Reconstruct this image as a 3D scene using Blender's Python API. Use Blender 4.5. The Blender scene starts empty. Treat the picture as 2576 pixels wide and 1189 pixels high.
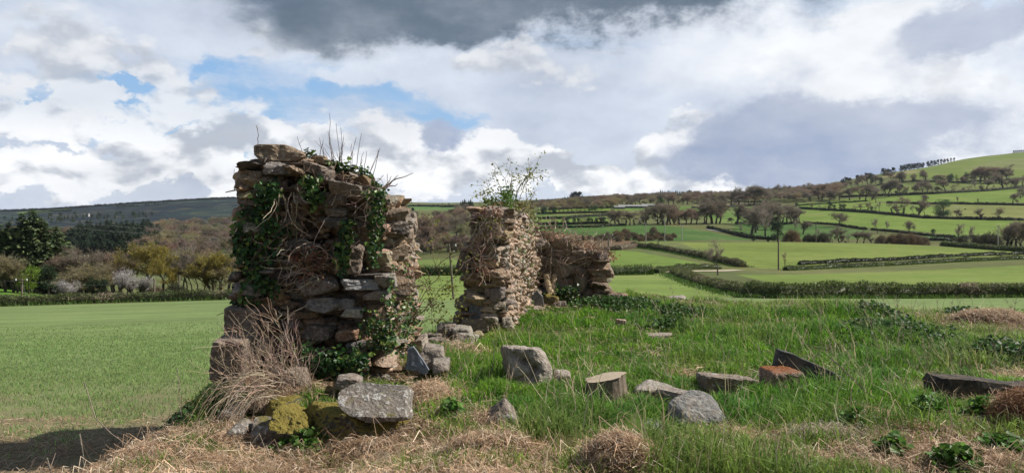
import bpy, bmesh, math
import numpy as np
from mathutils import Vector, Matrix
R = math.radians
S = bpy.context.scene
COL = S.collection
# ------------------------------------------------------------------ camera
KF, UC, VH, EYE = 1983.0, 1287.5, 563.0, 1.65     # focal length and eye line in units of a 2575 px wide picture
cam = bpy.data.cameras.new("camera"); cam_o = bpy.data.objects.new("camera", cam); COL.objects.link(cam_o)
cam.sensor_width = 36.0; cam.lens = KF / 2575 * 36.0
cam.shift_y = -(594.5 - VH) / 2575
cam.clip_start = 0.1; cam.clip_end = 9000
cam_o.location = (0, 0, EYE); cam_o.rotation_euler = (R(90), 0, 0)
S.camera = cam_o
# ------------------------------------------------------------------ light
SUN_AZ, SUN_EL = R(80), R(42)          # azimuth clockwise from +Y (view direction)
sl = bpy.data.lights.new("sun", 'SUN'); sl.energy = 5.0; sl.angle = R(0.5); sl.color = (1.0, 0.95, 0.87)
so = bpy.data.objects.new("sun", sl); COL.objects.link(so)
sd = Vector((math.sin(SUN_AZ) * math.cos(SUN_EL), math.cos(SUN_AZ) * math.cos(SUN_EL), math.sin(SUN_EL)))
so.rotation_euler = sd.to_track_quat('Z', 'Y').to_euler(); so.location = (30, 10, 60)
S.view_settings.view_transform = 'Standard'; S.view_settings.look = 'None'
S.view_settings.exposure = 0.40; S.view_settings.gamma = 1.0
S.cycles.max_bounces = 5; S.cycles.diffuse_bounces = 2; S.cycles.glossy_bounces = 2
S.cycles.transmission_bounces = 3; S.cycles.transparent_max_bounces = 8
S.cycles.caustics_reflective = False; S.cycles.caustics_refractive = False
try: S.cycles.use_denoising = True; S.cycles.denoiser = 'OPENIMAGEDENOISE'; S.cycles.denoising_prefilter = 'ACCURATE'
except Exception: pass

# ------------------------------------------------------------------ node helpers
class E:
    """a float socket with arithmetic"""
    def __init__(s, nt, k): s.nt, s.k = nt, k
    def _m(s, op, *a, clamp=False):
        n = s.nt.nodes.new('ShaderNodeMath'); n.operation = op; n.use_clamp = clamp
        for i, x in enumerate((s,) + a):
            if isinstance(x, E): s.nt.links.new(x.k, n.inputs[i])
            else: n.inputs[i].default_value = x
        return E(s.nt, n.outputs[0])
    def __add__(s, o): return s._m('ADD', o)
    def __radd__(s, o): return s._m('ADD', o)
    def __sub__(s, o): return s._m('SUBTRACT', o)
    def __rsub__(s, o): return (s * -1.0) + o
    def __mul__(s, o): return s._m('MULTIPLY', o)
    def __rmul__(s, o): return s._m('MULTIPLY', o)
    def __truediv__(s, o): return s._m('DIVIDE', o)
    def pw(s, o): return s._m('POWER', o)
    def mx(s, o): return s._m('MAXIMUM', o)
    def mn(s, o): return s._m('MINIMUM', o)
    def sat(s): return s._m('ADD', 0.0, clamp=True)
    def ss(s, a, b):
        n = s.nt.nodes.new('ShaderNodeMapRange'); n.interpolation_type = 'SMOOTHSTEP'
        s.nt.links.new(s.k, n.inputs[0]); n.inputs[1].default_value = a; n.inputs[2].default_value = b
        return E(s.nt, n.outputs[0])
def xyz(nt, x, y, z=0.0):
    n = nt.nodes.new('ShaderNodeCombineXYZ')
    for i, v in enumerate((x, y, z)):
        if isinstance(v, E): nt.links.new(v.k, n.inputs[i])
        else: n.inputs[i].default_value = v
    return n.outputs[0]
def noise(nt, vec, scale, detail=5, rough=0.55, dist=0.0, lac=2.0, dim='3D'):
    n = nt.nodes.new('ShaderNodeTexNoise'); n.noise_dimensions = dim; nt.links.new(vec, n.inputs['Vector'])
    n.inputs['Scale'].default_value = scale; n.inputs['Detail'].default_value = detail
    n.inputs['Roughness'].default_value = rough; n.inputs['Distortion'].default_value = dist
    n.inputs['Lacunarity'].default_value = lac
    return E(nt, n.outputs[0]), n.outputs[1]
def mixc(nt, f, a, b):
    n = nt.nodes.new('ShaderNodeMix'); n.data_type = 'RGBA'; n.clamp_factor = True
    for i, x in ((0, f), (6, a), (7, b)):
        if isinstance(x, E): nt.links.new(x.k, n.inputs[i])
        elif isinstance(x, (int, float)): n.inputs[i].default_value = x
        elif isinstance(x, tuple): n.inputs[i].default_value = (*x, 1)
        else: nt.links.new(x, n.inputs[i])
    return n.outputs[2]
def mulc(nt, a, f):
    """colour times float"""
    n = nt.nodes.new('ShaderNodeVectorMath'); n.operation = 'SCALE'
    if isinstance(a, tuple): n.inputs[0].default_value = a
    else: nt.links.new(a, n.inputs[0])
    if isinstance(f, E): nt.links.new(f.k, n.inputs['Scale'])
    else: n.inputs['Scale'].default_value = f
    return n.outputs[0]

# ------------------------------------------------------------------ sky: Nishita blue with procedural cloud layers
w = bpy.data.worlds.new("World"); S.world = w; w.use_nodes = True
nt = w.node_tree; nt.nodes.clear()
tc = nt.nodes.new('ShaderNodeTexCoord')
sep = nt.nodes.new('ShaderNodeSeparateXYZ'); nt.links.new(tc.outputs['Generated'], sep.inputs[0])
dx, dy, dz = (E(nt, sep.outputs[i]) for i in range(3))
az = dx._m('ARCTAN2', dy)                       # azimuth, radians, 0 straight ahead
el = dz._m('ARCSINE')
sky = nt.nodes.new('ShaderNodeTexSky'); sky.sky_type = 'NISHITA'; sky.sun_disc = False
sky.sun_elevation = SUN_EL; sky.sun_rotation = SUN_AZ; sky.air_density = 1.0; sky.dust_density = 0.7; sky.altitude = 100
p0 = xyz(nt, az, el * 1.5)
_, wc = noise(nt, p0, 6.0, 7, 0.62, dim='2D')
ws = nt.nodes.new('ShaderNodeSeparateXYZ'); nt.links.new(wc, ws.inputs[0])
wx, wy = E(nt, ws.outputs[0]) - 0.5, E(nt, ws.outputs[1]) - 0.5
def deg(u, v):
    a = math.atan((u - UC) / KF); return a, math.atan((VH - v) / KF * math.cos(a))
def blobs(lst, warp=0.10, sx=0.0, sy=0.0):
    """sum of soft ellipses (centre and radii given as picture-degree pairs), warped by noise"""
    A = az + wx * warp + sx; B = el + wy * (warp * 0.8) + sy
    tot = None
    for (u, v, ru, rv, k) in lst:
        a, e = deg(u, v)
        X = (A - a) * (KF / ru); Y = (B - e) * (KF / rv)
        g = (1.0 - (X * X + Y * Y) * 0.5).mx(0.0)
        g = g * g * k
        tot = g if tot is None else tot + g
    return tot
def fbm(scale, sx=0.0, sy=0.0, stretch=1.6, off=0.0, detail=8, rough=0.56, dist=0.0):
    return noise(nt, xyz(nt, az + sx + off, (el + sy) * stretch, off), scale, detail, rough, dist, dim='2D')[0] - 0.5
def puff(scale, sx=0.0, sy=0.0, stretch=1.6, detail=3.0, rough=.5, smooth=.35):
    """rounded cauliflower billows"""
    n = nt.nodes.new('ShaderNodeTexVoronoi'); n.voronoi_dimensions = '2D'; n.feature = 'SMOOTH_F1'; n.inputs['Scale'].default_value = scale; n.inputs['Detail'].default_value = detail
    n.inputs['Roughness'].default_value = rough; n.inputs['Smoothness'].default_value = smooth
    nt.links.new(xyz(nt, az + sx + wx * .05, (el + sy) * stretch + wy * .05, 0.0), n.inputs['Vector']); return 0.5 - E(nt, n.outputs['Distance'])
veil = (fbm(4.0, stretch=3.2, off=3.1, detail=8, rough=0.62, dist=.3) * 3.0 + blobs([
    (1750, 250, 800, 230, 1.0), (1150, 200, 330, 90, .5), (2350, 330, 420, 300, 1.0), (300, 30, 600, 110, .8), (60, 180, 230, 90, .5),
    (1300, 420, 800, 90, 1.0), (850, 200, 240, 50, .4), (150, 500, 700, 60, .8), (980, 180, 220, 40, .5), (1250, 265, 260, 30, .6)], .20)
    - blobs([(270, 240, 170, 45, 1.3), (560, 165, 70, 24, .9), (930, 240, 180, 28, .8), (1120, 290, 170, 46, 1.4), (480, 318, 230, 34, 1.3), (40, 270, 130, 40, 1.0), (640, 290, 120, 40, .8)], .16)
    + 0.40).ss(-0.3, 1.0)
veil = veil * 0.94
CUM = [(110, 150, 210, 90, .9), (430, 185, 200, 80, .95), (60, 260, 150, 90, .85), (330, 270, 330, 70, .85), (130, 330, 230, 70, .85), (790, 278, 130, 42, 1.0), (480, 60, 330, 80, .6),
       (540, 380, 150, 70, 1.2), (500, 430, 200, 70, 1.2), (650, 390, 170, 80, 1.25), (350, 385, 80, 50, 1.0), (340, 420, 140, 80, 1.1), (200, 440, 140, 60, 1.0), (20, 450, 150, 80, 1.0), (780, 450, 200, 110, 1.1), (300, 490, 520, 50, .9),
       (1050, 410, 280, 100, 1.0), (1300, 420, 320, 90, 1.0), (1480, 420, 180, 70, 1.0), (1700, 365, 80, 66, 1.3), (1950, 450, 220, 50, 1.1), (1250, 165, 260, 75, 1.0), (2450, 250, 150, 160, .6), (2530, 90, 160, 90, .6), (2250, 455, 260, 50, .7), (1700, 470, 320, 44, .9),
       (250, 240, 110, 24, -.9), (480, 335, 240, 18, -.8), (560, 160, 60, 24, -.35), (930, 240, 160, 32, -.45), (1120, 290, 150, 34, -.7), (50, 205, 60, 22, -.8), (700, 200, 120, 40, -.5), (150, 365, 180, 18, -.7)]
cb = blobs(CUM, .22)
def cum(sx=0.0, sy=0.0):
    return fbm(8.0, sx, sy, 1.7, 7.7, 8, .52) * 1.7 + puff(15.0, sx, sy) * .7
f0 = cum(); f1 = cum(0.007, 0.016)
c0 = cb + f0 - 0.50
hz = el.ss(0.17, 0.06)                           # crisper, brighter towers low over the horizon
cmask = (c0 + hz * .08).ss(-0.05, 0.42) * (hz * .12 + .83)
clit = ((f0 - f1) * 1.2 + 0.62 + hz * .12 - (c0 - .8).mx(0.0) * .22 + fbm(4.5, 0, 0, 1.9, 4.4, 7, .55) * 2.0).sat()
RAIN = [(2060, 365, 330, 90, 1.5), (1900, 378, 180, 60, 1.1), (2230, 300, 260, 200, .6), (1700, 230, 380, 120, .3), (1110, 350, 66, 50, 1.2), (2400, 75, 120, 80, 1.0), (2550, 20, 140, 80, 1.1), (1880, 448, 200, 26, .9), (1100, 500, 260, 60, .5)]
rain = (blobs(RAIN, .16) + fbm(6.0, 0, 0, 1.5, 2.3, 8, .55) * 1.8 - 0.36).ss(-0.10, 0.70)
DARK = [(860, 50, 330, 75, .85), (1300, -5, 560, 100, 1.1), (1700, -30, 420, 85, 1.0), (790, 92, 170, 40, .6), (1200, 66, 260, 50, .5), (1250, -290, 1500, 250, 1.0), (560, -30, 350, 70, .5)]
dark = (blobs(DARK, .16) + fbm(5.0, 0, 0, 2.6, 5.9, 8, .50) * 1.5 - 0.22).ss(-0.42, 1.12)
glow = blobs([(2330, 190, 230, 330, 1.0), (1950, 130, 300, 130, .7), (2250, 60, 260, 160, .8), (2400, 420, 260, 70, .5), (650, 345, 120, 40, .3)], .25).sat()
rv = fbm(3.5, 0, 0, 1.8, 9.0, 8, .6); rf = fbm(12.0, 0, 0, 2.2, 12.0, 6, .6)
b_sky = mulc(nt, sky.outputs[0], 0.095)
c = mixc(nt, 0.5, b_sky, (0.30, 0.58, 1.0))
veil_c = mixc(nt, glow, mixc(nt, (rv * 2.2 + rf * .8 + .5).sat(), (0.50, 0.56, 0.68), (0.76, 0.81, 0.89)), (0.98, 0.99, 1.0))
c = mixc(nt, veil, c, veil_c)
cum_c = mixc(nt, clit.ss(0.05, 0.90), (0.47, 0.505, 0.57), mixc(nt, hz, (0.82, 0.83, 0.85), (1.06, 1.06, 1.06)))
c = mixc(nt, cmask * 0.95, c, cum_c)
rain_c = mixc(nt, (rv * 2.0 + rf * .8 + .45 + (el - .13) * 3.0).sat(), (0.29, 0.36, 0.53), (0.55, 0.60, 0.70))
c = mixc(nt, rain * 0.90, c, rain_c)
dark_c = mixc(nt, (dark * 1.1 - rv * 1.5 - rf * .4).ss(0.25, 1.2), (0.42, 0.46, 0.53), (0.105, 0.15, 0.205))
c = mixc(nt, dark * 0.96, c, dark_c)
hb = el.ss(0.062, 0.0) * (rv * 2.4 + rf + .20).sat() * 0.55
c = mixc(nt, hb, c, (0.40, 0.47, 0.62))
over = el.ss(0.40, 0.95).mx(dy.ss(0.25, -0.35) * 0.9) * 0.80     # unseen dark cloud added overhead and behind the viewer to cut fill light
c = mixc(nt, over, c, (0.115, 0.135, 0.165))
bg = nt.nodes.new('ShaderNodeBackground'); nt.links.new(c, bg.inputs[0]); bg.inputs[1].default_value = 0.82
wo = nt.nodes.new('ShaderNodeOutputWorld'); nt.links.new(bg.outputs[0], wo.inputs[0])
w.cycles.sampling_method = 'MANUAL'; w.cycles.sample_map_resolution = 512

# ------------------------------------------------------------------ numpy noise
def _h(x, y, z, s):
    n = (x.astype(np.uint32) * np.uint32(374761393) + y.astype(np.uint32) * np.uint32(668265263)
         + z.astype(np.uint32) * np.uint32(2147483647) + np.uint32((s * 1274126177) & 0xffffffff))
    n = (n ^ (n >> np.uint32(13))) * np.uint32(1274126177)
    n = (n ^ (n >> np.uint32(16))) * np.uint32(2246822519)
    return (n ^ (n >> np.uint32(15))).astype(np.float64) / 4294967295.0
def vn(P, seed=0):
    P = np.asarray(P, float); i = np.floor(P).astype(np.int64); f = P - i; f = f * f * (3 - 2 * f)
    r = 0
    for a in (0, 1):
        wa = f[:, 0] if a else 1 - f[:, 0]
        for b in (0, 1):
            wb = f[:, 1] if b else 1 - f[:, 1]
            for c_ in (0, 1):
                wc_ = f[:, 2] if c_ else 1 - f[:, 2]
                r = r + wa * wb * wc_ * _h(i[:, 0] + a, i[:, 1] + b, i[:, 2] + c_, seed)
    return r * 2 - 1
def fb(P, seed=0, oct=4, rough=.5):
    P = np.asarray(P, float); t = 0; a = 1; s = 0
    for k in range(oct):
        t = t + a * vn(P * 2 ** k + 17.3 * k, seed + k); s += a; a *= rough
    return t / s
def n2(X, Y, sc, seed=0, oct=3):
    X = np.atleast_1d(X); Y = np.atleast_1d(Y)
    return fb(np.stack([X * sc, Y * sc, np.zeros_like(X) + .37], 1), seed, oct)
def sst(a, b, x):
    t = np.clip((x - a) / (b - a), 0, 1); return t * t * (3 - 2 * t)

# ------------------------------------------------------------------ mesh helpers
class MB:
    """collects verts, faces and a colour per vertex, then links ONE mesh object"""
    def __init__(s): s.V, s.F3, s.F4, s.C, s.n = [], [], [], [], 0
    def add(s, V, F, col=(.5, .5, .5)):
        V = np.asarray(V, float).reshape(-1, 3)
        if len(V) == 0: return
        c = np.asarray(col, float)
        if c.ndim == 1: c = np.tile(c, (len(V), 1))
        for f in (F if isinstance(F, (list, tuple)) else [F]):
            f = np.asarray(f, np.int64)
            if f.size == 0: continue
            (s.F3 if f.shape[1] == 3 else s.F4).append(f + s.n)
        s.V.append(V); s.C.append(c[:, :3]); s.n += len(V)
    def build(s, name, mat, parent=None, origin=(0, 0, 0), smooth=False):
        V = np.concatenate(s.V); C = np.concatenate(s.C); o = np.asarray(origin, float)
        f3 = np.concatenate(s.F3) if s.F3 else np.zeros((0, 3), np.int64)
        f4 = np.concatenate(s.F4) if s.F4 else np.zeros((0, 4), np.int64)
        me = bpy.data.meshes.new(name)
        me.vertices.add(len(V)); me.vertices.foreach_set('co', (V - o).astype(np.float32).ravel())
        li = np.concatenate([f3.ravel(), f4.ravel()]).astype(np.int32)
        me.loops.add(len(li)); me.loops.foreach_set('vertex_index', li)
        npo = len(f3) + len(f4)
        st = np.concatenate([np.arange(len(f3)) * 3, len(f3) * 3 + np.arange(len(f4)) * 4]).astype(np.int32)
        me.polygons.add(npo); me.polygons.foreach_set('loop_start', st)
        me.polygons.foreach_set('use_smooth', np.full(npo, smooth))
        at = me.attributes.new('Col', 'FLOAT_COLOR', 'POINT')
        at.data.foreach_set('color', np.concatenate([C, np.ones((len(C), 1))], 1).astype(np.float32).ravel())
        me.update(calc_edges=True)
        if mat: me.materials.append(mat)
        ob = bpy.data.objects.new(name, me); COL.objects.link(ob)
        if parent is not None: ob.parent = parent
        else: ob.location = tuple(float(x) for x in o)
        return ob
def tag(o, label=None, cat=None, group=None, kind=None):
    if label: o['label'] = label
    if cat: o['category'] = cat
    if group: o['group'] = group
    if kind: o['kind'] = kind
    return o
def empty(name, loc):
    o = bpy.data.objects.new(name, None); COL.objects.link(o); o.location = tuple(float(x) for x in loc); o.empty_display_size = .1
    return o
def px(u, v, Y): return np.array([(u - UC) / KF * Y, Y, EYE + (VH - v) / KF * Y])

def tube(mb, P, r0, r1, col, sides=4):
    P = np.asarray(P, float); n = len(P)
    T = np.gradient(P, axis=0); T /= np.linalg.norm(T, axis=1, keepdims=True) + 1e-9
    A = np.cross(T, np.array([.31, .83, .47])); A /= np.linalg.norm(A, axis=1, keepdims=True) + 1e-9
    B = np.cross(T, A); r = np.linspace(r0, r1, n)[:, None, None]
    a = np.arange(sides) * 2 * np.pi / sides
    V = P[:, None] + r * (np.cos(a)[None, :, None] * A[:, None] + np.sin(a)[None, :, None] * B[:, None])
    i = np.arange(n - 1)[:, None] * sides; j = np.arange(sides)[None]; k = (j + 1) % sides
    F = np.stack([i + j, i + k, i + sides + k, i + sides + j], -1).reshape(-1, 4)
    mb.add(V.reshape(-1, 3), F, col)
def box(mb, x0, x1, y0, y1, z0, z1, col=(.5, .5, .5)):
    V = [(x, y, z) for z in (z0, z1) for y in (y0, y1) for x in (x0, x1)]
    mb.add(V, np.array([[0, 2, 3, 1], [4, 5, 7, 6], [0, 1, 5, 4], [2, 6, 7, 3], [0, 4, 6, 2], [1, 3, 7, 5]]), col)
_ico = {}
def ico(k):
    if k not in _ico:
        bm = bmesh.new(); bmesh.ops.create_icosphere(bm, subdivisions=k, radius=1)
        _ico[k] = (np.array([v.co[:] for v in bm.verts]), np.array([[v.index for v in f.verts] for f in bm.faces])); bm.free()
    return _ico[k]
def euler(rx, ry, rz):
    return np.array(Matrix.Rotation(rz, 3, 'Z') @ Matrix.Rotation(ry, 3, 'Y') @ Matrix.Rotation(rx, 3, 'X'))
def rock(size, seed, sub=3, cuts=6, rough=.05, p=14, box_jit=.16, strata=0.0, planes=None):
    """a broken stone: the soft intersection of jittered planes, then roughened"""
    rg = np.random.default_rng(seed); D, F = ico(sub)
    N = np.array([[1, 0, 0], [-1, 0, 0], [0, 1, 0], [0, -1, 0], [0, 0, 1], [0, 0, -1]], float) + rg.normal(0, box_jit, (6, 3))
    Hh = np.ones(6)
    if cuts:
        c_ = rg.normal(0, 1, (cuts, 3)); N = np.concatenate([N, c_]); Hh = np.concatenate([Hh, rg.uniform(1.0, 1.35, cuts)])
    if planes is not None:
        N = np.concatenate([N, np.array([q[:3] for q in planes], float)]); Hh = np.concatenate([Hh, [q[3] for q in planes]])
    N /= np.linalg.norm(N, axis=1, keepdims=True)
    q = np.clip(D @ N.T / Hh, 0, None)
    r = (q ** p).sum(1) ** (-1 / p)
    V = D * r[:, None] * (np.asarray(size) / 2)
    m = float(np.mean(size)); L = np.linalg.norm(V, axis=1, keepdims=True) + 1e-9
    d = fb(V / m * 3.2 + seed * 3.1, seed, 4, .55)
    d2 = fb(V / m * 9.0 + seed * 1.7, seed + 9, 3, .6)
    if strata:
        zz = V[:, 2] / size[2] * 5 + .5 * fb(V / m * 2, seed + 5, 2)
        d = d + strata * (_h(np.floor(zz).astype(np.int64), np.zeros(len(V), np.int64), np.zeros(len(V), np.int64), seed) * 2 - 1)
    V = V + V / L * (d * rough + d2 * rough * .45)[:, None] * m
    return V, F
# ------------------------------------------------------------------ materials
def newmat(name):
    m = bpy.data.materials.new(name); m.use_nodes = True; t = m.node_tree; t.nodes.clear()
    out = t.nodes.new('ShaderNodeOutputMaterial'); return m, t, out
def pbsdf(t, col, rough, spec=.4, normal=None):
    b = t.nodes.new('ShaderNodeBsdfPrincipled')
    t.links.new(col, b.inputs['Base Color']) if not isinstance(col, tuple) else setattr(b.inputs['Base Color'], 'default_value', (*col, 1))
    if isinstance(rough, E): t.links.new(rough.k, b.inputs['Roughness'])
    else: b.inputs['Roughness'].default_value = rough
    b.inputs['Specular IOR Level'].default_value = spec
    if normal is not None: t.links.new(normal, b.inputs['Normal'])
    return b
def attr(t):
    a = t.nodes.new('ShaderNodeAttribute'); a.attribute_name = 'Col'; return a.outputs['Color']
def objco(t):
    n = t.nodes.new('ShaderNodeNewGeometry'); return n.outputs['Position']
def bump(t, h, strength, dist):
    n = t.nodes.new('ShaderNodeBump'); n.inputs['Strength'].default_value = strength; n.inputs['Distance'].default_value = dist
    t.links.new(h.k, n.inputs['Height']); return n.outputs[0]
def leafmat(name, trans=.45, rough=.5, spec=.3, var=.0, vs=1.0):
    m, t, out = newmat(name); c = attr(t)
    if var:
        n, _ = noise(t, objco(t), vs, 3); c = mulc(t, c, (n - .5) * (2 * var) + 1.0)
    b = pbsdf(t, c, rough, spec)
    if trans:
        tr = t.nodes.new('ShaderNodeBsdfTranslucent'); t.links.new(mixc(t, .35, c, mulc(t, c, 1.5)), tr.inputs[0])
        mx = t.nodes.new('ShaderNodeMixShader'); mx.inputs[0].default_value = trans
        t.links.new(b.outputs[0], mx.inputs[1]); t.links.new(tr.outputs[0], mx.inputs[2]); t.links.new(mx.outputs[0], out.inputs[0])
    else: t.links.new(b.outputs[0], out.inputs[0])
    return m
M = {}
M['grass'] = leafmat('grass_blades', .45, .45, .25)
M['straw'] = leafmat('dry_straw', .25, .6, .2)
M['ivy'] = leafmat('ivy_leaves', .22, .42, .35)
M['leaf'] = leafmat('leaves', .35, .5, .25)
M['needle'] = leafmat('needles', .15, .6, .2)
M['twig'] = leafmat('bare_twigs', .38, .8, .1)
def barkmat():
    m, t, out = newmat('bark'); n, _ = noise(t, objco(t), 30, 5)
    c = mulc(t, attr(t), n * .9 + .55)
    b = pbsdf(t, c, .85, .2, bump(t, n, .6, .01)); t.links.new(b.outputs[0], out.inputs[0]); return m
M['bark'] = barkmat()
def stonemat(name, lichen=.35, lc=(.46, .45, .41), sc=1.0, moss=0.0, mc=(.20, .17, .03), mscale=5.0, bdist=.02):
    m, t, out = newmat(name); P = objco(t)
    n1, _ = noise(t, P, 4.0 * sc, 6, .6); n2_, _ = noise(t, P, 26 * sc, 5, .65); n3, _ = noise(t, P, 11 * sc, 4, .6, 1.2); n4, _ = noise(t, P, 90 * sc, 2, .6)
    c = mulc(t, attr(t), ((n1 - .5) * 1.5 + (n2_ - .5) * 2.0 + (n4 - .5) * 1.3 + 1.0).mx(.18))
    c = mixc(t, (n1 * n3 * 3.2).ss(.55, 1.1) * .45, c, (.17, .115, .075))                 # iron and soil stain
    c = mixc(t, (n3 + (n2_ - .5) * .8).ss(.56, .68) * lichen, c, lc)                        # lichen
    if moss:
        g = t.nodes.new('ShaderNodeNewGeometry'); sz = t.nodes.new('ShaderNodeSeparateXYZ'); t.links.new(g.outputs['Normal'], sz.inputs[0])
        up = E(t, sz.outputs[2]); n5, _ = noise(t, P, mscale, 4, .6)
        c = mixc(t, (up * .45 + n5 * .9 + (n2_ - .5) * .5).ss(.95 - moss * .6, 1.1 - moss * .6), c, mulc(t, mc, n4 * 1.0 + .5))
    h = n2_ * .6 + n3 * .6 + n4 * .12
    b = pbsdf(t, c, .88, .25, bump(t, h, 1.0, bdist * 2.2)); t.links.new(b.outputs[0], out.inputs[0]); return m
M['masonry'] = stonemat('rubble_masonry', .42, (.46, .42, .365))
M['stone'] = stonemat('field_stone', .6, (.45, .45, .42))
M['pale'] = stonemat('lichen_stone', .45, (.40, .39, .35), .8)
M['slate'] = stonemat('dark_slate', .12, (.25, .26, .26), 1.0)
M['mossy'] = stonemat('mossy_stone', .4, (.4, .4, .36), 1, .86, (.25, .20, .045), 5.0, .05)
M['lightmoss'] = stonemat('partly_mossy_stone', .85, (.50, .49, .46), 1, .10, (.14, .12, .03), 7.0)
M['rustmoss'] = stonemat('rust_moss_stone', .3, (.4, .38, .34), 1, .40, (.23, .085, .028), 7.0)
M['core'] = stonemat('earth_core', .05, (.2, .17, .13), 1.5)
def groundmat(name, var=.25, sc=1.0, bd=.03, soil=None):
    m, t, out = newmat(name); P = objco(t)
    n1, _ = noise(t, P, .5 * sc, 5, .6); n2_, _ = noise(t, P, 9 * sc, 5, .65); n3, _ = noise(t, P, 55 * sc, 3, .6)
    c = mulc(t, attr(t), (n1 - .5) * (var * 2.0) + (n2_ - .5) * (var * 2.4) + (n3 - .5) * (var * 2.4) + 1.0)
    b = pbsdf(t, c, .95, .1, bump(t, n2_ + n3 * .5, .8, bd)); t.links.new(b.outputs[0], out.inputs[0]); return m
M['ground'] = groundmat('turf_and_soil', .35)
def terrainmat():
    m, t, out = newmat('fields_and_hills'); P = objco(t)
    mp = t.nodes.new('ShaderNodeMapping'); t.links.new(P, mp.inputs[0]); mp.inputs['Rotation'].default_value = (0, 0, .5); mp.inputs['Scale'].default_value = (.03, .55, .2)
    r1, _ = noise(t, mp.outputs[0], 1.0, 4, .6)                  # drilled rows and tramlines
    n1, _ = noise(t, P, .018, 6, .62); n2_, _ = noise(t, P, .25, 5, .65); n3, _ = noise(t, P, 2.2, 4, .65)
    k = (n1 - .5) * .85 + (n2_ - .5) * .6 + (n3 - .5) * .6 + (r1 - .5) * .95 + 1.0
    c = mulc(t, attr(t), k)
    c = mixc(t, (n1 + (n2_ - .5) * .6).ss(.50, .72) * .38, c, (.22, .19, .085))             # yellower, thinner patches
    b = pbsdf(t, c, 1.0, .05, bump(t, n3 * .4 + n2_, .5, .25)); t.links.new(b.outputs[0], out.inputs[0]); return m
M['terrain'] = terrainmat()
def plain(name, col, rough=.6, sc=20, var=.3, metal=0.0):
    m, t, out = newmat(name); n, _ = noise(t, objco(t), sc, 4)
    b = pbsdf(t, mulc(t, col, (n - .5) * 2 * var + 1.0), rough, .3); b.inputs['Metallic'].default_value = metal
    t.links.new(b.outputs[0], out.inputs[0]); return m
M['pole'] = plain('weathered_pole', (.16, .13, .10), .8, 6)
M['polepale'] = plain('silvered_pole', (.42, .40, .36), .8, 6)
M['wire'] = plain('cable', (.30, .30, .31), .5)
M['insul'] = plain('insulator', (.75, .78, .8), .3)
M['wall'] = plain('limewash', (.40, .40, .38), .8, 1)
M['roof'] = plain('sheet_roof', (.25, .25, .245), .6, .5)
M['roofd'] = plain('slate_roof', (.12, .12, .13), .7, .5)
M['hole'] = plain('dark_opening', (.02, .02, .02), .9, 1)
M['hide'] = plain('hide', (.03, .027, .024), .8, 3)
M['wool'] = plain('wool', (.65, .62, .55), .9, 3)
def woodmat():
    m, t, out = newmat('cut_wood'); n, _ = noise(t, objco(t), 60, 4, .6); n2_, _ = noise(t, objco(t), 12, 3)
    c = mulc(t, attr(t), n * .6 + n2_ * .6 + .4); b = pbsdf(t, c, .8, .2, bump(t, n, .6, .006)); t.links.new(b.outputs[0], out.inputs[0]); return m
M['wood'] = woodmat()
# ------------------------------------------------------------------ lie of the land
YR = np.array([100, 130, 160, 200, 250, 300, 340, 400, 450, 500, 600, 700, 850, 1000, 1200, 1500, 1900, 2600, 3300, 4500.])
PROF = {   # column -> sight-line heights of the ground at those depths
 -1500: [775, 757, 735, 725, 712, 695, 685, 665, 655, 645, 615, 600, 592, 588, 584, 580, 570, 548, 556, 580],
 -300: [773, 752, 722, 712, 705, 695, 682, 662, 652, 640, 612, 598, 590, 586, 582, 577, 563, 536, 545, 570],
 0:    [770, 752, 722, 714, 705, 692, 678, 660, 650, 636, 608, 596, 590, 585, 581, 575, 560, 531, 540, 565],
 130:  [766, 752, 742, 728, 712, 695, 680, 660, 646, 630, 604, 595, 588, 583, 579, 572, 556, 527, 535, 560],
 300:  [761, 750, 742, 732, 714, 692, 676, 652, 634, 616, 602, 592, 586, 582, 577, 570, 548, 514, 525, 550],
 590:  [752, 744, 738, 728, 716, 702, 690, 672, 655, 640, 618, 600, 583, 572, 564, 556, 536, 497, 508, 530],
 850:  [750, 722, 700, 684, 672, 668, 668, 664, 650, 634, 606, 586, 565, 553, 545, 538, 526, 503, 512, 530],
 1100: [752, 712, 690, 655, 649, 655, 660, 652, 640, 622, 592, 572, 553, 543, 534, 526, 518, 510, 517, 530],
 1300: [752, 712, 690, 668, 648, 632, 630, 626, 612, 598, 574, 556, 540, 528, 518, 509, 503, 508, 515, 530],
 1500: [749, 710, 690, 668, 640, 620, 622, 612, 602, 592, 564, 546, 530, 517, 507, 494, 500, 520, 530, 540],
 1700: [748, 712, 690, 668, 636, 607, 614, 606, 596, 588, 570, 557, 534, 520, 506, 487, 500, 520, 530, 540],
 1957: [746, 712, 694, 678, 640, 611, 607, 614, 608, 600, 583, 564, 540, 520, 501, 483, 492, 515, 530, 540],
 2250: [748, 714, 693, 670, 644, 622, 612, 618, 612, 600, 572, 546, 514, 489, 458, 430, 445, 480, 500, 540],
 2400: [747, 714, 692, 664, 643, 626, 618, 624, 612, 599, 573, 546, 513, 485, 451, 416, 402, 440, 480, 540],
 2575: [745, 713, 690, 658, 641, 629, 624, 630, 613, 599, 573, 546, 512, 481, 446, 411, 380, 405, 450, 530],
 3000: [745, 712, 688, 656, 640, 630, 628, 632, 612, 598, 572, 545, 508, 474, 435, 392, 352, 360, 420, 520],
 5000: [748, 712, 686, 655, 640, 630, 628, 630, 610, 596, 570, 540, 500, 460, 415, 370, 330, 335, 400, 520]}
_pu = np.array(sorted(PROF)); _pz = np.array([EYE + (VH - np.array(PROF[k])) / KF * YR for k in _pu])
_gu = np.linspace(-1500, 5000, 651); _gl = np.linspace(np.log(100), np.log(4500), 500)
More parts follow.
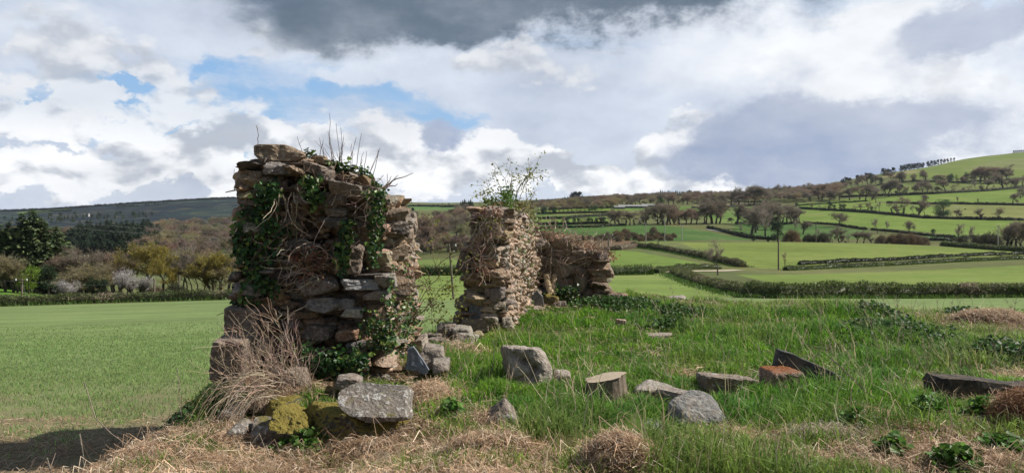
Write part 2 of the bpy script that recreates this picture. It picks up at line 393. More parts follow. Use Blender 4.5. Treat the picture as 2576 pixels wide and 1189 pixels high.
def _smooth(a, k, ax):
    ker = np.hanning(k + 2)[1:-1]; ker /= ker.sum(); n = k // 2
    a = np.apply_along_axis(lambda r: np.convolve(np.pad(r, n, mode='edge'), ker, mode='valid'), ax, a); return a
_t = np.array([np.interp(_gl, np.log(YR), r) for r in _pz])
_t = np.array([np.interp(_gu, _pu, _t[:, j]) for j in range(_t.shape[1])]).T
_t = _smooth(_smooth(_t, 21, 0), 13, 1)
def ztab(u, Y):
    fu = np.clip((u + 1500) / 10, 0, 649.999); fl = np.clip((np.log(np.maximum(Y, 100)) - _gl[0]) / (_gl[1] - _gl[0]), 0, 498.999)
    i, j = fu.astype(int), fl.astype(int); a, b = fu - i, fl - j
    return (_t[i, j] * (1 - a) * (1 - b) + _t[i + 1, j] * a * (1 - b) + _t[i, j + 1] * (1 - a) * b + _t[i + 1, j + 1] * a * b)
MOUND = np.array([(-2.9, -60), (-2.85, 5.2), (-2.9, 6.2), (-3.1, 7.4), (-3.3, 9), (-3.2, 10.5), (-1.9, 11.0), (-1.25, 12), (-1.0, 14), (-.7, 17.0), (2.2, 17.4), (4, 16.9), (6.5, 15.6), (8.5, 14.6), (11, 14.3), (40, 12), (40, -60)])
def sdpoly(X, Y, Q):
    d = np.full(X.shape, 1e9); ins = np.zeros(X.shape, bool); n = len(Q)
    for i in range(n):
        a, b = Q[i], Q[(i + 1) % n]; e = b - a
        t = np.clip(((X - a[0]) * e[0] + (Y - a[1]) * e[1]) / (e @ e), 0, 1)
        d = np.minimum(d, np.hypot(X - a[0] - t * e[0], Y - a[1] - t * e[1]))
        c_ = (a[1] > Y) != (b[1] > Y)
        ins ^= c_ & (X < (b[0] - a[0]) * (Y - a[1]) / ((b[1] - a[1]) if b[1] != a[1] else 1e-9) + a[0])
    return np.where(ins, -d, d)
BUMPS = [(-2.3, 6.9, .7, -.13), (-.2, 6.0, .8, .05), (5.6, 13.3, 1.2, .22), (2.6, 16.4, 1.8, .10), (6.5, 9.5, 1.2, .12), (4.4, 11.5, 1.6, .10), (1.0, 5.2, .6, .06), (3.4, 5.9, 1.0, .08), (.3, 14.5, 1.2, .1), (4.5, 6.3, .9, .12), (-1.45, 5.75, .85, -.24), (-.15, 6.25, .5, -.06)]
def zt(X, Y):
    X = np.atleast_1d(np.asarray(X, float)); Y = np.atleast_1d(np.asarray(Y, float)); shp = X.shape; X = X.ravel(); Y = Y.ravel()
    Ys = np.maximum(Y, 4.0); u = UC + KF * X / np.maximum(Ys, 12)
    far = ztab(np.clip(u, -1500, 5000), Ys)
    z = np.where(Ys < 100, -.62 + (far + .62) * np.clip((Ys - 6) / 94, 0, 1), far)
    nr = Y < 40
    if nr.any():
        x, y = X[nr], Y[nr]
        m = 1 - sst(-.35, .75, sdpoly(x, y, MOUND) + .25 * n2(x, y, .9, 4))
        g = .05 * n2(x, y, .8, 1) + .05 * n2(x, y, 2.1, 2) + .03 * n2(x, y, 4.5, 3)
        for (bx, by, br, bh) in BUMPS: g = g + bh * np.exp(-((x - bx) ** 2 + (y - by) ** 2) / br ** 2)
        z[nr] = z[nr] + .02 * n2(x, y, 1.3, 8) + m * (g - z[nr])
    return z.reshape(shp)
_ys = np.exp(np.linspace(np.log(3.5), np.log(4400), 6000))
def hit(u, v):
    """where the line of sight (u, v) first meets the ground"""
    X = (u - UC) / KF * _ys; z = zt(X, _ys); vv = VH + (EYE - z) / _ys * KF
    k = np.argmax(vv <= v) if (vv <= v).any() else int(np.argmin(vv))
    return np.array([X[k], _ys[k], z[k]])
def gz(x, y): return float(zt(x, y)[0])
def gp(u, v, Y=None):
    """ground point under picture column u: at depth Y, else where the sight line (u, v) lands"""
    if Y is None: return hit(u, v)
    x = (u - UC) / KF * Y; return np.array([x, Y, gz(x, Y)])

# fields: outlines walked in sight lines, laid on the ground
G1, G2, G3, G4 = (.128, .188, .036), (.090, .155, .033), (.062, .118, .030), (.155, .172, .052)
FIELDS = [
 ([(-400, 775), (590, 754), (1140, 752), (1700, 748), (1960, 747), (2600, 747), (3000, 745), (3000, 830), (1500, 830), (900, 860), (-400, 900)], (.153, .205, .076)),
 ([(1000, 691), (1140, 691), (1500, 690), (1690, 688), (1960, 745), (1700, 747), (1000, 752)], (.150, .204, .054)),
 ([(1850, 690), (2575, 667), (3000, 660), (3000, 706), (1960, 716)], (.143, .194, .046)),
 ([(1000, 652), (1140, 650), (1180, 672), (1000, 674)], (.125, .17, .047)),
 ([(1530, 628), (1600, 632), (1760, 662), (1780, 670), (1530, 672)], (.132, .192, .043)),
 ([(1600, 609), (1700, 608), (1957, 609), (2250, 614), (2600, 628), (3000, 632), (3000, 640), (2575, 643), (2200, 655), (1960, 676), (1900, 673), (1780, 638), (1640, 612)], (.145, .187, .044)),
 ([(-300, 716), (0, 714), (60, 728), (125, 746), (-300, 752)], (.09, .19, .028)),
 ([(1340, 566), (1500, 567), (1680, 568), (1760, 578), (1900, 603), (1700, 606), (1600, 606), (1480, 594), (1360, 580)], G3),
 ([(1350, 552), (1530, 550), (1525, 562), (1345, 564)], G1),
 ([(1350, 540), (1420, 541), (1520, 545), (1530, 549), (1350, 551)], G2),
 ([(1345, 536), (1540, 532), (1560, 540), (1420, 540)], G4), ([(1360, 530), (1700, 520), (1700, 526), (1540, 530), (1345, 535)], G1),
 ([(1480, 524), (1700, 520), (1800, 522), (1790, 530), (1650, 530)], G2),
 ([(1340, 511), (1460, 500), (1500, 497), (1505, 503), (1420, 512)], G2), ([(1450, 497), (1700, 486), (1700, 492), (1520, 502)], (.13, .15, .06)),
 ([(1720, 520), (1960, 516), (2000, 528), (1980, 560), (1800, 560), (1740, 530)], G2),
 ([(1850, 562), (2010, 562), (2060, 566), (2180, 580), (2200, 600), (1900, 600), (1840, 580)], G3),
 ([(2010, 524), (2200, 535), (2320, 549), (2575, 554), (3000, 558), (3000, 592), (2400, 590), (2180, 572), (2010, 561)], G1),
 ([(2000, 512), (2180, 505), (2200, 510), (2360, 520), (2350, 545), (2200, 532), (2010, 522)], G1),
 ([(2200, 496), (2575, 470), (3000, 460), (3000, 508), (2360, 510), (2200, 508), (2060, 507)], G1),
 ([(2360, 513), (2600, 516), (3000, 518), (3000, 552), (2575, 551), (2380, 545)], G4),
 ([(2120, 470), (2300, 455), (2575, 452), (3000, 440), (3000, 456), (2575, 466), (2300, 480), (2150, 492)], (.125, .162, .042)),
 ([(2255, 430), (2400, 404), (2575, 383), (3000, 352), (3000, 436), (2575, 446), (2300, 450), (2200, 446)], (.128, .17, .036)),
 ([(2480, 408), (2575, 396), (3000, 370), (3000, 420), (2575, 426), (2420, 426)], (.145, .165, .055)),
 ([(2190, 450), (2280, 430), (2330, 430), (2240, 446)], (.22, .20, .09)),
 ([(2320, 590), (2480, 592), (2420, 604), (2330, 600)], G3),
 ([(1335, 580), (1480, 593), (1600, 606), (1590, 624), (1440, 634), (1335, 612)], (.135, .092, .052)),
 ([(970, 512), (1100, 516), (1160, 518), (1140, 528), (970, 524)], (.10, .17, .05)), ([(1040, 543), (1150, 545), (1190, 546), (1150, 550), (1040, 548)], G4),
 ([(1060, 560), (1180, 556), (1190, 568), (1080, 566)], G2), ([(540, 596), (600, 592), (600, 600), (560, 604)], G2), ([(40, 534), (170, 521), (180, 527), (60, 540)], (.07, .115, .03)),
 ([(1745, 518), (1905, 511), (1905, 515), (1745, 522)], (.45, .36, .24)), ([(1820, 509), (1905, 505), (1905, 508), (1820, 512)], (.45, .36, .24)),
]
def landcol(X, Y, z):
    n = n2(X, Y, .006, 31, 3); n_ = n2(X, Y, .02, 35, 3)
    C = np.array([.105, .118, .045]) * (1 + .35 * n[:, None]) + np.array([.02, .005, 0]) * n_[:, None]
    farm = sst(1000, 1250, Y) * sst(1000, 600, UC + KF * X / Y)  # cloud shadow over the far left hill, painted into the ground colour
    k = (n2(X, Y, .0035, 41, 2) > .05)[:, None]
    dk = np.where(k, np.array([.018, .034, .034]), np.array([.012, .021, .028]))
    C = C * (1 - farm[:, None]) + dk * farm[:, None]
    for poly, col in FIELDS:
        Q = np.array([hit(u, v)[:2] for (u, v) in poly]); lo, hi = Q.min(0) - 1, Q.max(0) + 1
        s_ = (X > lo[0]) & (X < hi[0]) & (Y > lo[1]) & (Y < hi[1])
        if not s_.any(): continue
        ins = sdpoly(X[s_], Y[s_], Q) < 0; idx = np.where(s_)[0][ins]; C[idx] = col
    return C
# far sheet
NU, NY = 900, 620
a_ = np.linspace(-1.35, 1.6, NU); y_ = np.exp(np.linspace(np.log(24.0), np.log(4500), NY))
Yg, Ag = np.meshgrid(y_, a_, indexing='ij'); Xg = Ag * Yg
Zg = zt(Xg, Yg) + (.004 * Yg * .35 * n2(Xg.ravel(), Yg.ravel(), .01, 61, 3).reshape(Xg.shape)) * sst(120, 300, Yg) * .5
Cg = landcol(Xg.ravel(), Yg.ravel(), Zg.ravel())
mb = MB(); i = np.arange(NY - 1)[:, None] * NU + np.arange(NU - 1)[None]
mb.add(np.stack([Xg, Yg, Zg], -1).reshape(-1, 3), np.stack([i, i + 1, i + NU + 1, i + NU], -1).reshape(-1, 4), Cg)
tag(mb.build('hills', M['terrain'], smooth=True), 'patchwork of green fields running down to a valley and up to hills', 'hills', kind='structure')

# blotches of dry straw and bare soil on the near ground (picture position of the ground point, radii in metres)
STRAW = [(900, 1175, 1.3, .5, 1), (1250, 1130, .5, .35, .9), (480, 1175, .8, .3, 1), (1360, 1160, .8, .4, 1), (1560, 1170, .7, .4, 1), (1700, 1140, .45, .25, .8), (1900, 1120, .5, .3, .9), (2100, 1120, .7, .35, .7), (2350, 1150, .9, .5, 1), (2150, 1060, .35, .25, .7),
         (2520, 1080, .5, .3, .7), (1080, 1000, .4, .6, 1), (1150, 1070, .45, .4, .9), (680, 985, .55, .5, 1), (1150, 900, .5, .9, .8), (2530, 815, 1.2, .9, 1), (2560, 960, .3, .5, .7), (1000, 940, .35, .4, .6), (600, 1100, .4, .4, .9), (2300, 990, .3, .4, .6), (1700, 945, .3, .3, .5), (1780, 1180, .9, .3, .8), (2150, 1180, .8, .3, .9)]
STRAW = [(gp(u, v)[0], gp(u, v)[1], a, b, k) for (u, v, a, b, k) in STRAW]
def strawmask(X, Y):
    s = np.zeros(len(X))
    for (x, y, a, b, k) in STRAW: s = np.maximum(s, k * np.exp(-(((X - x) / a) ** 2 + ((Y - y) / b) ** 2) * .9))
    s = np.maximum(s, (.84 - .46 * sst(.1, 1.0, X)) * sst(5.7, 5.0, Y) * sst(-3.4, -2.6, X))
    return np.clip(s + .42 * n2(X, Y, 2.3, 77, 4), 0, 1)
def onmound(X, Y): return 1 - sst(-.5, .15, sdpoly(X, Y, MOUND))
xs = np.concatenate([np.linspace(-60, -12, 60, endpoint=False), np.linspace(-12, 14, 330, endpoint=False), np.linspace(14, 62, 60)])
ys = np.concatenate([np.linspace(-50, -2, 30, endpoint=False), np.linspace(-2, 25.5, 330)])
Yg, Xg = np.meshgrid(ys, xs, indexing='ij'); Zg = zt(Xg, Yg); X, Y = Xg.ravel(), Yg.ravel()
sm = sst(.35, .65, strawmask(X, Y))[:, None]; om = onmound(X, Y)[:, None]
soil = sst(22, 7, Y)[:, None] * (.8 + .5 * n2(X, Y, 1.2, 91)[:, None])
crop = np.array([.153, .205, .076]) * (1 - soil) + np.array([.19, .145, .09]) * soil
C = crop * (1 - om) + om * (np.array([.055, .075, .022]) * (1 - sm) + np.array([.15, .105, .06]) * sm)
mb = MB(); nx = len(xs); i = np.arange(len(ys) - 1)[:, None] * nx + np.arange(nx - 1)[None]
Zg = np.where((Yg > 24.0), Zg - .04 * (Yg - 24.0), Zg)
mb.add(np.stack([Xg, Yg, Zg], -1).reshape(-1, 3), np.stack([i, i + 1, i + nx + 1, i + nx], -1).reshape(-1, 4), C)
tag(mb.build('ground', M['ground'], smooth=True), 'grassy ruin platform dropping to a young crop field', 'ground', kind='structure')
# farm track: a thin sheet draped a little above the field
def drape(name, pts, w_, col, lift, label, cat, mat, n=60):
    P = np.array([hit(u, v)[:2] for (u, v) in pts]); d = np.r_[0, np.cumsum(np.hypot(*np.diff(P, axis=0).T))]
    s = np.linspace(0, d[-1], n); X = np.interp(s, d, P[:, 0]); Y = np.interp(s, d, P[:, 1])
    tx, ty = np.gradient(X), np.gradient(Y); L = np.hypot(tx, ty); nx_, ny_ = -ty / L, tx / L
    V = []
    for k in range(5):
        o = (k / 4 - .5) * w_; xx, yy = X + nx_ * o, Y + ny_ * o; V.append(np.stack([xx, yy, zt(xx, yy) + lift], 1))
    V = np.stack(V, 1).reshape(-1, 3); i = np.arange(n - 1)[:, None] * 5 + np.arange(4)[None]
    m = MB(); m.add(V, np.stack([i, i + 1, i + 6, i + 5], -1).reshape(-1, 4), col)
    return tag(m.build(name, mat), label, cat, kind='structure')
drape('farm_track', [(1640, 685), (1720, 683), (1800, 682), (1860, 680)], 3.5, (.42, .36, .27), .12, 'pale farm track crossing between the crop fields', 'track', M['ground'])
drape('lane', [(1775, 577), (1810, 582), (1850, 590), (1885, 598)], 4.0, (.30, .29, .29), .25, 'grey lane dropping down the hillside between hedges', 'lane', M['ground'])
# ------------------------------------------------------------------ tree builders (unit height, origin at the foot)
def rot_about(v, ax, an):
    c_, s_ = math.cos(an), math.sin(an); return v * c_ + np.cross(ax, v) * s_ + ax * (ax @ v) * (1 - c_)
def skeleton(seed, levels=5, trunk=.28, spread=.62, split=(3, 3, 3, 3, 3), shrink=.72, up=.12, lean=0.0, wob=.18):
    rg = np.random.default_rng(seed); segs = []
    def grow(p, d, L, r, lv):
        n = 4 if lv < 2 else 3; pts = [p]
        for k in range(n):
            d = d + rg.normal(0, wob, 3) * (.5 if lv == 0 else 1) + np.array([0, 0, up * (.3 if lv == 0 else 1)]); d = d / np.linalg.norm(d)
            p = p + d * L / n; pts.append(p)
        r1 = r * .62; segs.append((np.array(pts), r, r1, lv))
        if lv + 1 >= levels: return
        for b in range(split[lv] + (rg.random() < .4)):
            ax = np.cross(d, rg.normal(0, 1, 3)); ax /= np.linalg.norm(ax)
            dn = rot_about(d, ax, spread * rg.uniform(.55, 1.3))
            t = 1.0 if (b == 0 or lv == 0 and rg.random() < .6) else rg.uniform(.45, 1.0)
            q = pts[-1] if t == 1 else pts[int(t * n)]
            grow(q, dn, L * shrink * rg.uniform(.75, 1.2) * (1.0 if lv else 1.05), r1 * rg.uniform(.6, .85), lv + 1)
    d0 = np.array([lean, rg.normal(0, .04), 1.0]); grow(np.zeros(3), d0 / np.linalg.norm(d0), trunk, .024, 0)
    return segs
def fit(segs, width=None):
    P = np.concatenate([s[0] for s in segs]); zmax = np.percentile(P[:, 2], 99.5); k = 1 / zmax
    out = [(s[0] * k, s[1] * k, s[2] * k, s[3]) for s in segs]
    if width:
        Q = np.concatenate([s[0] for s in out]); c_ = width / (np.percentile(np.abs(Q[:, :2]), 98) * 2); out = [(s[0] * np.array([c_, c_, 1]), s[1], s[2], s[3]) for s in out]
    return out
def ribbons(mb, A, B, wdt, col, rg):
    """thin flat strips from A to B (n, 3)"""
    d = B - A; s = np.cross(d, rg.normal(0, 1, d.shape)); s = s / (np.linalg.norm(s, axis=1, keepdims=True) + 1e-9) * wdt
    n = len(A); V = np.stack([A - s, A + s, B + s * .4, B - s * .4], 1).reshape(-1, 3)
    mb.add(V, np.arange(n * 4).reshape(-1, 4), np.repeat(col, 4, 0) if np.ndim(col) > 1 else col)
def cards(mb, P, size, col, rg, nrm=None, flat=0.0):
    """small leaf shaped quads at P"""
    n = len(P); a = rg.normal(0, 1, (n, 3))
    if nrm is not None: a = a + nrm * 1.2
    if flat: a[:, 2] += flat
    a /= np.linalg.norm(a, axis=1, keepdims=True); t = np.cross(a, rg.normal(0, 1, (n, 3))); t /= np.linalg.norm(t, axis=1, keepdims=True) + 1e-9
    b = np.cross(a, t); s = (np.asarray(size) * rg.uniform(.6, 1.3, n))[:, None]
    V = np.stack([P - t * s, P + b * s * .55, P + t * s, P - b * s * .55], 1).reshape(-1, 3)
    mb.add(V, np.arange(n * 4).reshape(-1, 4), np.repeat(col, 4, 0) if np.ndim(col) > 1 else col)
def vary(col, n, rg, amt=.25): return np.asarray(col) * (1 + rg.normal(0, amt, (n, 1))).clip(.35, 1.9) * (1 + rg.normal(0, .06, (n, 3)))
def bare_tree(seed, twigcol, twigs=9, tw=.0022, width=.95, bark=(.10, .085, .065), leaf=None, nleaf=0, lsize=.012, ivy=0, **kw):
    """returns (wood MB, crown MB): trunk and limbs, and the fine twigs or leaves"""
    rg = np.random.default_rng(seed + 500); sg = fit(skeleton(seed, **kw), width); wood, crown = MB(), MB()
    top = max(s[3] for s in sg)
    for P, r0, r1, lv in sg:
        if lv <= 2: tube(wood, P, max(r0, .0035), max(r1, .0022), bark, 5 if lv == 0 else 4)
        else: ribbons(crown, P[:-1], P[1:], .0022 if lv == 3 else tw, np.asarray(twigcol) * .85, rg)
    E_ = np.array([s[0][-1] for s in sg if s[3] >= top - 1]); D_ = np.array([s[0][-1] - s[0][0] for s in sg if s[3] >= top - 1])
    A = np.repeat(E_, twigs, 0); L = np.repeat(np.linalg.norm(D_, axis=1), twigs)[:, None]
    dd = np.repeat(D_, twigs, 0) / (L + 1e-9) + rg.normal(0, .65, A.shape); A = A - np.repeat(D_, twigs, 0) * rg.uniform(0, .9, (len(A), 1))
    ribbons(crown, A, A + dd * L * rg.uniform(.4, 1.0, L.shape) * .8, tw * .8, vary(twigcol, len(A), rg, .22), rg)
    if nleaf:
        k = rg.integers(0, len(E_), nleaf); Q = E_[k] + rg.normal(0, .028, (nleaf, 3)); cards(crown, Q, lsize, vary(leaf, nleaf, rg, .28), rg)
    if ivy:
        k = rg.random(ivy); T = sg[0][0]; Q = np.stack([np.interp(k, np.linspace(0, 1, len(T)), T[:, j]) for j in range(3)], 1) + rg.normal(0, .03, (ivy, 3)); cards(crown, Q, .016, vary((.03, .06, .018), ivy, rg), rg)
    return wood, crown
def conifer_tree(seed, width=.34, col=(.028, .045, .022), whorls=34, droop=.35, base=.06, power=.85, tips=(.05, .07, .03), ragged=.25):
    rg = np.random.default_rng(seed); wood, crown = MB(), MB()
    tube(wood, [(0, 0, 0), (.003, 0, .5), (0, 0, .98)], .018, .003, (.09, .07, .05), 5)
    for k in range(whorls):
        z = base + (1 - base) * (k / whorls) ** .95; rad = width / 2 * (1 - z) ** power * rg.uniform(1 - ragged, 1 + ragged) + .008
        nb = 8
        for b in range(nb):
            an = rg.uniform(0, 2 * np.pi); rr = rad * rg.uniform(.65, 1.15); d = np.array([math.cos(an), math.sin(an), 0])
            t = np.linspace(.12, 1, 7)[:, None]; P = d * rr * t + np.array([0, 0, 1]) * (z - droop * rr * t ** 1.4 + rr * .1 * t ** 3)
            m = 2; Q = np.repeat(P, m, 0) + rg.normal(0, rad * .07 + .003, (len(P) * m, 3)); c_ = vary(col, len(Q), rg, .3) + (np.asarray(tips) - np.asarray(col)) * np.repeat(t ** 3, m, 0)
            L = np.clip(rr * .22, .009, .03); a_ = d + rg.normal(0, .5, Q.shape) - np.array([0, 0, .35]); a_ /= np.linalg.norm(a_, axis=1, keepdims=True)
            s_ = np.cross(a_, rg.normal(0, 1, Q.shape)); s_ /= np.linalg.norm(s_, axis=1, keepdims=True); s_ *= L * .42
            V = np.stack([Q - a_ * L, Q + s_, Q + a_ * L, Q - s_], 1).reshape(-1, 3); crown.add(V, np.arange(len(V)).reshape(-1, 4), np.repeat(c_, 4, 0))
    return wood, crown
def leafy_tree(seed, col, n=5200, width=.95, lsize=.017, low=.10, lobes=16, squash=1.0):
    """dense evergreen crown: leaves gathered in uneven clumps round a branching trunk"""
    rg = np.random.default_rng(seed); wood, crown = MB(), MB()
    tube(wood, [(0, 0, 0), (.01, .01, .3), (0, .02, .6)], .028, .012, (.09, .075, .055), 6)
    cs = []
    for k in range(lobes):
        z = rg.uniform(low + .12, .86); rr = width / 2 * math.sin(math.pi * min(1, (z - low) / (1.05 - low)) ** .8) * .68; an = k * 2.4 + rg.uniform(-.4, .4); f = rg.uniform(.4, 1)
        cs.append((math.cos(an) * rr * f, math.sin(an) * rr * f, z, rg.uniform(.10, .19)))
        tube(wood, [(0, 0, z * .5), (cs[-1][0] * .6, cs[-1][1] * .6, z * .85), cs[-1][:3]], .008, .003, (.08, .07, .05), 3)
    for (x, y, z, r) in cs:
        m = int(n / lobes); d = rg.normal(0, 1, (m, 3)); d /= np.linalg.norm(d, axis=1, keepdims=True)
        q = d * r * rg.uniform(.55, 1.12, (m, 1)) * (1 + .25 * vn(d * 3 + x * 9, seed)[:, None])
        cards(crown, q + np.array([x, y, z]), lsize, vary(np.asarray(col) * rg.uniform(.75, 1.3), m, rg, .25), rg, d)
    return wood, crown
def bush(seed, col, col2, n=2600, width=1.3, ls=.03, twig=(.10, .08, .055)):
    rg = np.random.default_rng(seed); wood, crown = MB(), MB()
    for k in range(60):
        an = rg.uniform(0, 6.28); r = rg.uniform(.1, .5) * width; e = np.array([math.cos(an) * r, math.sin(an) * r, rg.uniform(.5, 1.0) * (1 - .5 * (2 * r / width) ** 2)])
        m_ = e * .5 + np.array([0, 0, .12]) + rg.normal(0, .03, 3); tube(wood, [e * .05, m_, e], .012, .004, twig, 3)
    d = rg.normal(0, 1, (n, 3)); d[:, 2] = np.abs(d[:, 2]); d /= np.linalg.norm(d, axis=1, keepdims=True)
    rr = rg.uniform(.5, 1.05, (n, 1)) ** .6 * (1 + .22 * vn(d * 2.6, seed)[:, None])
    Q = d * rr * np.array([width / 2, width / 2, .95]); mixk = rg.random((n, 1)) < .5
    cards(crown, Q, ls, np.where(mixk, vary(col, n, rg), vary(col2, n, rg)), rg, d)
    ribbons(crown, Q * .8, Q * 1.06 + rg.normal(0, .03, Q.shape), .004, vary(twig, n, rg), rg)
    return wood, crown
BR = (.215, .18, .135)
PROTO = {}
def proto(kind, wood, crown, wm, cm, two=True):
    """keep the two meshes of a kind; with parts (trunk, crown) or merged for trees too far to show them"""
    PROTO.setdefault(kind, []).append((wood, crown, wm, cm))
for s in (1, 2, 3, 4): proto('bare', *bare_tree(s, BR, 16, .0036, .92 + .1 * (s % 3), levels=6, split=(4, 3, 3, 3, 2), spread=.56, trunk=.17, up=.13), M['bark'], M['twig'])
for s in (5, 6): proto('sparse', *bare_tree(s, (.27, .23, .19), 11, .0030, .62, levels=6, split=(3, 3, 2, 2, 2), spread=.5, trunk=.34, up=.2), M['bark'], M['twig'])
for s in (7, 8): proto('ivied', *bare_tree(s, (.23, .19, .13), 14, .0034, .8, levels=5, split=(3, 3, 3, 3), spread=.55, trunk=.4, up=.14, ivy=700), M['bark'], M['twig'])
proto('oak', *bare_tree(11, (.20, .17, .125), 12, .0034, 1.25, levels=6, split=(4, 3, 3, 3, 2), spread=.75, trunk=.2, up=.06, bark=(.06, .05, .04)), M['bark'], M['twig'])
for s in (12, 13): proto('russet', *bare_tree(s, (.25, .185, .135), 16, .0036, 1.0, levels=6, split=(4, 3, 3, 3, 2), spread=.6, trunk=.16, up=.1), M['bark'], M['twig'])
for s in (14, 15): proto('budding', *bare_tree(s, (.2, .17, .07), 7, .003, 1.05, levels=6, split=(4, 3, 3, 3, 2), spread=.62, trunk=.2, up=.08, leaf=(.24, .195, .03), nleaf=8000, lsize=.014), M['bark'], M['leaf'])
for s in (16, 17): proto('olive', *bare_tree(s, (.27, .23, .15), 10, .0032, 1.0, levels=6, split=(4, 3, 3, 3, 2), spread=.62, trunk=.2, up=.08, leaf=(.22, .19, .07), nleaf=3600, lsize=.013), M['bark'], M['leaf'])
for s in (18, 19): proto('blossom', *bare_tree(s, (.2, .17, .15), 3, .003, .95, levels=5, split=(4, 4, 3, 3), spread=.6, trunk=.12, up=.2, leaf=(.55, .52, .50), nleaf=2300, lsize=.014), M['bark'], M['leaf'])
for s in (21, 22, 23): proto('conifer', *conifer_tree(s, .46, (.05, .078, .034), tips=(.10, .13, .05), power=.7), M['bark'], M['needle'])
for s in (24, 25): proto('plantation', *conifer_tree(s, .46, (.03, .055, .035), 26, .25, .05, .6, (.06, .085, .05)), M['bark'], M['needle'])
for s in (26, 27): proto('pine', *leafy_tree(s, (.022, .034, .026), 3600, .95, .024, -.02, 16), M['bark'], M['needle'])
for s in (28, 29): proto('green', *leafy_tree(s, (.035, .085, .022), 6500, .95, .016, .05, 22), M['bark'], M['leaf'])
for s in (31, 32): proto('holly', *leafy_tree(s, (.028, .05, .02), 2600, .8, .022, .05, 11), M['bark'], M['leaf'])
for s in (33,): proto('lime', *leafy_tree(s, (.16, .24, .03), 2600, .9, .018, .1, 13), M['bark'], M['leaf'])
for s in (34, 35): proto('scrub', *bush(s, (.24, .17, .12), (.19, .16, .09)), M['bark'], M['twig'])
for s in (36, 37): proto('darkbush', *bush(s, (.03, .048, .018), (.045, .06, .02)), M['bark'], M['leaf'])
proto('russetbush', *bush(38, (.34, .22, .12), (.28, .19, .10), 4200, 1.5, .02), M['bark'], M['twig'])
_made = {}; _rt = np.random.default_rng(99)
def tree(name, kind, u, vb, vt, label, cat='tree', group=None, Y=None, aspect=1.0, parts=False, idx=None, rz=None):
    lst = PROTO[kind]; i = int(_rt.integers(len(lst))) if idx is None else idx; wood, crown, wm, cm = lst[i]
    p = gp(u, vb, Y); h = (vb - vt) / KF * p[1]; zb = p[2]
    if Y is not None: h = EYE + (VH - vt) / KF * Y - zb
    key = (kind, i, parts)
    if key not in _made:
        if parts:
            oa, ob_ = wood.build('trunk', wm), crown.build('crown', cm); a, b = oa.data, ob_.data
            bpy.data.objects.remove(oa); bpy.data.objects.remove(ob_)
            _made[key] = (a, b)
        else:
            m = MB()
            for q in (wood, crown):
                V = np.concatenate(q.V); C = np.concatenate(q.C); m.add(V, [np.concatenate(f) for f in (q.F3, q.F4) if f], C)
            o = m.build('tmp_tree', cm); _made[key] = (o.data,); bpy.data.objects.remove(o)
    ms = _made[key]; rz = float(_rt.uniform(0, 6.28)) if rz is None else rz
    if parts:
        o = empty(name, (p[0], p[1], zb - .05))
        for nm, d in (('trunk', ms[0]), ('crown', ms[1])):
            c_ = bpy.data.objects.new(nm, d); COL.objects.link(c_); c_.parent = o
    else:
        o = bpy.data.objects.new(name, ms[0]); COL.objects.link(o); o.location = (p[0], p[1], zb - .05)
    o.rotation_euler = (0, 0, rz); h *= 1.08; aspect *= 1.0 if parts else 1.03; o.scale = (h * aspect, h * aspect, h)
    return tag(o, label, cat, group)

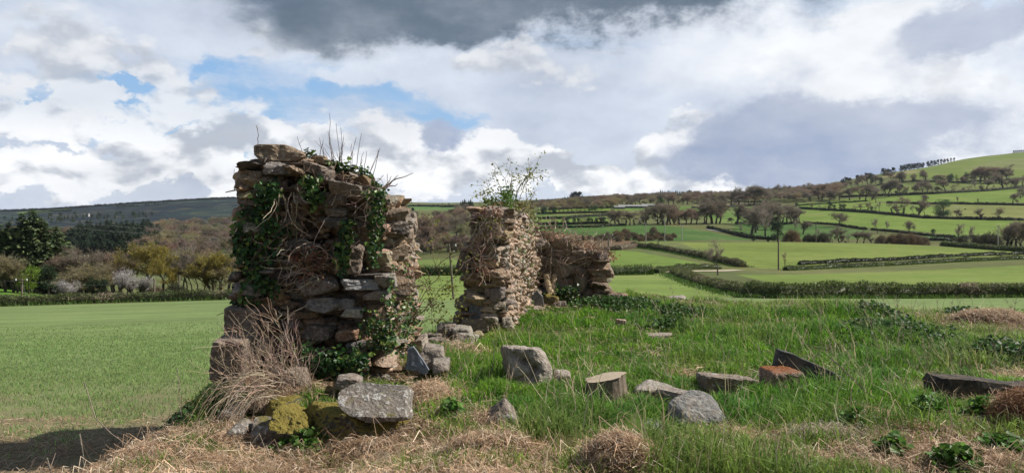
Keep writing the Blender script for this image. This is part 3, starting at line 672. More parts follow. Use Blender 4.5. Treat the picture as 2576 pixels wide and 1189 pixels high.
# ------------------------------------------------------------------ hedges
def hedge(name, path, h, wd, label, col=(.045, .06, .02), col2=(.12, .085, .05), dens=60, ls=.16, group=None, path_world=None, grass=0, hvar=.5, lsv=.3):
    P = np.array([hit(u, v)[:2] for (u, v) in path]) if path_world is None else np.array(path_world, float)
    d = np.r_[0, np.cumsum(np.hypot(*np.diff(P, axis=0).T))]; Lt = d[-1]; rg = np.random.default_rng(int(abs(P[0, 0] * 7 + P[0, 1] * 3 + Lt)) % 99991)
    n = int(np.clip(Lt / 1.2, 10, 500)); s = np.linspace(0, Lt, n); X = np.interp(s, d, P[:, 0]); Y = np.interp(s, d, P[:, 1])
    tx, ty = np.gradient(X), np.gradient(Y); L = np.hypot(tx, ty) + 1e-9; nx_, ny_ = -ty / L, tx / L; z = zt(X, Y)
    hh = h * (1 + hvar * n2(s, s * 0, .12, 5) + hvar * .8 * n2(s, s * 0, .6, 6)); ww = wd * (1 + .3 * n2(s, s * 0, .3, 7))
    mb = MB(); prof = [(-.5, -.15), (-.52, .45), (-.3, .82), (.05, .9), (.33, .8), (.5, .4), (.5, -.15)]
    V = np.stack([np.stack([X + nx_ * ww * a * .86, Y + ny_ * ww * a * .86, z + hh * b * .9], 1) for a, b in prof], 1)
    V = V + rg.normal(0, .05 * h, V.shape); m = len(prof); i = np.arange(n - 1)[:, None] * m + np.arange(m - 1)[None]
    mb.add(V.reshape(-1, 3), np.stack([i, i + 1, i + m + 1, i + m], -1).reshape(-1, 4), np.asarray(col) * .5 + np.asarray(col2) * .2)
    N = int(Lt * dens); k = rg.random(N) * Lt; f = lambda A: np.interp(k, s, A); th = rg.uniform(-.2, np.pi + .2, N)
    a = np.cos(th) * .54; b = np.clip(np.sin(th), -.1, 1) ** .7 * 1.0; b = np.where(np.isnan(b), 0, b)
    rr = rg.uniform(.85, 1.12, N); Q = np.stack([f(X) + f(nx_) * f(ww) * a * rr, f(Y) + f(ny_) * f(ww) * a * rr, f(z) + f(hh) * b * rr], 1)
    patch = sst(-.12, .25, n2(k, k * 0, .10, 15) + .35 * n2(k * 1.0, b * 3, .5, 16))[:, None]
    C = vary(col, N, rg, lsv) * (1 - patch) + vary(col2, N, rg, lsv) * patch
    cards(mb, Q, ls, C, rg)
    K = N // 3; A = Q[:K]; ribbons(mb, A, A + np.stack([rg.normal(0, .1, K), rg.normal(0, .1, K), rg.uniform(.05, .4, K)], 1) * h * .6, ls * .09, vary((.13, .10, .07), K, rg), rg)
    if grass:
        N = int(Lt * grass); k = rg.random(N) * Lt; a = rg.normal(0, .42, N); xx, yy = f(X) + f(nx_) * wd * (a + np.sign(a) * .45), f(Y) + f(ny_) * wd * (a + np.sign(a) * .45)
        B = np.stack([xx, yy, zt(xx, yy)], 1); ribbons(mb, B, B + np.stack([rg.normal(0, .15, N), rg.normal(0, .15, N), rg.uniform(.2, .55, N)], 1), .05, vary((.085, .15, .03), N, rg, .2), rg)
    o = mb.build(name, M['leaf'], origin=(X[n // 2], Y[n // 2], z[n // 2])); return tag(o, label, 'hedge', group)
BRN, DKG, GRN = (.33, .26, .185), (.095, .125, .04), (.15, .20, .05)
hedge('hedge', [(-420, 774), (0, 769), (300, 760), (600, 752), (800, 750), (1010, 750)], 1.3, 1.6, 'clipped brown and green hedge along the far end of the left crop field', DKG, BRN, 170, .13, grass=30)
hedge('hedge', [(985, 693), (1060, 693), (1160, 692), (1300, 692), (1530, 692), (1640, 690)], 1.9, 1.6, 'dense dark green clipped hedge seen through the ruin doorway and beside the end wall', (.085, .13, .03), (.06, .095, .025), 170, .12, grass=20, hvar=.1)
hedge('hedge', [(1650, 687), (1700, 680), (1760, 676), (1810, 676)], 1.2, 1.3, 'low dark hedge stub beside the pale farm track', DKG, GRN, 150, .12)
hedge('hedge', [(1700, 690), (1740, 706), (1790, 722), (1850, 737), (1900, 745), (1960, 749)], 1.35, 2.4, 'overgrown hedge bank slanting down from the track to the near right hedge', (.13, .15, .055), (.24, .19, .13), 260, .13, grass=120)
hedge('hedge', [(1880, 747), (1960, 750), (2200, 750), (2400, 749), (2600, 748), (2900, 747)], 1.75, 1.8, 'tall untrimmed hedge of brown bramble and green leaf behind the near right field', (.10, .14, .035), (.30, .235, .165), 330, .12, grass=90, hvar=.3)
hedge('hedge', [(1975, 680), (2100, 674), (2250, 667), (2400, 659), (2575, 652), (2900, 648)], 1.0, 1.9, 'nearer of two dark hedges edging the sunken lane on the right', DKG, GRN, 120, .17, grass=30)
hedge('hedge', [(2010, 666), (2120, 660), (2250, 655), (2400, 646), (2575, 640), (2900, 640)], .95, 1.6, 'farther of two dark hedges edging the sunken lane on the right', (.035, .05, .018), (.06, .075, .025), 90, .18)
hedge('hedge', [(1590, 620), (1640, 625), (1700, 635), (1770, 650), (1820, 662), (1868, 672)], 1.5, 2.6, 'brown overgrown hedge bank curving down between the two middle crop fields', (.10, .115, .045), (.2, .16, .11), 140, .2, grass=60)
hedge('hedge', [(1440, 632), (1500, 630), (1560, 628), (1600, 622)], 1.6, 2.4, 'brown scrubby hedge behind the top of the end wall', BRN, DKG, 90, .2)
hedge('hedge', [(2370, 618), (2450, 624), (2530, 630), (2620, 634), (2800, 636)], 1.9, 2.6, 'dark hedge on the brow of the right hand crop field', DKG, (.10, .085, .035), 60, .25)
far = [([(2030, 562), (2100, 566), (2178, 578)], 1.6, 'low hedge below the lone spreading oak'), ([(2192, 579), (2250, 584), (2320, 592), (2400, 598)], 1.5, 'hedge sloping down past the twin bare trees'),
 ([(2010, 525), (2120, 531), (2220, 539), (2320, 549), (2420, 552), (2575, 555), (2800, 557)], 2.4, 'long dark hedge under the big green tree'), ([(2000, 518), (2080, 513), (2180, 507)], 1.6, 'hedge running up to the bare hedgerow oaks'),
 ([(2230, 511), (2320, 514), (2400, 513), (2575, 517), (2800, 518)], 2.2, 'hedge just above the big green tree'), ([(2110, 497), (2250, 492), (2350, 488), (2480, 481), (2575, 473), (2800, 462)], 2.6, 'hedge line below the row of bare hillside trees'),
 ([(2140, 476), (2220, 466), (2300, 457), (2400, 460), (2575, 452)], 2.4, 'uppermost hedge on the green hill'), ([(1345, 551), (1420, 550), (1500, 544), (1600, 541)], 2.2, 'dark hedge between the small terraced fields beyond the end wall'),
 ([(1345, 566), (1440, 565), (1530, 563)], 2.2, 'hedge of small dark trees below the terraced fields'), ([(1350, 576), (1420, 573), (1500, 572), (1570, 568)], 1.6, 'broken stone and thorn hedge above the dark green pasture'),
 ([(1350, 539), (1440, 537), (1530, 535)], 1.8, 'thin dark hedge below the grazing cattle'), ([(1380, 528), (1480, 524), (1560, 523), (1700, 520)], 2.0, 'dark hedge in front of the long sheds'),
 ([(1740, 524), (1800, 522), (1900, 517), (1930, 515)], 2.6, 'black hedge under the pale strip fields'), ([(1745, 512), (1830, 509), (1930, 508)], 1.6, 'dark hedge between the pale strip fields'),
 ([(1850, 563), (1900, 562), (1960, 565), (2010, 562)], 1.8, 'hedge under the bare trees in the valley bottom'), ([(1780, 574), (1830, 586), (1890, 600), (1950, 604)], 2.0, 'brown hedge beside the grey lane'),
 ([(1340, 509), (1420, 502), (1500, 497), (1580, 493)], 3.0, 'skyline hedge left of the dark fir clump'), ([(1450, 498), (1600, 494), (1720, 492)], 2.0, 'reddish hedge below the brown ridge field'),
 ([(970, 520), (1050, 519), (1150, 521)], 4.0, 'faraway hedge across the ridge beyond the doorway'), ([(60, 540), (120, 533), (180, 530)], 5.0, 'dark hedge below the small bright field of the shaded far hillside'),
 ([(0, 531), (150, 522), (300, 514), (450, 506), (590, 498), (700, 500)], 7.0, 'wooded hedge along the top of the shaded far hill'), ([(2290, 604), (2380, 606), (2450, 600)], 2.0, 'scrubby hedge at the foot of the right hillside')]
for path, h, lab in far: hedge('hedge', path, h, 2.2, lab, (.032, .045, .018), (.05, .055, .025), 16, .5, hvar=.4)

# ------------------------------------------------------------------ trees one can tell apart
Z8 = lambda x, yb, yt: (1877.5 + x * .3384, 368.8 + yb * .3384, 368.8 + yt * .3384)
Z7 = lambda x, yb, yt: (1274 + x * .282, 435.9 + yb * .282, 435.9 + yt * .282)
Z6 = lambda x, yb, yt: (x * .3383, 469.4 + yb * .3383, 469.4 + yt * .3383)
def row(Z, items, name, kind, label, group, cat='tree', **kw):
    for it in items:
        k = kw.copy()
        if len(it) > 3: k['aspect'] = it[3]
        tree(name, kind if isinstance(kind, str) else kind[int(_rt.integers(len(kind)))], *Z(*it[:3]), label, cat, group, **k)
# right hillside
tree('bare_tree', 'oak', *Z8(690, 592, 500), 'lone bare spreading oak on the low hedge of the right hillside', parts=True)
tree('bare_tree', 'sparse', *Z8(975, 642, 545), 'open bare tree with twin stems at the end of the low hedge', aspect=1.2)
tree('bare_tree', 'sparse', *Z8(1030, 645, 560), 'slimmer bare tree right beside the twin stemmed one', aspect=.9)
tree('bare_tree', 'oak', *Z8(1205, 645, 562), 'small leaning bare tree on the hedge right of the twin stemmed tree', aspect=.8)
tree('dark_bush', 'holly', *Z8(1385, 662, 612), 'small round dark bush alone in the right hillside pasture', 'bush', aspect=1.1)
tree('green_tree', 'green', *Z8(1460, 530, 395), 'big dense dark green tree standing on the hillside hedge', parts=True, aspect=1.15, idx=0)
row(Z8, [(1080, 492, 412), (1165, 502, 382), (1275, 516, 410), (1325, 518, 420), (1240, 505, 440), (1120, 498, 440)], 'bare_tree', ['sparse', 'ivied', 'bare'], 'tall bare tree in the hedge just left of the big green tree', 'bare trees left of the big green tree')
row(Z8, [(545, 467, 432), (590, 470, 438), (620, 472, 410), (650, 472, 430), (700, 473, 425), (725, 474, 425), (810, 477, 440), (840, 478, 430), (895, 482, 418), (930, 484, 445), (985, 486, 415), (480, 462, 430), (960, 485, 440)], 'hedge_tree', ['ivied', 'holly', 'sparse'], 'small dark tree in the hedge above the lone oak field', 'small trees in the hedge above the lone oak')
row(Z8, [(1750, 543, 468), (1885, 547, 460), (1560, 528, 470), (1600, 535, 495)], 'bare_tree', ['ivied', 'bare'], 'bare bushy tree on the hedge right of the big green tree', 'bare trees right of the big green tree')
row(Z8, [(1570, 420, 375), (1723, 424, 388), (1860, 425, 405)], 'hedge_tree', 'ivied', 'tiny upright tree on the hedge above the big green tree', 'tiny trees on the hedge above the big green tree', aspect=.5)
row(Z8, [(1975, 425, 350), (2035, 385, 312), (2010, 425, 395), (1155, 415, 385), (1345, 425, 365), (1190, 420, 400), (1310, 425, 395)], 'bare_tree', ['bare', 'olive'], 'rounded bare tree rising behind the hedge above the big green tree', 'rounded trees behind the upper hedges')
row(Z8, [(1310, 354, 255), (1385, 353, 298), (1415, 351, 303), (1480, 348, 250), (1530, 343, 283), (1600, 338, 308), (1240, 357, 290), (1195, 361, 300), (1340, 355, 290), (1270, 356, 300), (1450, 350, 310), (1705, 328, 258), (1780, 324, 245), (1905, 313, 205), (1840, 315, 285), (1965, 308, 250), (1990, 304, 238), (2050, 295, 233), (2075, 290, 225), (1745, 328, 290), (1010, 368, 285), (1055, 372, 258), (1080, 368, 265), (1030, 370, 290), (960, 418, 290), (885, 402, 298), (930, 400, 310), (1650, 333, 290), (1940, 312, 262)], 'bare_tree', ['bare', 'bare', 'sparse', 'ivied'], 'bare tree in the long middle row across the green hillside', 'bare trees in the middle row of the hillside')
row(Z8, [(1335, 268, 183), (1225, 268, 207), (1165, 265, 195), (1080, 262, 190), (1105, 265, 200), (1130, 268, 195), (860, 272, 213), (900, 278, 215), (960, 278, 220), (1690, 268, 178), (1735, 268, 172), (1770, 270, 158), (1850, 268, 165), (1880, 268, 155), (1920, 270, 190), (1450, 278, 215), (1600, 275, 225), (1660, 272, 215), (1810, 275, 200), (2000, 268, 235), (2040, 262, 235), (985, 275, 230), (820, 285, 235), (780, 300, 255), (830, 300, 255)], 'bare_tree', ['bare', 'bare', 'olive', 'russet'], 'bare rounded tree in the top row under the hill pasture', 'bare trees in the top row of the hillside')
row(Z8, [(1400, 276, 218), (1440, 280, 225), (1520, 272, 205), (1500, 275, 215), (1630, 268, 195), (930, 278, 200), (1240, 275, 235), (1000, 285, 235), (1160, 282, 245)], 'dark_tree', 'holly', 'small dark evergreen in the top row under the hill pasture', 'dark evergreens in the top row of the hillside', 'tree')
tree('young_tree', 'lime', *Z8(1560, 272, 200), 'slim pale green tree among the top row of the hillside', aspect=.5)
tree('dark_tree', 'pine', *Z8(1135, 366, 280), 'dark spreading evergreen at the left of the middle row', aspect=1.2)
sky_r = [(740, 278, 228), (715, 280, 238), (765, 276, 232), (825, 258, 212), (850, 262, 215), (890, 236, 195), (915, 236, 198), (1020, 216, 160), (1045, 214, 165), (1090, 200, 155), (1065, 206, 170)]
row(Z8, sky_r, 'skyline_tree', 'pine', 'dark bushy pine where the skyline starts to climb', 'dark pines at the foot of the skyline', aspect=1.1)
row(Z8, [(1150 + 20 * k, 186 - 4.3 * k * 1.02, 138 - 3.7 * k) for k in range(9)] + [(1350 + 24 * k, 142 - 6.0 * k, 97 - 3.6 * k) for k in range(9)], 'skyline_tree', 'pine', 'dark pine in the line marching up the hill skyline', 'pines in line on the hill skyline', aspect=.85)
row(Z8, [(1985 + 14 * k, 36 - 2.2 * k, 17 - 1.6 * k) for k in range(7)], 'skyline_tree', 'pine', 'tiny dark pine on the hilltop at the edge of the view', 'pines on the hilltop')
# valley foot of the right hillside
row(Z8, [(40, 650, 470), (15, 590, 500), (135, 683, 545), (190, 560, 430), (140, 570, 420), (220, 560, 470), (265, 568, 452), (300, 575, 448), (340, 575, 455), (400, 575, 462), (375, 570, 470), (80, 620, 480), (110, 585, 430), (420, 650, 560), (350, 640, 565)], 'bare_tree', ['bare', 'sparse', 'bare'], 'tall bare tree in the valley cluster above the middle crop field', 'bare valley trees above the middle crop field')
tree('russet_bush', 'russetbush', *Z8(335, 700, 618), 'round russet leafless bush just behind the brow of the crop field', 'bush', aspect=.95, Y=345)
row(Z8, [(1080, 705, 652), (1140, 707, 640), (1210, 709, 645), (1270, 711, 660), (1000, 703, 655), (1320, 713, 672)], 'scrub', ['russetbush', 'scrub'], 'leafless willow bush in the rounded brown thicket behind the field brow', 'willow bushes behind the brow of the right crop field', 'bush', Y=350)
row(Z8, [(690, 700, 608), (545, 702, 622), (870, 704, 635), (760, 700, 650), (640, 702, 625), (930, 704, 650), (820, 703, 640)], 'bare_tree', ['sparse', 'bare'], 'bare grey tree rising from the dip behind the field brow', 'bare trees in the dip behind the brow', Y=365)
row(Z8, [(460, 702, 650), (500, 702, 655), (570, 702, 640), (50, 690, 655), (160, 690, 665), (1525, 722, 690), (230, 600, 545)], 'dark_bush', ['darkbush', 'holly'], 'dark bush poking up behind the brow of the crop field', 'dark bushes behind the brow of the crop field', 'bush', Y=355)
tree('birch_tree', 'sparse', *Z8(1560, 718, 588), 'pale stemmed bare tree on the brow of the right crop field', Y=345, aspect=1.1)
tree('birch_tree', 'sparse', *Z8(1655, 718, 605), 'slender bare tree right of the pale stemmed one on the field brow', Y=350, aspect=.8)
row(Z8, [(1930, 715, 590), (2000, 712, 575), (2045, 705, 638), (1960, 712, 610)], 'bare_tree', ['bare', 'ivied'], 'grey bare tree by the pale pole at the right field brow', 'bare trees by the pole at the right field brow', Y=380)
row(Z8, [(1800, 710, 645), (1765, 708, 655), (1840, 708, 650), (1600, 712, 660), (1720, 705, 660)], 'dark_bush', 'darkbush', 'dark thorn bush left of the pale pole at the field brow', 'dark thorn bushes left of the pale pole', 'bush', Y=375, aspect=.8)
# middle distance beyond the end wall
row(Z7, [(970, 470, 330), (1010, 468, 345), (1060, 470, 338), (1100, 468, 350), (1140, 465, 345), (1230, 460, 318), (1250, 462, 340), (920, 468, 365)], 'bare_tree', ['bare', 'ivied'], 'bare brown tree in the copse below the long sheds', 'bare trees of the copse below the long sheds')
row(Z7, [(1350, 460, 295), (1395, 460, 280), (1430, 460, 290), (1500, 458, 298), (1460, 455, 308), (1540, 455, 320), (1640, 458, 325), (1690, 455, 345), (1600, 458, 345)], 'bare_tree', ['bare', 'russet'], 'tall bare brown tree behind the dark pasture and its poles', 'tall bare trees behind the dark pasture')
row(Z7, [(1780, 455, 285), (1830, 452, 245), (1870, 452, 265), (1900, 450, 300), (1760, 455, 310)], 'bare_tree', ['bare', 'russet'], 'tall reddish bare tree standing left of the grey lane', 'reddish trees left of the lane')
row(Z7, [(2055, 455, 293), (2170, 460, 330), (2010, 452, 400), (2220, 530, 345), (2310, 565, 280), (2250, 480, 355), (2370, 500, 300), (2090, 545, 460), (2340, 480, 320)], 'bare_tree', ['bare', 'sparse'], 'bare tree on the green slope right of the grey lane', 'bare trees right of the lane')
row(Z7, [(290, 458, 405), (410, 458, 393), (515, 458, 398), (540, 457, 390), (605, 455, 395), (640, 455, 395), (660, 453, 398), (730, 455, 395), (760, 455, 400), (800, 455, 395), (830, 454, 385), (850, 455, 390), (870, 452, 388), (450, 458, 425), (700, 455, 400)], 'hedge_tree', ['holly', 'ivied', 'holly'], 'small dark green tree in the row below the terraced fields', 'small dark trees below the terraced fields')
row(Z7, [(340, 368, 298), (325, 368, 310), (430, 362, 300), (420, 362, 308), (790, 335, 288), (760, 335, 295), (740, 338, 302)], 'dark_tree', 'green', 'dark ivy green tree in front of the brown wood left of the sheds', 'green trees in front of the brown wood', aspect=.9)
row(Z7, [(240 + 38 * k, 360 - 2.3 * k, 292 - 1.5 * k + (k * 7 % 5) * 4) for k in range(17)], 'bare_tree', ['bare', 'ivied', 'olive'], 'bare brown tree along the front of the wood left of the sheds', 'bare trees along the front of the brown wood')
row(Z7, [(900 + 42 * k, 296 - 1.0 * k, 212 + (k * 5 % 7) * 7 - 1.2 * k) for k in range(26)], 'bare_tree', ['bare', 'russet', 'olive', 'bare'], 'bare brown tree in the ridge wood behind the long sheds', 'bare trees of the ridge wood')
row(Z7, [(800 + 43 * k, 258 - 1.5 * k, 222 + (k * 3 % 5) * 5 - 1.2 * k) for k in range(30)], 'bare_tree', ['bare', 'russet', 'bare'], 'bare tree in the upper part of the ridge wood', 'bare trees of the upper ridge wood')
tree('green_tree', 'green', *Z7(1375, 300, 218), 'bright dark green tree among the brown ridge wood by the shed end', aspect=.95, idx=1)
row(Z7, [(580 + 15 * k, 222 - 1.2 * k, 172 - (k % 3) * 5) for k in range(6)], 'fir_tree', ['conifer', 'pine'], 'dark fir in the isolated clump on the skyline beyond the end wall', 'firs of the skyline clump', aspect=1.1)
row(Z7, [(1355 + 17 * k, 206 - .8 * k, 164 - (k * 7 % 4) * 5) for k in range(12)], 'fir_tree', 'conifer', 'pointed dark fir in the skyline row above the ridge wood', 'firs of the skyline row')
row(Z7, [(1630, 178, 145), (1612, 178, 150), (1648, 178, 150)], 'skyline_tree', 'pine', 'dark flat topped pine right of the skyline firs', 'dark pines right of the skyline firs')
row(Z7, [(265, 252, 234), (300, 250, 236), (375, 246, 226), (400, 244, 230), (435, 240, 222), (500, 234, 216), (520, 232, 210), (545, 230, 208), (340, 248, 238), (870, 198, 182), (1210, 186, 174), (1280, 184, 174), (710, 212, 200)], 'skyline_tree', 'holly', 'small round hedge tree dotted along the skyline beyond the end wall', 'small skyline hedge trees')
row(Z7, [(2070, 290, 145), (2160, 285, 138), (2210, 285, 132), (2290, 285, 145), (2350, 280, 140), (2120, 288, 160), (1700, 240, 170), (1760, 240, 172), (1840, 245, 160), (1930, 265, 185), (2000, 285, 175), (1890, 250, 185), (1660, 235, 180)], 'bare_tree', ['bare', 'sparse', 'bare'], 'tall bare tree breaking the skyline above the pale strip fields', 'tall skyline trees above the pale strips')
row(Z7, [(1060, 555, 490), (1120, 560, 520), (990, 590, 510), (1310, 535, 478), (1260, 560, 525), (1490, 575, 530), (860, 600, 540), (930, 598, 545), (1330, 590, 540), (1420, 595, 545), (1160, 595, 540), (780, 605, 560), (1240, 600, 555), (1080, 600, 560), (700, 600, 565), (640, 600, 570), (1000, 610, 565), (1380, 600, 560), (900, 560, 520), (960, 575, 530), (1030, 575, 525), (1090, 580, 535), (1150, 575, 530), (1200, 580, 540), (1250, 585, 545), (1300, 570, 530), (1350, 570, 520), (1400, 575, 530), (1450, 585, 540), (820, 590, 545), (740, 590, 550), (680, 585, 550), (1290, 600, 560), (1200, 605, 565), (1460, 600, 560)], 'scrub_bush', ['scrub', 'darkbush', 'russetbush', 'scrub'], 'leafless scrub bush in the rough brown strip below the dark pasture', 'scrub bushes of the rough strip', 'bush')
row(Z7, [(1180, 440, 405), (1215, 438, 415), (1320, 432, 405), (1350, 430, 410)], 'blossom_bush', 'blossom', 'pale blackthorn bush flowering among the bare copse', 'flowering blackthorns of the copse', 'bush', aspect=1.3)
tree('bare_tree', 'sparse', 1805, 692, 612, 'isolated bare tree with upswept twigs standing on the slanting hedge bank', aspect=1.35, parts=True, idx=0)
tree('bare_sapling', 'sparse', 1657, 626, 606, 'spindly sapling in the brown curving hedge', 'tree', aspect=.6)
tree('bare_sapling', 'ivied', *Z8(285, 885, 795), 'slight sapling next to the dark pole in the right fields', 'tree', aspect=.5)
row(Z8, [(540 + 75 * k, 395 + (k * 3 % 4) * 3, 290 + (k * 5 % 6) * 8) for k in range(5)] + [(20 + 55 * k, 380 - 2 * k, 305 - 3 * k + (k * 5 % 4) * 8) for k in range(10)] + [(290 + 45 * k, 330 - 3 * k, 288 - 3 * k + (k * 7 % 4) * 5) for k in range(11)], 'bare_tree', ['bare', 'russet', 'bare', 'olive'], 'bare tree in the brown wood filling the dip of the skyline', 'bare trees of the brown skyline wood')
tree('young_tree', 'lime', *Z8(320, 400, 345), 'yellow green leafing tree at the foot of the brown skyline wood', aspect=1.1)
row(Z8, [(370, 450, 415), (470, 410, 370), (560, 405, 370), (650, 400, 350)], 'dark_bush', 'holly', 'dark shrub at the edge of the brown skyline wood', 'dark shrubs at the edge of the skyline wood', 'bush')
# through the doorway
tree('bare_tree', 'oak', 1710 * 0 + 1128 + 20, 600, 548, 'pale spreading bare tree seen through the ruin doorway', aspect=1.1, parts=True)
Zd = lambda x, yb, yt: ((1400 + x * .33647) / 1.4913, (700 + yb * .33647) / 1.4913, (700 + yt * .33647) / 1.4913)
row(Zd, [(470, 560, 430), (520, 700, 500), (600, 720, 360), (660, 700, 480), (580, 640, 440), (710, 640, 420), (760, 600, 480), (800, 470, 380), (830, 480, 385), (1050, 500, 390), (1000, 620, 520), (720, 480, 395), (640, 480, 420), (480, 720, 600), (560, 740, 620), (640, 760, 650), (900, 720, 600), (960, 730, 620)], 'bare_tree', ['bare', 'olive', 'russet', 'ivied', 'scrub'], 'bare tree or thorn in the valley tangle seen through the doorway', 'valley trees seen through the doorway')
row(Zd, [(430 + 62 * k, 340, 270 + (k * 5 % 4) * 12) for k in range(12)], 'bare_tree', ['bare', 'olive'], 'far bare tree in the wood line beyond the doorway', 'far wood line beyond the doorway')
row(Zd, [(350, 300, 235), (400, 295, 230), (440, 300, 235), (380, 300, 240)], 'dark_tree', 'pine', 'dark tree in the small clump left of the doorway view', 'dark trees left of the doorway view')
row(Zd, [(975 + 22 * k, 250, 165 - (k % 3) * 12) for k in range(7)], 'fir_tree', 'conifer', 'dark fir of the compact clump left of the ruin top shrub', 'firs left of the ruin top shrub')
row(Zd, [(390, 190, 165), (425, 190, 168), (270, 190, 172), (770, 205, 185), (840, 205, 180)], 'skyline_tree', 'holly', 'tiny far tree on the ridge seen past the pier', 'tiny ridge trees past the pier')
# left: the dark conifers, plantation, and the belt along the hedge
row(Z6, [(160, 800, 232, 1.6), (245, 790, 200, 1.5), (325, 800, 285, 1.8), (415, 805, 320, 1.8), (60, 780, 290, 1.7), (-40, 780, 260, 1.7), (110, 800, 330, 1.5), (380, 800, 390, 1.6), (290, 800, 260, 1.5), (460, 815, 440, 1.5), (200, 800, 280, 1.5), (20, 790, 420, 1.5), (350, 805, 460, 1.7), (150, 805, 420, 1.8)], 'conifer', 'conifer', 'big dark spruce in the clump at the left edge', 'big spruces at the left edge', Y=165, parts=True)
row(Z6, [(-30, 790, 520), (40, 760, 520), (100, 760, 540), (130, 770, 600)], 'bare_tree', 'olive', 'grey green budding tree under the big spruces', 'budding trees under the big spruces', Y=150)
tree('young_tree', 'lime', *Z6(215, 740, 580), 'bright yellow green tree in front of the big spruces', aspect=1.0, Y=150)
tree('dark_tree', 'holly', *Z6(360, 810, 590), 'rounded green tree at the right foot of the big spruces', Y=148, aspect=.9)
pl = []
for r_, (yb, n_, y0, ht) in enumerate([(530, 19, 0, 125), (480, 20, 12, 135), (430, 20, -6, 140), (380, 18, 8, 120)]):
    for k in range(n_):
        x = 505 + (690 / n_) * (k + .5 * (r_ % 2)) + _rt.uniform(-8, 8); hh = ht * _rt.uniform(.85, 1.15); sh = 0 if x > 575 else 60
        pl.append((x, yb + sh * .3, yb - hh + sh * .5, 1.5))
row(Z6, pl, 'plantation_fir', 'plantation', 'dark fir packed in the dense plantation block on the left', 'firs of the plantation block', aspect=1.0)
row(Z6, [(880 + 18 * k, 158 - k * .6, 134 + (k * 5 % 3) * 4) for k in range(9)] + [(1085 + 22 * k, 146 - 2 * k, 126 - k * 1.5 + (k % 3) * 4) for k in range(8)] + [(1490 + 26 * k, 100 - k, 84 + (k % 3) * 3) for k in range(8)] + [(550, 158, 146), (575, 156, 148), (650, 158, 150)], 'skyline_tree', 'holly', 'tiny dark tree on the crest of the shaded far hill', 'trees on the crest of the far hill', aspect=1.6)
tree('dark_tree', 'pine', *Z6(1720, 505, 398), 'single dark conical tree left of the stone pier', aspect=1.0)
tree('budding_tree', 'budding', *Z6(1110, 800, 466), 'large yellow green budding tree behind the left hedge', Y=140, aspect=1.02, parts=True, idx=0)
tree('budding_tree', 'budding', *Z6(1215, 805, 560), 'smaller yellowish tree leaning on the right of the large budding tree', Y=138, aspect=1.0, parts=True, idx=1)
tree('bare_tree', 'olive', *Z6(570, 815, 590), 'wide bare grey tree with pale limbs behind the left hedge', Y=132, aspect=1.35, parts=True, idx=0)
tree('bare_tree', 'olive', *Z6(720, 815, 600), 'wide bare olive tree with ivied foot beside the wide grey one', Y=134, aspect=1.3, parts=True, idx=1)
row(Z6, [(540, 790, 540), (640, 790, 560), (700, 790, 500), (790, 790, 490), (850, 790, 520), (910, 790, 560), (750, 800, 570), (610, 790, 570)], 'bare_tree', ['russet', 'bare', 'russet'], 'tall brown bare tree between the spruces and the yellow tree', 'brown trees between spruces and yellow tree', Y=158)
row(Z6, [(690, 820, 680), (760, 820, 690), (1075, 815, 690), (1040, 815, 705), (640, 820, 730)], 'ivy_bush', 'holly', 'dark ivy thicket at the foot of the trees behind the left hedge', 'ivy thickets behind the left hedge', 'bush', Y=130, aspect=1.1)
row(Z6, [(900, 805, 655, .9), (985, 805, 632, .9), (945, 808, 680, .9), (1075, 800, 680, .7)], 'blossom_tree', 'blossom', 'white flowering thorn between the brown trees and yellow tree', 'white thorns beside the yellow tree', Y=126)
row(Z6, [(450, 812, 705, 1.4), (500, 815, 730, 1.3)], 'blossom_tree', 'blossom', 'low pale flowering thorn under the wide bare grey tree', 'low pale thorns under the bare grey tree', Y=126)
row(Z6, [(1355, 800, 470), (1395, 795, 490), (1475, 785, 520), (1430, 795, 540), (1330, 800, 560), (1510, 785, 560)], 'bare_tree', 'sparse', 'tall pale stemmed bare tree between the yellow tree and the pier', 'pale stemmed trees left of the pier', Y=142, aspect=.95)
row(Z6, [(1630, 790, 520, 1.1), (1560, 780, 535, 1.0), (1700, 780, 515, 1.0), (1580, 785, 600, .9)], 'budding_tree', ['olive', 'budding'], 'brown tree flushed with yellow just left of the pier', 'yellow flushed trees left of the pier', Y=140)
row(Z6, [(880, 820, 770), (1290, 815, 720), (1160, 815, 740), (1240, 815, 760), (1350, 805, 740), (800, 820, 770)], 'scrub_bush', ['darkbush', 'scrub'], 'low scrub bush close behind the left hedge', 'scrub bushes behind the left hedge', 'bush', Y=124)
# far woods that read as one mass
def wood_mass(name, poly, n, kinds, hpx, label, seed):
    rg = np.random.default_rng(seed); P = np.array(poly, float); lo, hi = P.min(0), P.max(0); mb = MB(); c = 0
    while c < n:
        u, v = rg.uniform(lo[0], hi[0]), rg.uniform(lo[1], hi[1])
        if sdpoly(np.array([u]), np.array([v]), P)[0] > 0: continue
        c += 1; p = hit(u, v); h = rg.uniform(.8, 1.35) * hpx / KF * p[1]; h = min(max(h, 4), 13); w_, cr, _, _ = PROTO[kinds[int(rg.integers(len(kinds)))]][0]
        an = rg.uniform(0, 6.28); ro = np.array([[math.cos(an), -math.sin(an), 0], [math.sin(an), math.cos(an), 0], [0, 0, 1]]); tone = rg.uniform(.75, 1.3) * (1 + rg.normal(0, .06, 3))
        V = np.concatenate(cr.V); C = np.concatenate(cr.C); F = np.concatenate(cr.F4); st = 2
        F = F[rg.permutation(len(F))[:max(500, int(len(F) * .8))]]; q = V[F.ravel()] @ ro.T * h * np.array([1.1, 1.1, 1]) + p - np.array([0, 0, .3])
        mb.add(q, np.arange(len(q)).reshape(-1, 4), C[F.ravel()] * tone)
    return tag(mb.build(name, M['twig']), label, 'wood', kind='stuff')
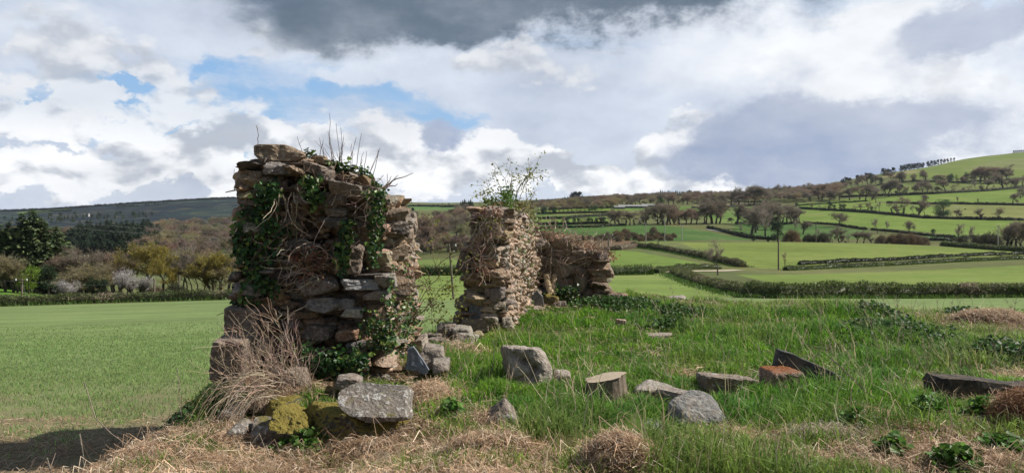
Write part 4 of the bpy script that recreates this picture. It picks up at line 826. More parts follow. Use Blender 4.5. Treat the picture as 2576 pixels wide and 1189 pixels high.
wood_mass('woods', [(320, 640), (400, 575), (460, 560), (590, 555), (720, 560), (720, 640), (590, 690), (420, 690)], 170, ['bare', 'olive', 'russet', 'bare', 'olive'], 40, 'brown leafless valley woods between the plantation and the pier', 5)
wood_mass('woods', [(1345, 536), (1540, 526), (1560, 520), (1540, 514), (1345, 524)], 60, ['bare', 'olive'], 22, 'brown wood left of the sheds below the green ridge fields', 15)
wood_mass('woods', [(1880, 500), (2110, 488), (2130, 478), (2000, 490), (1880, 494)], 70, ['bare', 'russet', 'olive'], 24, 'brown wood in the dip of the skyline', 16)
wood_mass('woods', [(-60, 600), (0, 596), (200, 592), (420, 582), (600, 560), (600, 575), (400, 596), (180, 606), (-60, 622)], 120, ['bare', 'russet'], 22, 'thin brown strip of woods below the shaded far hill', 6)
wood_mass('woods', [(970, 545), (1190, 535), (1200, 560), (1190, 640), (970, 640)], 60, ['bare', 'olive', 'russet'], 30, 'tangled brown woods of the valley seen past the doorway', 7)
wood_mass('woods', [(590, 700), (720, 650), (985, 620), (985, 545), (720, 555), (590, 570)], 150, ['bare', 'olive', 'russet'], 38, 'brown woods of the valley floor behind the pier', 17)
wood_mass('woods', [(1500, 518), (1560, 508), (1700, 502), (1900, 498), (2100, 492), (2100, 505), (1930, 512), (1700, 512), (1540, 520), (1400, 526)], 230, ['bare', 'russet', 'bare', 'olive'], 26, 'brown ridge woods filling the hillside behind the sheds', 8)
wood_mass('woods', [(-60, 560), (100, 545), (250, 540), (400, 545), (250, 556), (0, 572)], 60, ['holly', 'conifer'], 14, 'dark scattered woods on the shaded far hillside', 9)

# ------------------------------------------------------------------ poles, buildings, cattle
def pole(name, u, vb, vt, label, mat='pole', arms=1, Y=None, insul=4, lean=0.0):
    p = gp(u, vb, Y); zt_ = EYE + (VH - vt) / KF * p[1]; H = zt_ - p[2]; o = empty(name, p); r = .14 if p[1] < 130 else .18
    a = MB(); tube(a, [p + (0, 0, -.3), p + (lean * H * .5, 0, H * .5), p + (lean * H, 0, H)], r * 1.15, r * .85, (.5, .5, .5), 8); a.build('shaft', M[mat], o, p)
    if arms:
        t = p + np.array([lean * H, 0, H - .35]); b = MB(); box(b, t[0] - .95, t[0] + .95, t[1] - .16, t[1] - .10, t[2] - .06, t[2] + .06); b.build('crossarm', M[mat], o, p)
        for k in range(insul):
            x = t[0] + (-.85 + 1.7 * k / max(1, insul - 1)); c_ = MB(); tube(c_, [(x, t[1] - .13, t[2] + .06), (x, t[1] - .13, t[2] + .16), (x, t[1] - .13, t[2] + .34)], .10, .07, (.8, .8, .8), 6); c_.build('insulator', M['insul'], o, p)
    return tag(o, label, 'utility pole', 'poles of the rural power line')
pole('utility_pole', 1141, 752, 613, 'slightly leaning wooden pole standing in the field view of the doorway', arms=1, insul=2, lean=-.085)
pole('utility_pole', 1530, 692, 588, 'wooden pole with white insulators just right of the end wall', insul=2, Y=160)
pole('utility_pole', 1624, 613, 560, 'grey pole with four insulators left of the tallest pole on the field brow', 'polepale', insul=2)
pole('utility_pole', 1671.5, 609, 551, 'tallest pale pole on the brow of the middle field', 'polepale', insul=2)
pole('utility_pole', 1715, 608, 565, 'pale pole right of the tallest one on the field brow', 'polepale', insul=2)
pole('utility_pole', 1957.5, 679, 596, 'bare dark pole without arms in the right crop fields', arms=0)
pole('utility_pole', 2052, 606, 560, 'dark pole on the field brow below the lone oak', arms=0, Y=345)
pole('utility_pole', 2510, 628, 566, 'pale pole at the right of the field brow', 'polepale', insul=2, Y=345)
pole('utility_pole', 55, 750, 700, 'dark pole with a stay wire behind the left hedge', insul=2, Y=122)
pole('utility_pole', 221, 675, 641, 'pale pole top rising among the brown trees on the left', 'polepale', insul=2, Y=210)
pole('utility_pole', 388, 742, 700, 'dark stub pole under the yellow budding tree', arms=0, Y=122)
pole('utility_pole', 451, 742, 692, 'brown stub pole between yellow tree and pale stemmed trees', arms=0, Y=124)
def cable(name, A, B, sag, label, r=.02):
    t = np.linspace(0, 1, 24)[:, None]; P = np.array(A) * (1 - t) + np.array(B) * t; P[:, 2] -= (4 * sag * t * (1 - t))[:, 0]
    m = MB(); tube(m, P, r, r, (.4, .4, .4), 3); return tag(m.build(name, M['wire'], origin=P[0]), label, 'cable', 'overhead cables')
cable('overhead_cable', px(-700, 455, 200), px(700, 590, 420), 3, 'upper thin cable sagging over the far left hill', .022)
cable('overhead_cable', px(-700, 470, 200), px(680, 600, 420), 3, 'lower thin cable sagging over the far left hill', .022)
cable('overhead_cable', px(-600, 700, 122), px(55, 704, 122), 1.0, 'cable reaching the dark pole behind the left hedge from the edge of view', .025)
cable('overhead_cable', px(55, 704, 122), px(388, 703, 122), .8, 'cable running from the dark stayed pole towards the yellow tree', .025)
cable('stay_wire', px(55, 706, 122), px(66, 742, 121), 0, 'slanting stay wire of the dark pole behind the left hedge', .025)
cable('overhead_cable', px(960, 598, 113), px(1128, 617, 113), .3, 'cable crossing the doorway view to the leaning pole', .025)
def house(name, u, vb, Y, L, D_, H, rh, label, wm='wall', rm='roof', rz=0.0, wins=3, cat='house'):
    p = gp(u, vb, Y); o = empty(name, p); o.rotation_euler = (0, 0, rz); z0 = p - p
    a = MB(); box(a, -L / 2, L / 2, -D_ / 2, D_ / 2, -3, H, (.7, .7, .7))
    a.add([(-L / 2, -D_ / 2, H), (-L / 2, D_ / 2, H), (-L / 2, 0, H + rh), (L / 2, -D_ / 2, H), (L / 2, D_ / 2, H), (L / 2, 0, H + rh)], np.array([[0, 2, 1], [3, 4, 5]]), (.7, .7, .7)); a.build('wall', M[wm], o, z0)
    b = MB(); e, t = .35, .14
    for s in (-1, 1):
        q = [(-L / 2 - e, s * (D_ / 2 + e), H - e * rh / (D_ / 2) + .03), (L / 2 + e, s * (D_ / 2 + e), H - e * rh / (D_ / 2) + .03), (L / 2 + e, 0, H + rh + .05), (-L / 2 - e, 0, H + rh + .05)]
        b.add(q + [(x, y, z + t) for x, y, z in q], np.array([[0, 1, 2, 3], [4, 5, 6, 7], [0, 1, 5, 4], [1, 2, 6, 5], [2, 3, 7, 6], [3, 0, 4, 7]]), (.6, .6, .6))
    b.build('roof', M[rm], o, z0)
    for k in range(wins):
        x = -L / 2 + L * (k + .5) / wins; c_ = MB(); ww = .5 if wins < 5 else 1.1; box(c_, x - ww, x + ww, -D_ / 2 - .03, -D_ / 2 + .02, H * .35, H * .8); c_.build('window' if cat == 'house' else 'opening', M['hole'], o, z0)
    return tag(o, label, cat)
house('farm_shed', 1590, 523, None, 36, 9, 2.0, 1.6, 'left of two long pale roofed sheds below the ridge wood', rm='roof', wm='roofd', wins=6, cat='shed', rz=.16)
house('farm_shed', 1640, 520.5, None, 26, 9, 2.0, 1.6, 'right of two long pale roofed sheds below the ridge wood', rm='roof', wm='roofd', wins=4, cat='shed', rz=.06)
house('farm_shed', 1557, 525, None, 12, 7, 1.8, 1.2, 'low small shed at the left end of the long sheds', rm='roof', wm='roofd', wins=2, cat='shed', rz=.06)
house('cottage', 218, 545, None, 13, 8, 5.0, 3.5, 'tiny white cottage on the shaded far hillside', wins=3)
cw = MB()
def leg4(mb, s, L, hgt):
    for x in (-L * .33, L * .33):
        for y in (-.2, .2): tube(mb, [(x, y, hgt * .6), (x + .04, y, hgt * .3), (x, y, 0)], .11, .06, (.1, .1, .1), 5)
def beast(L, hgt):
    b = MB(); tube(b, [(-L * .5, 0, hgt * .72), (-L * .4, 0, hgt * .74), (-L * .1, 0, hgt * .68), (L * .25, 0, hgt * .70), (L * .42, 0, hgt * .82), (L * .55, 0, hgt * .7), (L * .72, 0, hgt * .42)], .0, .0, (.1, .1, .1), 8)
    V = b.V[0].reshape(7, 8, 3); rad = np.array([.12, .36, .42, .40, .27, .2, .10]) * hgt / 1.4; c = V.mean(1, keepdims=True); a = np.arange(8) * np.pi / 4
    V = c + np.stack([0 * a, np.cos(a) * .8, np.sin(a)], 1)[None] * rad[:, None, None]; b.V[0] = V.reshape(-1, 3); leg4(b, 1, L, hgt); return b
cowm = beast(2.0, 1.45).build('cow', M['hide']); shm = beast(1.1, .85).build('sheep', M['wool'])
cd, sdm = cowm.data, shm.data; bpy.data.objects.remove(cowm); bpy.data.objects.remove(shm)
def animal(name, data, u, v, label, grp):
    o = bpy.data.objects.new(name, data); COL.objects.link(o); p = hit(u, v); o.location = p; o.rotation_euler = (0, 0, float(_rt.uniform(0, 6.28))); tag(o, label, name, grp)
for k, u in enumerate([1411, 1419, 1426, 1432, 1436, 1447, 1458, 1477]): animal('cow', cd, u, 537 - .3 * k + (k % 3) * .6, 'dark cow grazing the small field below the brown wood', 'cattle in the terraced field')
animal('cow', cd, 2427, 528, 'single dark cow in the pasture right of the big green tree', None)
for k in range(6): animal('sheep', sdm, 2398 + 4 * k, 522.5 + (k % 2), 'white sheep in the pasture right of the big green tree', 'sheep by the big green tree')
# ------------------------------------------------------------------ rubble masonry
_rp = [rock((1, 1, 1), 700 + k, 3, 6 + k % 4, .075, 11 + (k % 3) * 6, .26) for k in range(28)]
_rs = [rock((1, 1, 1), 800 + k, 3, 5, .07, 16, .18, strata=.5) for k in range(14)]
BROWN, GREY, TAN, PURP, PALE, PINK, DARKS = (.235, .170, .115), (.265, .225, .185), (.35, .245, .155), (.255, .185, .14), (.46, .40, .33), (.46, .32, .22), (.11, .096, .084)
def put_rock(mb, c, ex, ey, ez, size, col, rg, slate=False):
    V, F = (_rs if slate else _rp)[int(rg.integers(14 if slate else 28))]
    Q = V * np.array([1, -1 if rg.random() < .5 else 1, 1]); fl = 1
    a = rg.normal(0, 1, 3) * np.array([.09, .07, .17]); Rm = euler(*a); Q = (Q * np.array(size)) @ Rm.T
    W = Q[:, :1] * ex + Q[:, 1:2] * ey + Q[:, 2:] * ez + c
    mb.add(W, F, np.asarray(col) * (1 + rg.normal(0, .05, 3)))
def wall_face(mb, B0, B1, T0, T1, nrm, pal, rg, ztop=None, skip=None, hr=(.05, .16), wr=(1.4, 3.6), prot=.05, depth=.3, slate_p=.25, wmax=.5):
    """lay courses of stones over the patch with bottom edge B0-B1 and top edge T0-T1"""
    B0, B1, T0, T1, n = (np.asarray(q, float) for q in (B0, B1, T0, T1, nrm)); n = n / np.linalg.norm(n)
    H = max(T0[2] - B0[2], T1[2] - B1[2]); z = 0.0; row_ = 0; ez0 = np.array([0, 0, 1.0])
    while z < H:
        sl = rg.random() < slate_p; h = rg.uniform(.03, .06) if sl else rg.uniform(*hr); f = (z + h / 2) / H
        a, b = B0 + (T0 - B0) * f, B1 + (T1 - B1) * f; L = np.linalg.norm(b - a); ex = (b - a) / L; s = -rg.uniform(0, .15)
        while s < L:
            w_ = min(wmax, h * rg.uniform(*wr) * (1.8 if sl else 1)); c_ = a + ex * (s + w_ / 2); hh = h * rg.uniform(.85, 1.35)
            zz = c_[2] + .04 * float(vn(np.array([[(s + row_) * 2.1, z * 3, 3.3]]), 3)[0]); k = s + w_ / 2; s += w_ * rg.uniform(.94, 1.06)
            if ztop is not None and zz + hh * .3 > ztop(k / L): continue
            if k > L + .08: continue
            if skip is not None and skip(k / L, zz): continue
            p = c_ + n * (rg.uniform(-.6, 1.0) * prot - depth / 2 + (.05 if rg.random() < .08 else 0)); p[2] = zz
            dk = rg.uniform(.82, 1.16)
            put_rock(mb, p, ex, n, ez0, (w_ * 1.05, depth, hh * 1.08), np.asarray(pal[int(rg.integers(len(pal)))]) * dk, rg, sl)
        z += h * .96; row_ += 1
def core(mb, foot, top, inset=.14, col=(.14, .108, .08), n=8, m=14):
    """the earth and small rubble behind the facing stones: a solid lofted between two outlines"""
    foot, top = np.asarray(foot, float), np.asarray(top, float); cf, ct = foot.mean(0), top.mean(0)
    def shrink(P, c_): 
        d = P - c_; d[:, 2] = 0; L = np.linalg.norm(d, axis=1, keepdims=True); return P - d / L * inset * 1.3
    foot, top = shrink(foot, cf), shrink(top, ct); top[:, 2] -= inset * .6; k = len(foot)
    def ring(P): return np.concatenate([P[i] + (P[(i + 1) % k] - P[i]) * np.linspace(0, 1, n, endpoint=False)[:, None] for i in range(k)])
    A, B = ring(foot), ring(top); t = np.linspace(0, 1, m)[:, None, None]; V = A[None] * (1 - t) + B[None] * t; N = k * n
    V = V + .05 * np.stack([vn(V.reshape(-1, 3) * 5, q) for q in (1, 2, 3)], 1).reshape(V.shape)
    i = np.arange(m - 1)[:, None] * N + np.arange(N)[None]; j = np.arange(m - 1)[:, None] * N + (np.arange(N)[None] + 1) % N
    F = np.stack([i, j, j + N, i + N], -1).reshape(-1, 4); cap = np.stack([np.arange(N), (np.arange(N) + 1) % N, np.full(N, m * N - (m - 1) * N)], 1)
    mb.add(V.reshape(-1, 3), F, col)
    mb.add(np.concatenate([V[-1], V[-1].mean(0, keepdims=True) + (0, 0, .05)]), cap, col)
def prof(pts, Y):
    """skyline points (u, v) at depth Y -> z as a function of the fraction along"""
    U = np.array([p[0] for p in pts], float); Z = EYE + (VH - np.array([p[1] for p in pts])) / KF * Y; return U, Z
def pstone(u0, u1, v0, v1, Y, dep, seed, rz=0, rx=0, ry=0, **kw):
    kw['rough'] = kw.get('rough', .05) * 1.35 + .008
    """a single stone filling a picture rectangle at depth Y"""
    a, b = px(u0, v1, Y), px(u1, v0, Y); c_ = (a + b) / 2; c_[1] += dep / 2
    V, F = rock((b[0] - a[0], dep, b[2] - a[2]), seed, kw.pop('sub', 4), **kw); return V @ euler(rx, ry, rz).T + c_, F
def part_stone(parent, o, name, u0, u1, v0, v1, Y, dep, seed, col, mat='masonry', **kw):
    V, F = pstone(u0, u1, v0, v1, Y, dep, seed, **kw); m = MB(); m.add(V, F, col); return m.build(name, M[mat], parent, o)

_ps = [rock((1, 1, 1), 900 + k, 2, 5, .08, 12, .25) for k in range(12)]
def packing(mb, B0, B1, T0, T1, nrm, pal, rg, n, ztop=None, skip=None, rec=(-.10, .0), sz=(.03, .10)):
    """small pinning stones and rubble wedged into the joints"""
    B0, B1, T0, T1, nn = (np.asarray(q, float) for q in (B0, B1, T0, T1, nrm)); nn = nn / np.linalg.norm(nn)
    for k in range(n):
        f, g = rg.random(), rg.random(); p = (B0 + (B1 - B0) * f) * (1 - g) + (T0 + (T1 - T0) * f) * g
        if ztop is not None and p[2] > ztop(f): continue
        if skip is not None and skip(f, p[2]): continue
        V, F = _ps[int(rg.integers(12))]; w_ = rg.uniform(*sz); V = V * np.array([w_ * rg.uniform(.8, 2.2), w_, w_ * rg.uniform(.5, 1)]) @ euler(*rg.normal(0, .4, 3)).T
        mb.add(V + p + nn * rg.uniform(*rec), F, np.asarray(pal[int(rg.integers(len(pal)))]) * rg.uniform(.75, 1.15))
# --- the tall pier nearest the camera
rg = np.random.default_rng(42); YP = 8.5
pier_o = np.array([-2.2, 8.9, 0.0]); pier = empty('ruined_pier', pier_o)
tag(pier, 'tall crumbling rubble stone pier topped by a flat slab, nearest ruin standing', 'ruin')
xa, xb = px(620, 0, YP)[0], px(972, 0, YP)[0]
pu, pzt = prof([(585, 470), (600, 458), (612, 440), (628, 428), (650, 410), (750, 405), (790, 400), (812, 418), (832, 436), (880, 446), (915, 464), (940, 474), (968, 494), (990, 505)], YP)
zf = lambda f: np.interp(620 + f * 352, pu, pzt)
mb = MB(); z0 = -.35; zmx = pzt.max()
holes = [(815, 575, 62, 38), (760, 610, 40, 26), (700, 905, 60, 30)]
def psk(f, z):
    u = 620 + f * 352; v = VH - (z - EYE) / YP * KF
    return any(((u - a) / c_) ** 2 + ((v - b) / d) ** 2 < 1 for a, b, c_, d in holes) or rg.random() < .10
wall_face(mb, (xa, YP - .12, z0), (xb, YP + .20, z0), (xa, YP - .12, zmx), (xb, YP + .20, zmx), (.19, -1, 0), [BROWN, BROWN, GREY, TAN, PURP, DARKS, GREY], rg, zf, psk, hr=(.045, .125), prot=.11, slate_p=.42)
packing(mb, (xa, YP - .12, z0), (xb, YP + .20, z0), (xa, YP - .12, zmx), (xb, YP + .20, zmx), (.19, -1, 0), [BROWN, TAN, PURP, (.30, .19, .12)], rg, 1100, zf, None)
zr = lambda f: np.interp(f, [0, .3, 1], [1.90, 1.80, 1.72])
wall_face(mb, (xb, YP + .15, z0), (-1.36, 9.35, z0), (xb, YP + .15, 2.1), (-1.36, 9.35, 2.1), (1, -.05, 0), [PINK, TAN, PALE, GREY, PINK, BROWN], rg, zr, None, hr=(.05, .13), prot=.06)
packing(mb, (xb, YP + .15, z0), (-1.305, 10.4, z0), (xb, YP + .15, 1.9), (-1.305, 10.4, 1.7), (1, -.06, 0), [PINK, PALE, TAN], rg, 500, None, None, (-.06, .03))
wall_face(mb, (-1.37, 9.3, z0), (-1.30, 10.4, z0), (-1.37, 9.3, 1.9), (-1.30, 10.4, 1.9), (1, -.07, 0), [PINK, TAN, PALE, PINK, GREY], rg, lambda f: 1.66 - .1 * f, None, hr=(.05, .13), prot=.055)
wall_face(mb, (xa, 9.5, z0), (xa, YP, z0), (xa, 9.5, zmx), (xa, YP, zmx), (-1, 0, 0), [BROWN, GREY, DARKS], rg, lambda f: 2.1, None, prot=.07)
wall_face(mb, (-1.36, 10.4, z0), (xa, 10.3, z0), (-1.36, 10.4, 1.9), (xa, 10.3, 1.9), (0, 1, 0), [BROWN, GREY, TAN], rg, lambda f: 1.72, None, hr=(.08, .2))
wall_face(mb, (xb, 9.4, 1.5), (xa, 9.4, 1.5), (xb, 9.4, zmx), (xa, 9.4, zmx), (0, 1, 0), [BROWN, GREY, TAN], rg, lambda f: float(zf(1 - f)), None, hr=(.08, .2))
wall_face(mb, (xa, 10.3, z0), (xa, 9.5, z0), (xa, 10.3, 1.8), (xa, 9.5, 1.8), (-1, 0, 0), [BROWN, GREY, DARKS], rg, lambda f: 1.7, None, hr=(.08, .2))
tu = [620, 660, 750, 800, 835, 920, 972]; tops = [(px(u, 0, YP)[0], YP, float(np.interp(u, pu, pzt))) for u in tu]
core(mb, [(q[0], YP, z0) for q in tops] + [(q[0], 9.4, z0) for q in tops[::-1]], tops + [(q[0], 9.4, q[2]) for q in tops[::-1]], .15, n=4, m=24)
core(mb, [(xa, 9.3, z0), (-1.37, 9.3, z0), (-1.30, 10.4, z0), (xa, 10.3, z0)], [(xa, 9.3, 1.72), (-1.37, 9.3, 1.72), (-1.30, 10.4, 1.62), (xa, 10.3, 1.65)], .13)
for k in range(46):       # loose rubble capping the broken top
    u = rg.uniform(625, 970); y = rg.uniform(8.6, 9.3); z = float(np.interp(u, pu, pzt)) - rg.uniform(-.02, .10)
    put_rock(mb, np.array([px(u, 0, YP)[0], y, z]), np.array([1, 0, 0.]), np.array([0, 1., 0]), np.array([0, 0, 1.]), (rg.uniform(.12, .34), rg.uniform(.12, .3), rg.uniform(.05, .14)), [BROWN, GREY, TAN][k % 3], rg, k % 4 == 0)
for k in range(24):
    x = rg.uniform(xa, -1.35); y = rg.uniform(9.4, 10.3)
    put_rock(mb, np.array([x, y, 1.66]), np.array([1, 0, 0.]), np.array([0, 1., 0]), np.array([0, 0, 1.]), (rg.uniform(.15, .4), rg.uniform(.15, .3), rg.uniform(.08, .16)), [PINK, GREY, TAN][k % 3], rg)
mb.build('masonry', M['masonry'], pier, pier_o)
part_stone(pier, pier_o, 'capstone', 626, 752, 362, 407, 8.42, .55, 1, (.27, .205, .145), rz=.1, ry=.03, cuts=3, rough=.035, p=22, box_jit=.12, planes=[(1, -.1, .9, .95), (-1, 0, -.5, .98), (.7, 0, -.6, 1.05)])
LEDGE = [(588, 694, 438, 477, .34, (.24, .18, .125), -.06, .03), (655, 738, 406, 440, .3, (.26, .235, .22), 0, .03), (612, 662, 428, 450, .3, (.24, .19, .14), 0, 0), (612, 650, 412, 424, .26, (.2, .17, .15), 0, .08), (628, 664, 398, 412, .26, (.16, .15, .14), .05, 0),
         (590, 640, 476, 512, .3, (.17, .13, .10), 0, 0), (758, 812, 410, 436, .3, (.20, .16, .13), 0, .25), (800, 830, 425, 462, .3, (.19, .155, .13), 0, .1), (835, 905, 462, 496, .34, (.215, .185, .16), 0, .12), (880, 968, 470, 505, .3, (.19, .155, .12), 0, .15), (810, 870, 480, 520, .2, (.15, .12, .10), 0, 0), (735, 775, 492, 512, .2, (.2, .17, .15), 0, .12), (812, 868, 520, 545, .22, (.21, .175, .14), 0, .02), (812, 866, 548, 572, .2, (.12, .105, .09), 0, 0),
         (856, 948, 701, 733, .42, (.30, .30, .30), 0, .0), (858, 962, 690, 704, .38, (.06, .06, .062), 0, -.05), (752, 838, 698, 742, .3, (.25, .22, .20), 0, -.12), (770, 850, 752, 784, .32, (.26, .235, .21), 0, -.05), (838, 888, 752, 778, .3, (.23, .21, .19), 0, -.06), (918, 972, 730, 758, .25, (.26, .22, .19), 0, .03), (860, 906, 776, 800, .2, (.42, .40, .35), 0, .05), (830, 905, 610, 690, .25, (.215, .17, .14), 0, .05), (940, 990, 690, 722, .3, (.25, .225, .21), 0, .0), (760, 830, 820, 852, .25, (.15, .125, .10), 0, 0), (866, 922, 858, 892, .3, (.15, .14, .13), 0, .02), (840, 900, 832, 860, .25, (.30, .175, .11), 0, -.25), (882, 925, 892, 930, .25, (.22, .14, .10), 0, 0), (786, 832, 878, 900, .25, (.27, .19, .14), 0, .05), (735, 800, 610, 640, .15, (.14, .115, .10), 0, .1)]
for k, (u0, u1, v0, v1, dp, col, rz, ry) in enumerate(LEDGE):
    part_stone(pier, pier_o, 'ledge_stone', u0, u1, v0, v1, YP - .12 - .03 * (k % 3), dp, 60 + k, col, rz=rz, ry=ry, cuts=5, rough=.06, sub=4, strata=(.5 if k in (14, 15, 24, 3) else .12), p=18)
for k, (u0, u1, v0, v1, Y, dp, col) in enumerate([(984, 1022, 530, 562, 9.0, .4, (.27, .22, .18)), (1018, 1043, 534, 578, 9.9, .4, (.28, .23, .19)), (980, 1014, 560, 602, 8.75, .35, (.21, .17, .15)), (1008, 1036, 575, 602, 9.6, .3, (.3, .23, .18))]):
    part_stone(pier, pier_o, 'ledge_stone', u0, u1, v0, v1, Y, dp, 160 + k, col, cuts=5, rough=.05, p=16)
for k, (u0, u1, v0, v1, Y, dp, col) in enumerate([(556, 640, 776, 862, 8.2, .5, (.20, .16, .13)), (519, 604, 858, 962, 7.75, .55, (.22, .175, .14)), (527, 602, 960, 1070, 7.8, .5, (.14, .115, .09)), (560, 620, 850, 940, 8.2, .4, (.14, .115, .095))]):
    part_stone(pier, pier_o, 'quoin_stone', u0, u1, v0, v1, Y, dp, 180 + k, col, cuts=1, rough=.03, p=40, box_jit=.045, rz=.1)

# --- the middle wall beyond the doorway
w2o = np.array([0, 12.5, 0.0]); w2 = empty('ruined_wall', w2o); tag(w2, 'crumbling rubble wall end beyond the doorway, shrub growing on its top', 'ruin')
rg = np.random.default_rng(7); Y2 = 11.7
L0, R0 = px(1142, 0, Y2)[0], px(1252, 0, Y2)[0]; Lt, Rt = px(1197, 0, Y2)[0], px(1264, 0, Y2)[0]; zt2 = EYE + (VH - 528) / KF * Y2
FX, FY = .40, 15.3
mb = MB()
def sk2(f, z):
    v = VH - (z - EYE) / Y2 * KF; u = 1142 + (1252 - 1142) * f
    return (715 < v < 808 and 1172 < u < 1232) or rg.random() < .05
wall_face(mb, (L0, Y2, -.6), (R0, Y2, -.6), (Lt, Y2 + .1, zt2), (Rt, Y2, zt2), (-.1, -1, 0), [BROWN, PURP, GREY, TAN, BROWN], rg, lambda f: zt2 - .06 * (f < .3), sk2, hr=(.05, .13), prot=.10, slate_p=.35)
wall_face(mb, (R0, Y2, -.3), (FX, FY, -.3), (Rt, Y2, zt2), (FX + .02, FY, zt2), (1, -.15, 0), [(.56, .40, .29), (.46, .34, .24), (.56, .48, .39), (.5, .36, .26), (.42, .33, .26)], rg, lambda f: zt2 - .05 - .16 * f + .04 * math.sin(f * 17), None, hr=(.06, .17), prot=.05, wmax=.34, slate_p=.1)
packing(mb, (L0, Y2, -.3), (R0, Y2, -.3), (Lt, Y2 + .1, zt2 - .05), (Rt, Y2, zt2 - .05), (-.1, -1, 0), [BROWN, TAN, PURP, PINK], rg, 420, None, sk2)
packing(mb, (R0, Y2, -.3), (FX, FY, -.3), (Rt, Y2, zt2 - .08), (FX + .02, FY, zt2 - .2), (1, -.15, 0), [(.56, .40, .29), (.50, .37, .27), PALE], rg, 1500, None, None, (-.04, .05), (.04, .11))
wall_face(mb, (FX - .9, FY, -.9), (L0, Y2, -.9), (FX - .7, FY, zt2), (Lt, Y2, zt2), (-1, .15, 0), [BROWN, GREY, TAN], rg, lambda f: zt2 - .15, None, hr=(.1, .22))
wall_face(mb, (FX, FY, -.5), (FX - .9, FY, -.5), (FX, FY, zt2), (FX - .7, FY, zt2), (0, 1, 0), [BROWN, GREY, TAN], rg, lambda f: zt2 - .2, None, hr=(.1, .22))
core(mb, [(L0, Y2, -1), (R0, Y2, -1), (FX, FY, -1), (FX - .9, FY, -1)], [(Lt, Y2 + .1, zt2 - .02), (Rt, Y2, zt2), (FX, FY, zt2 - .2), (FX - .7, FY, zt2 - .2)], .27, col=(.07, .055, .042), n=14, m=20)  # core darkened: the deep shade of the hole is put into its colour
for k in range(60):
    f = rg.random(); g = rg.random(); a = np.array([Lt, Y2 + .1, zt2]) * (1 - f) + np.array([FX - .7, FY, zt2 - .15]) * f; b = np.array([Rt, Y2, zt2]) * (1 - f) + np.array([FX, FY, zt2 - .15]) * f; p = a + (b - a) * g; p[2] += rg.uniform(-.08, .03)
    put_rock(mb, p, np.array([1, 0, 0.]), np.array([0, 1., 0]), np.array([0, 0, 1.]), (rg.uniform(.14, .34), rg.uniform(.14, .3), rg.uniform(.06, .14)), [PINK, GREY, TAN, PALE][k % 4], rg, k % 4 == 0)
mb.build('masonry', M['masonry'], w2, w2o)
for k, (u0, u1, v0, v1, dp, col, rz, ry, st) in enumerate([(1210, 1252, 628, 662, .4, (.24, .22, .19), .1, -.25, .5), (1200, 1262, 674, 706, .45, (.27, .19, .13), -.05, -.1, .2), (1226, 1268, 722, 756, .4, (.24, .20, .18), .05, 0, .1), (1235, 1266, 700, 716, .3, (.31, .22, .15), 0, .05, .1), (1226, 1270, 760, 782, .35, (.25, .21, .16), 0, .05, .1), (1218, 1252, 796, 822, .4, (.30, .26, .21), 0, 0, .1), (1238, 1275, 524, 548, .3, (.4, .36, .31), 0, 0, .4), (1268, 1295, 528, 560, .3, (.33, .27, .22), 0, .2, .1), (1230, 1262, 560, 590, .25, (.32, .22, .15), 0, 0, .1), (1150, 1190, 640, 680, .3, (.14, .11, .09), 0, .3, .1), (1200, 1232, 610, 640, .25, (.17, .13, .11), 0, .1, .1), (1262, 1288, 800, 828, .3, (.34, .29, .23), 0, 0, .1)]):
    part_stone(w2, w2o, 'ledge_stone', u0, u1, v0, v1, Y2 - .14 + (.25 if k in (6, 7) else 0), dp, 230 + k, col, rz=rz, ry=ry, cuts=5, rough=.06, strata=st, p=18)
part_stone(w2, w2o, 'sill_stone', 1158, 1226, 800, 836, Y2 - .2, .4, 260, (.19, .165, .13), rz=.06, ry=-.02, cuts=2, rough=.03, p=22, box_jit=.07)
CLEAR = []
def slab(name, pts, Y, th, col, mat, label, cat, rx=0.0, seed=1, parent=None, o=None, depth_fn=None):
    """a flat broken slab: picture outline at depth Y, given thickness, leaning by rx about its foot"""
    P = np.array([px(u, v, Y) for u, v in pts]); n = len(P); rgs = np.random.default_rng(seed); Q = []
    for i in range(n):
        for t in np.linspace(0, 1, 7, endpoint=False): Q.append(P[i] + (P[(i + 1) % n] - P[i]) * t)
    Q = np.array(Q); Q += np.stack([vn(Q * 9 + 3, seed), Q[:, 0] * 0, vn(Q * 9 + 9, seed)], 1) * .012; zb = Q[:, 2].min(); m = len(Q); c_ = Q.mean(0)
    rings = []
    for fr, sc in ((0, .93), (.12, .985), (.5, 1), (.88, .985), (1, .93)):
        r_ = c_ + (Q - c_) * sc; r_[:, 1] = Q[:, 1] + fr * th + .012 * vn(Q * 6 + fr * 3, seed + 2); rings.append(r_)
    inner0, inner1 = c_ + (rings[0] - c_) * .5, c_ + (rings[-1] - c_) * .5
    V = np.concatenate([inner0] + rings + [inner1, [inner0.mean(0)], [inner1.mean(0)]]); V[:m, 1] += .014 * vn(V[:m] * 8, 4)
    V[:, 1] += (V[:, 2] - zb) * math.tan(rx)
    F4 = []; K = 7; i = np.arange(m); j = (i + 1) % m
    for k in range(K - 1): F4.append(np.stack([i + k * m, j + k * m, j + (k + 1) * m, i + (k + 1) * m], 1))
    F3 = [np.stack([i, np.full(m, K * m), j], 1), np.stack([i + (K - 1) * m, j + (K - 1) * m, np.full(m, K * m + 1)], 1)]
    CLEAR.append((c_[0], c_[1] - .15, (Q[:, 0].max() - Q[:, 0].min()) * .5)); b = MB(); b.add(V, F4 + F3, col); ob = b.build(name, M[mat], parent, o if o is not None else (c_[0], c_[1], zb))
    return tag(ob, label, cat) if label else ob
slab('slate_slab', [(1174, 810), (1180, 768), (1196, 752), (1218, 756), (1214, 808)], Y2 - .08, .06, (.15, .19, .24), 'slate', 'blue grey slate slab leaning inside the hole of the wall end', 'slab', .05, 3)

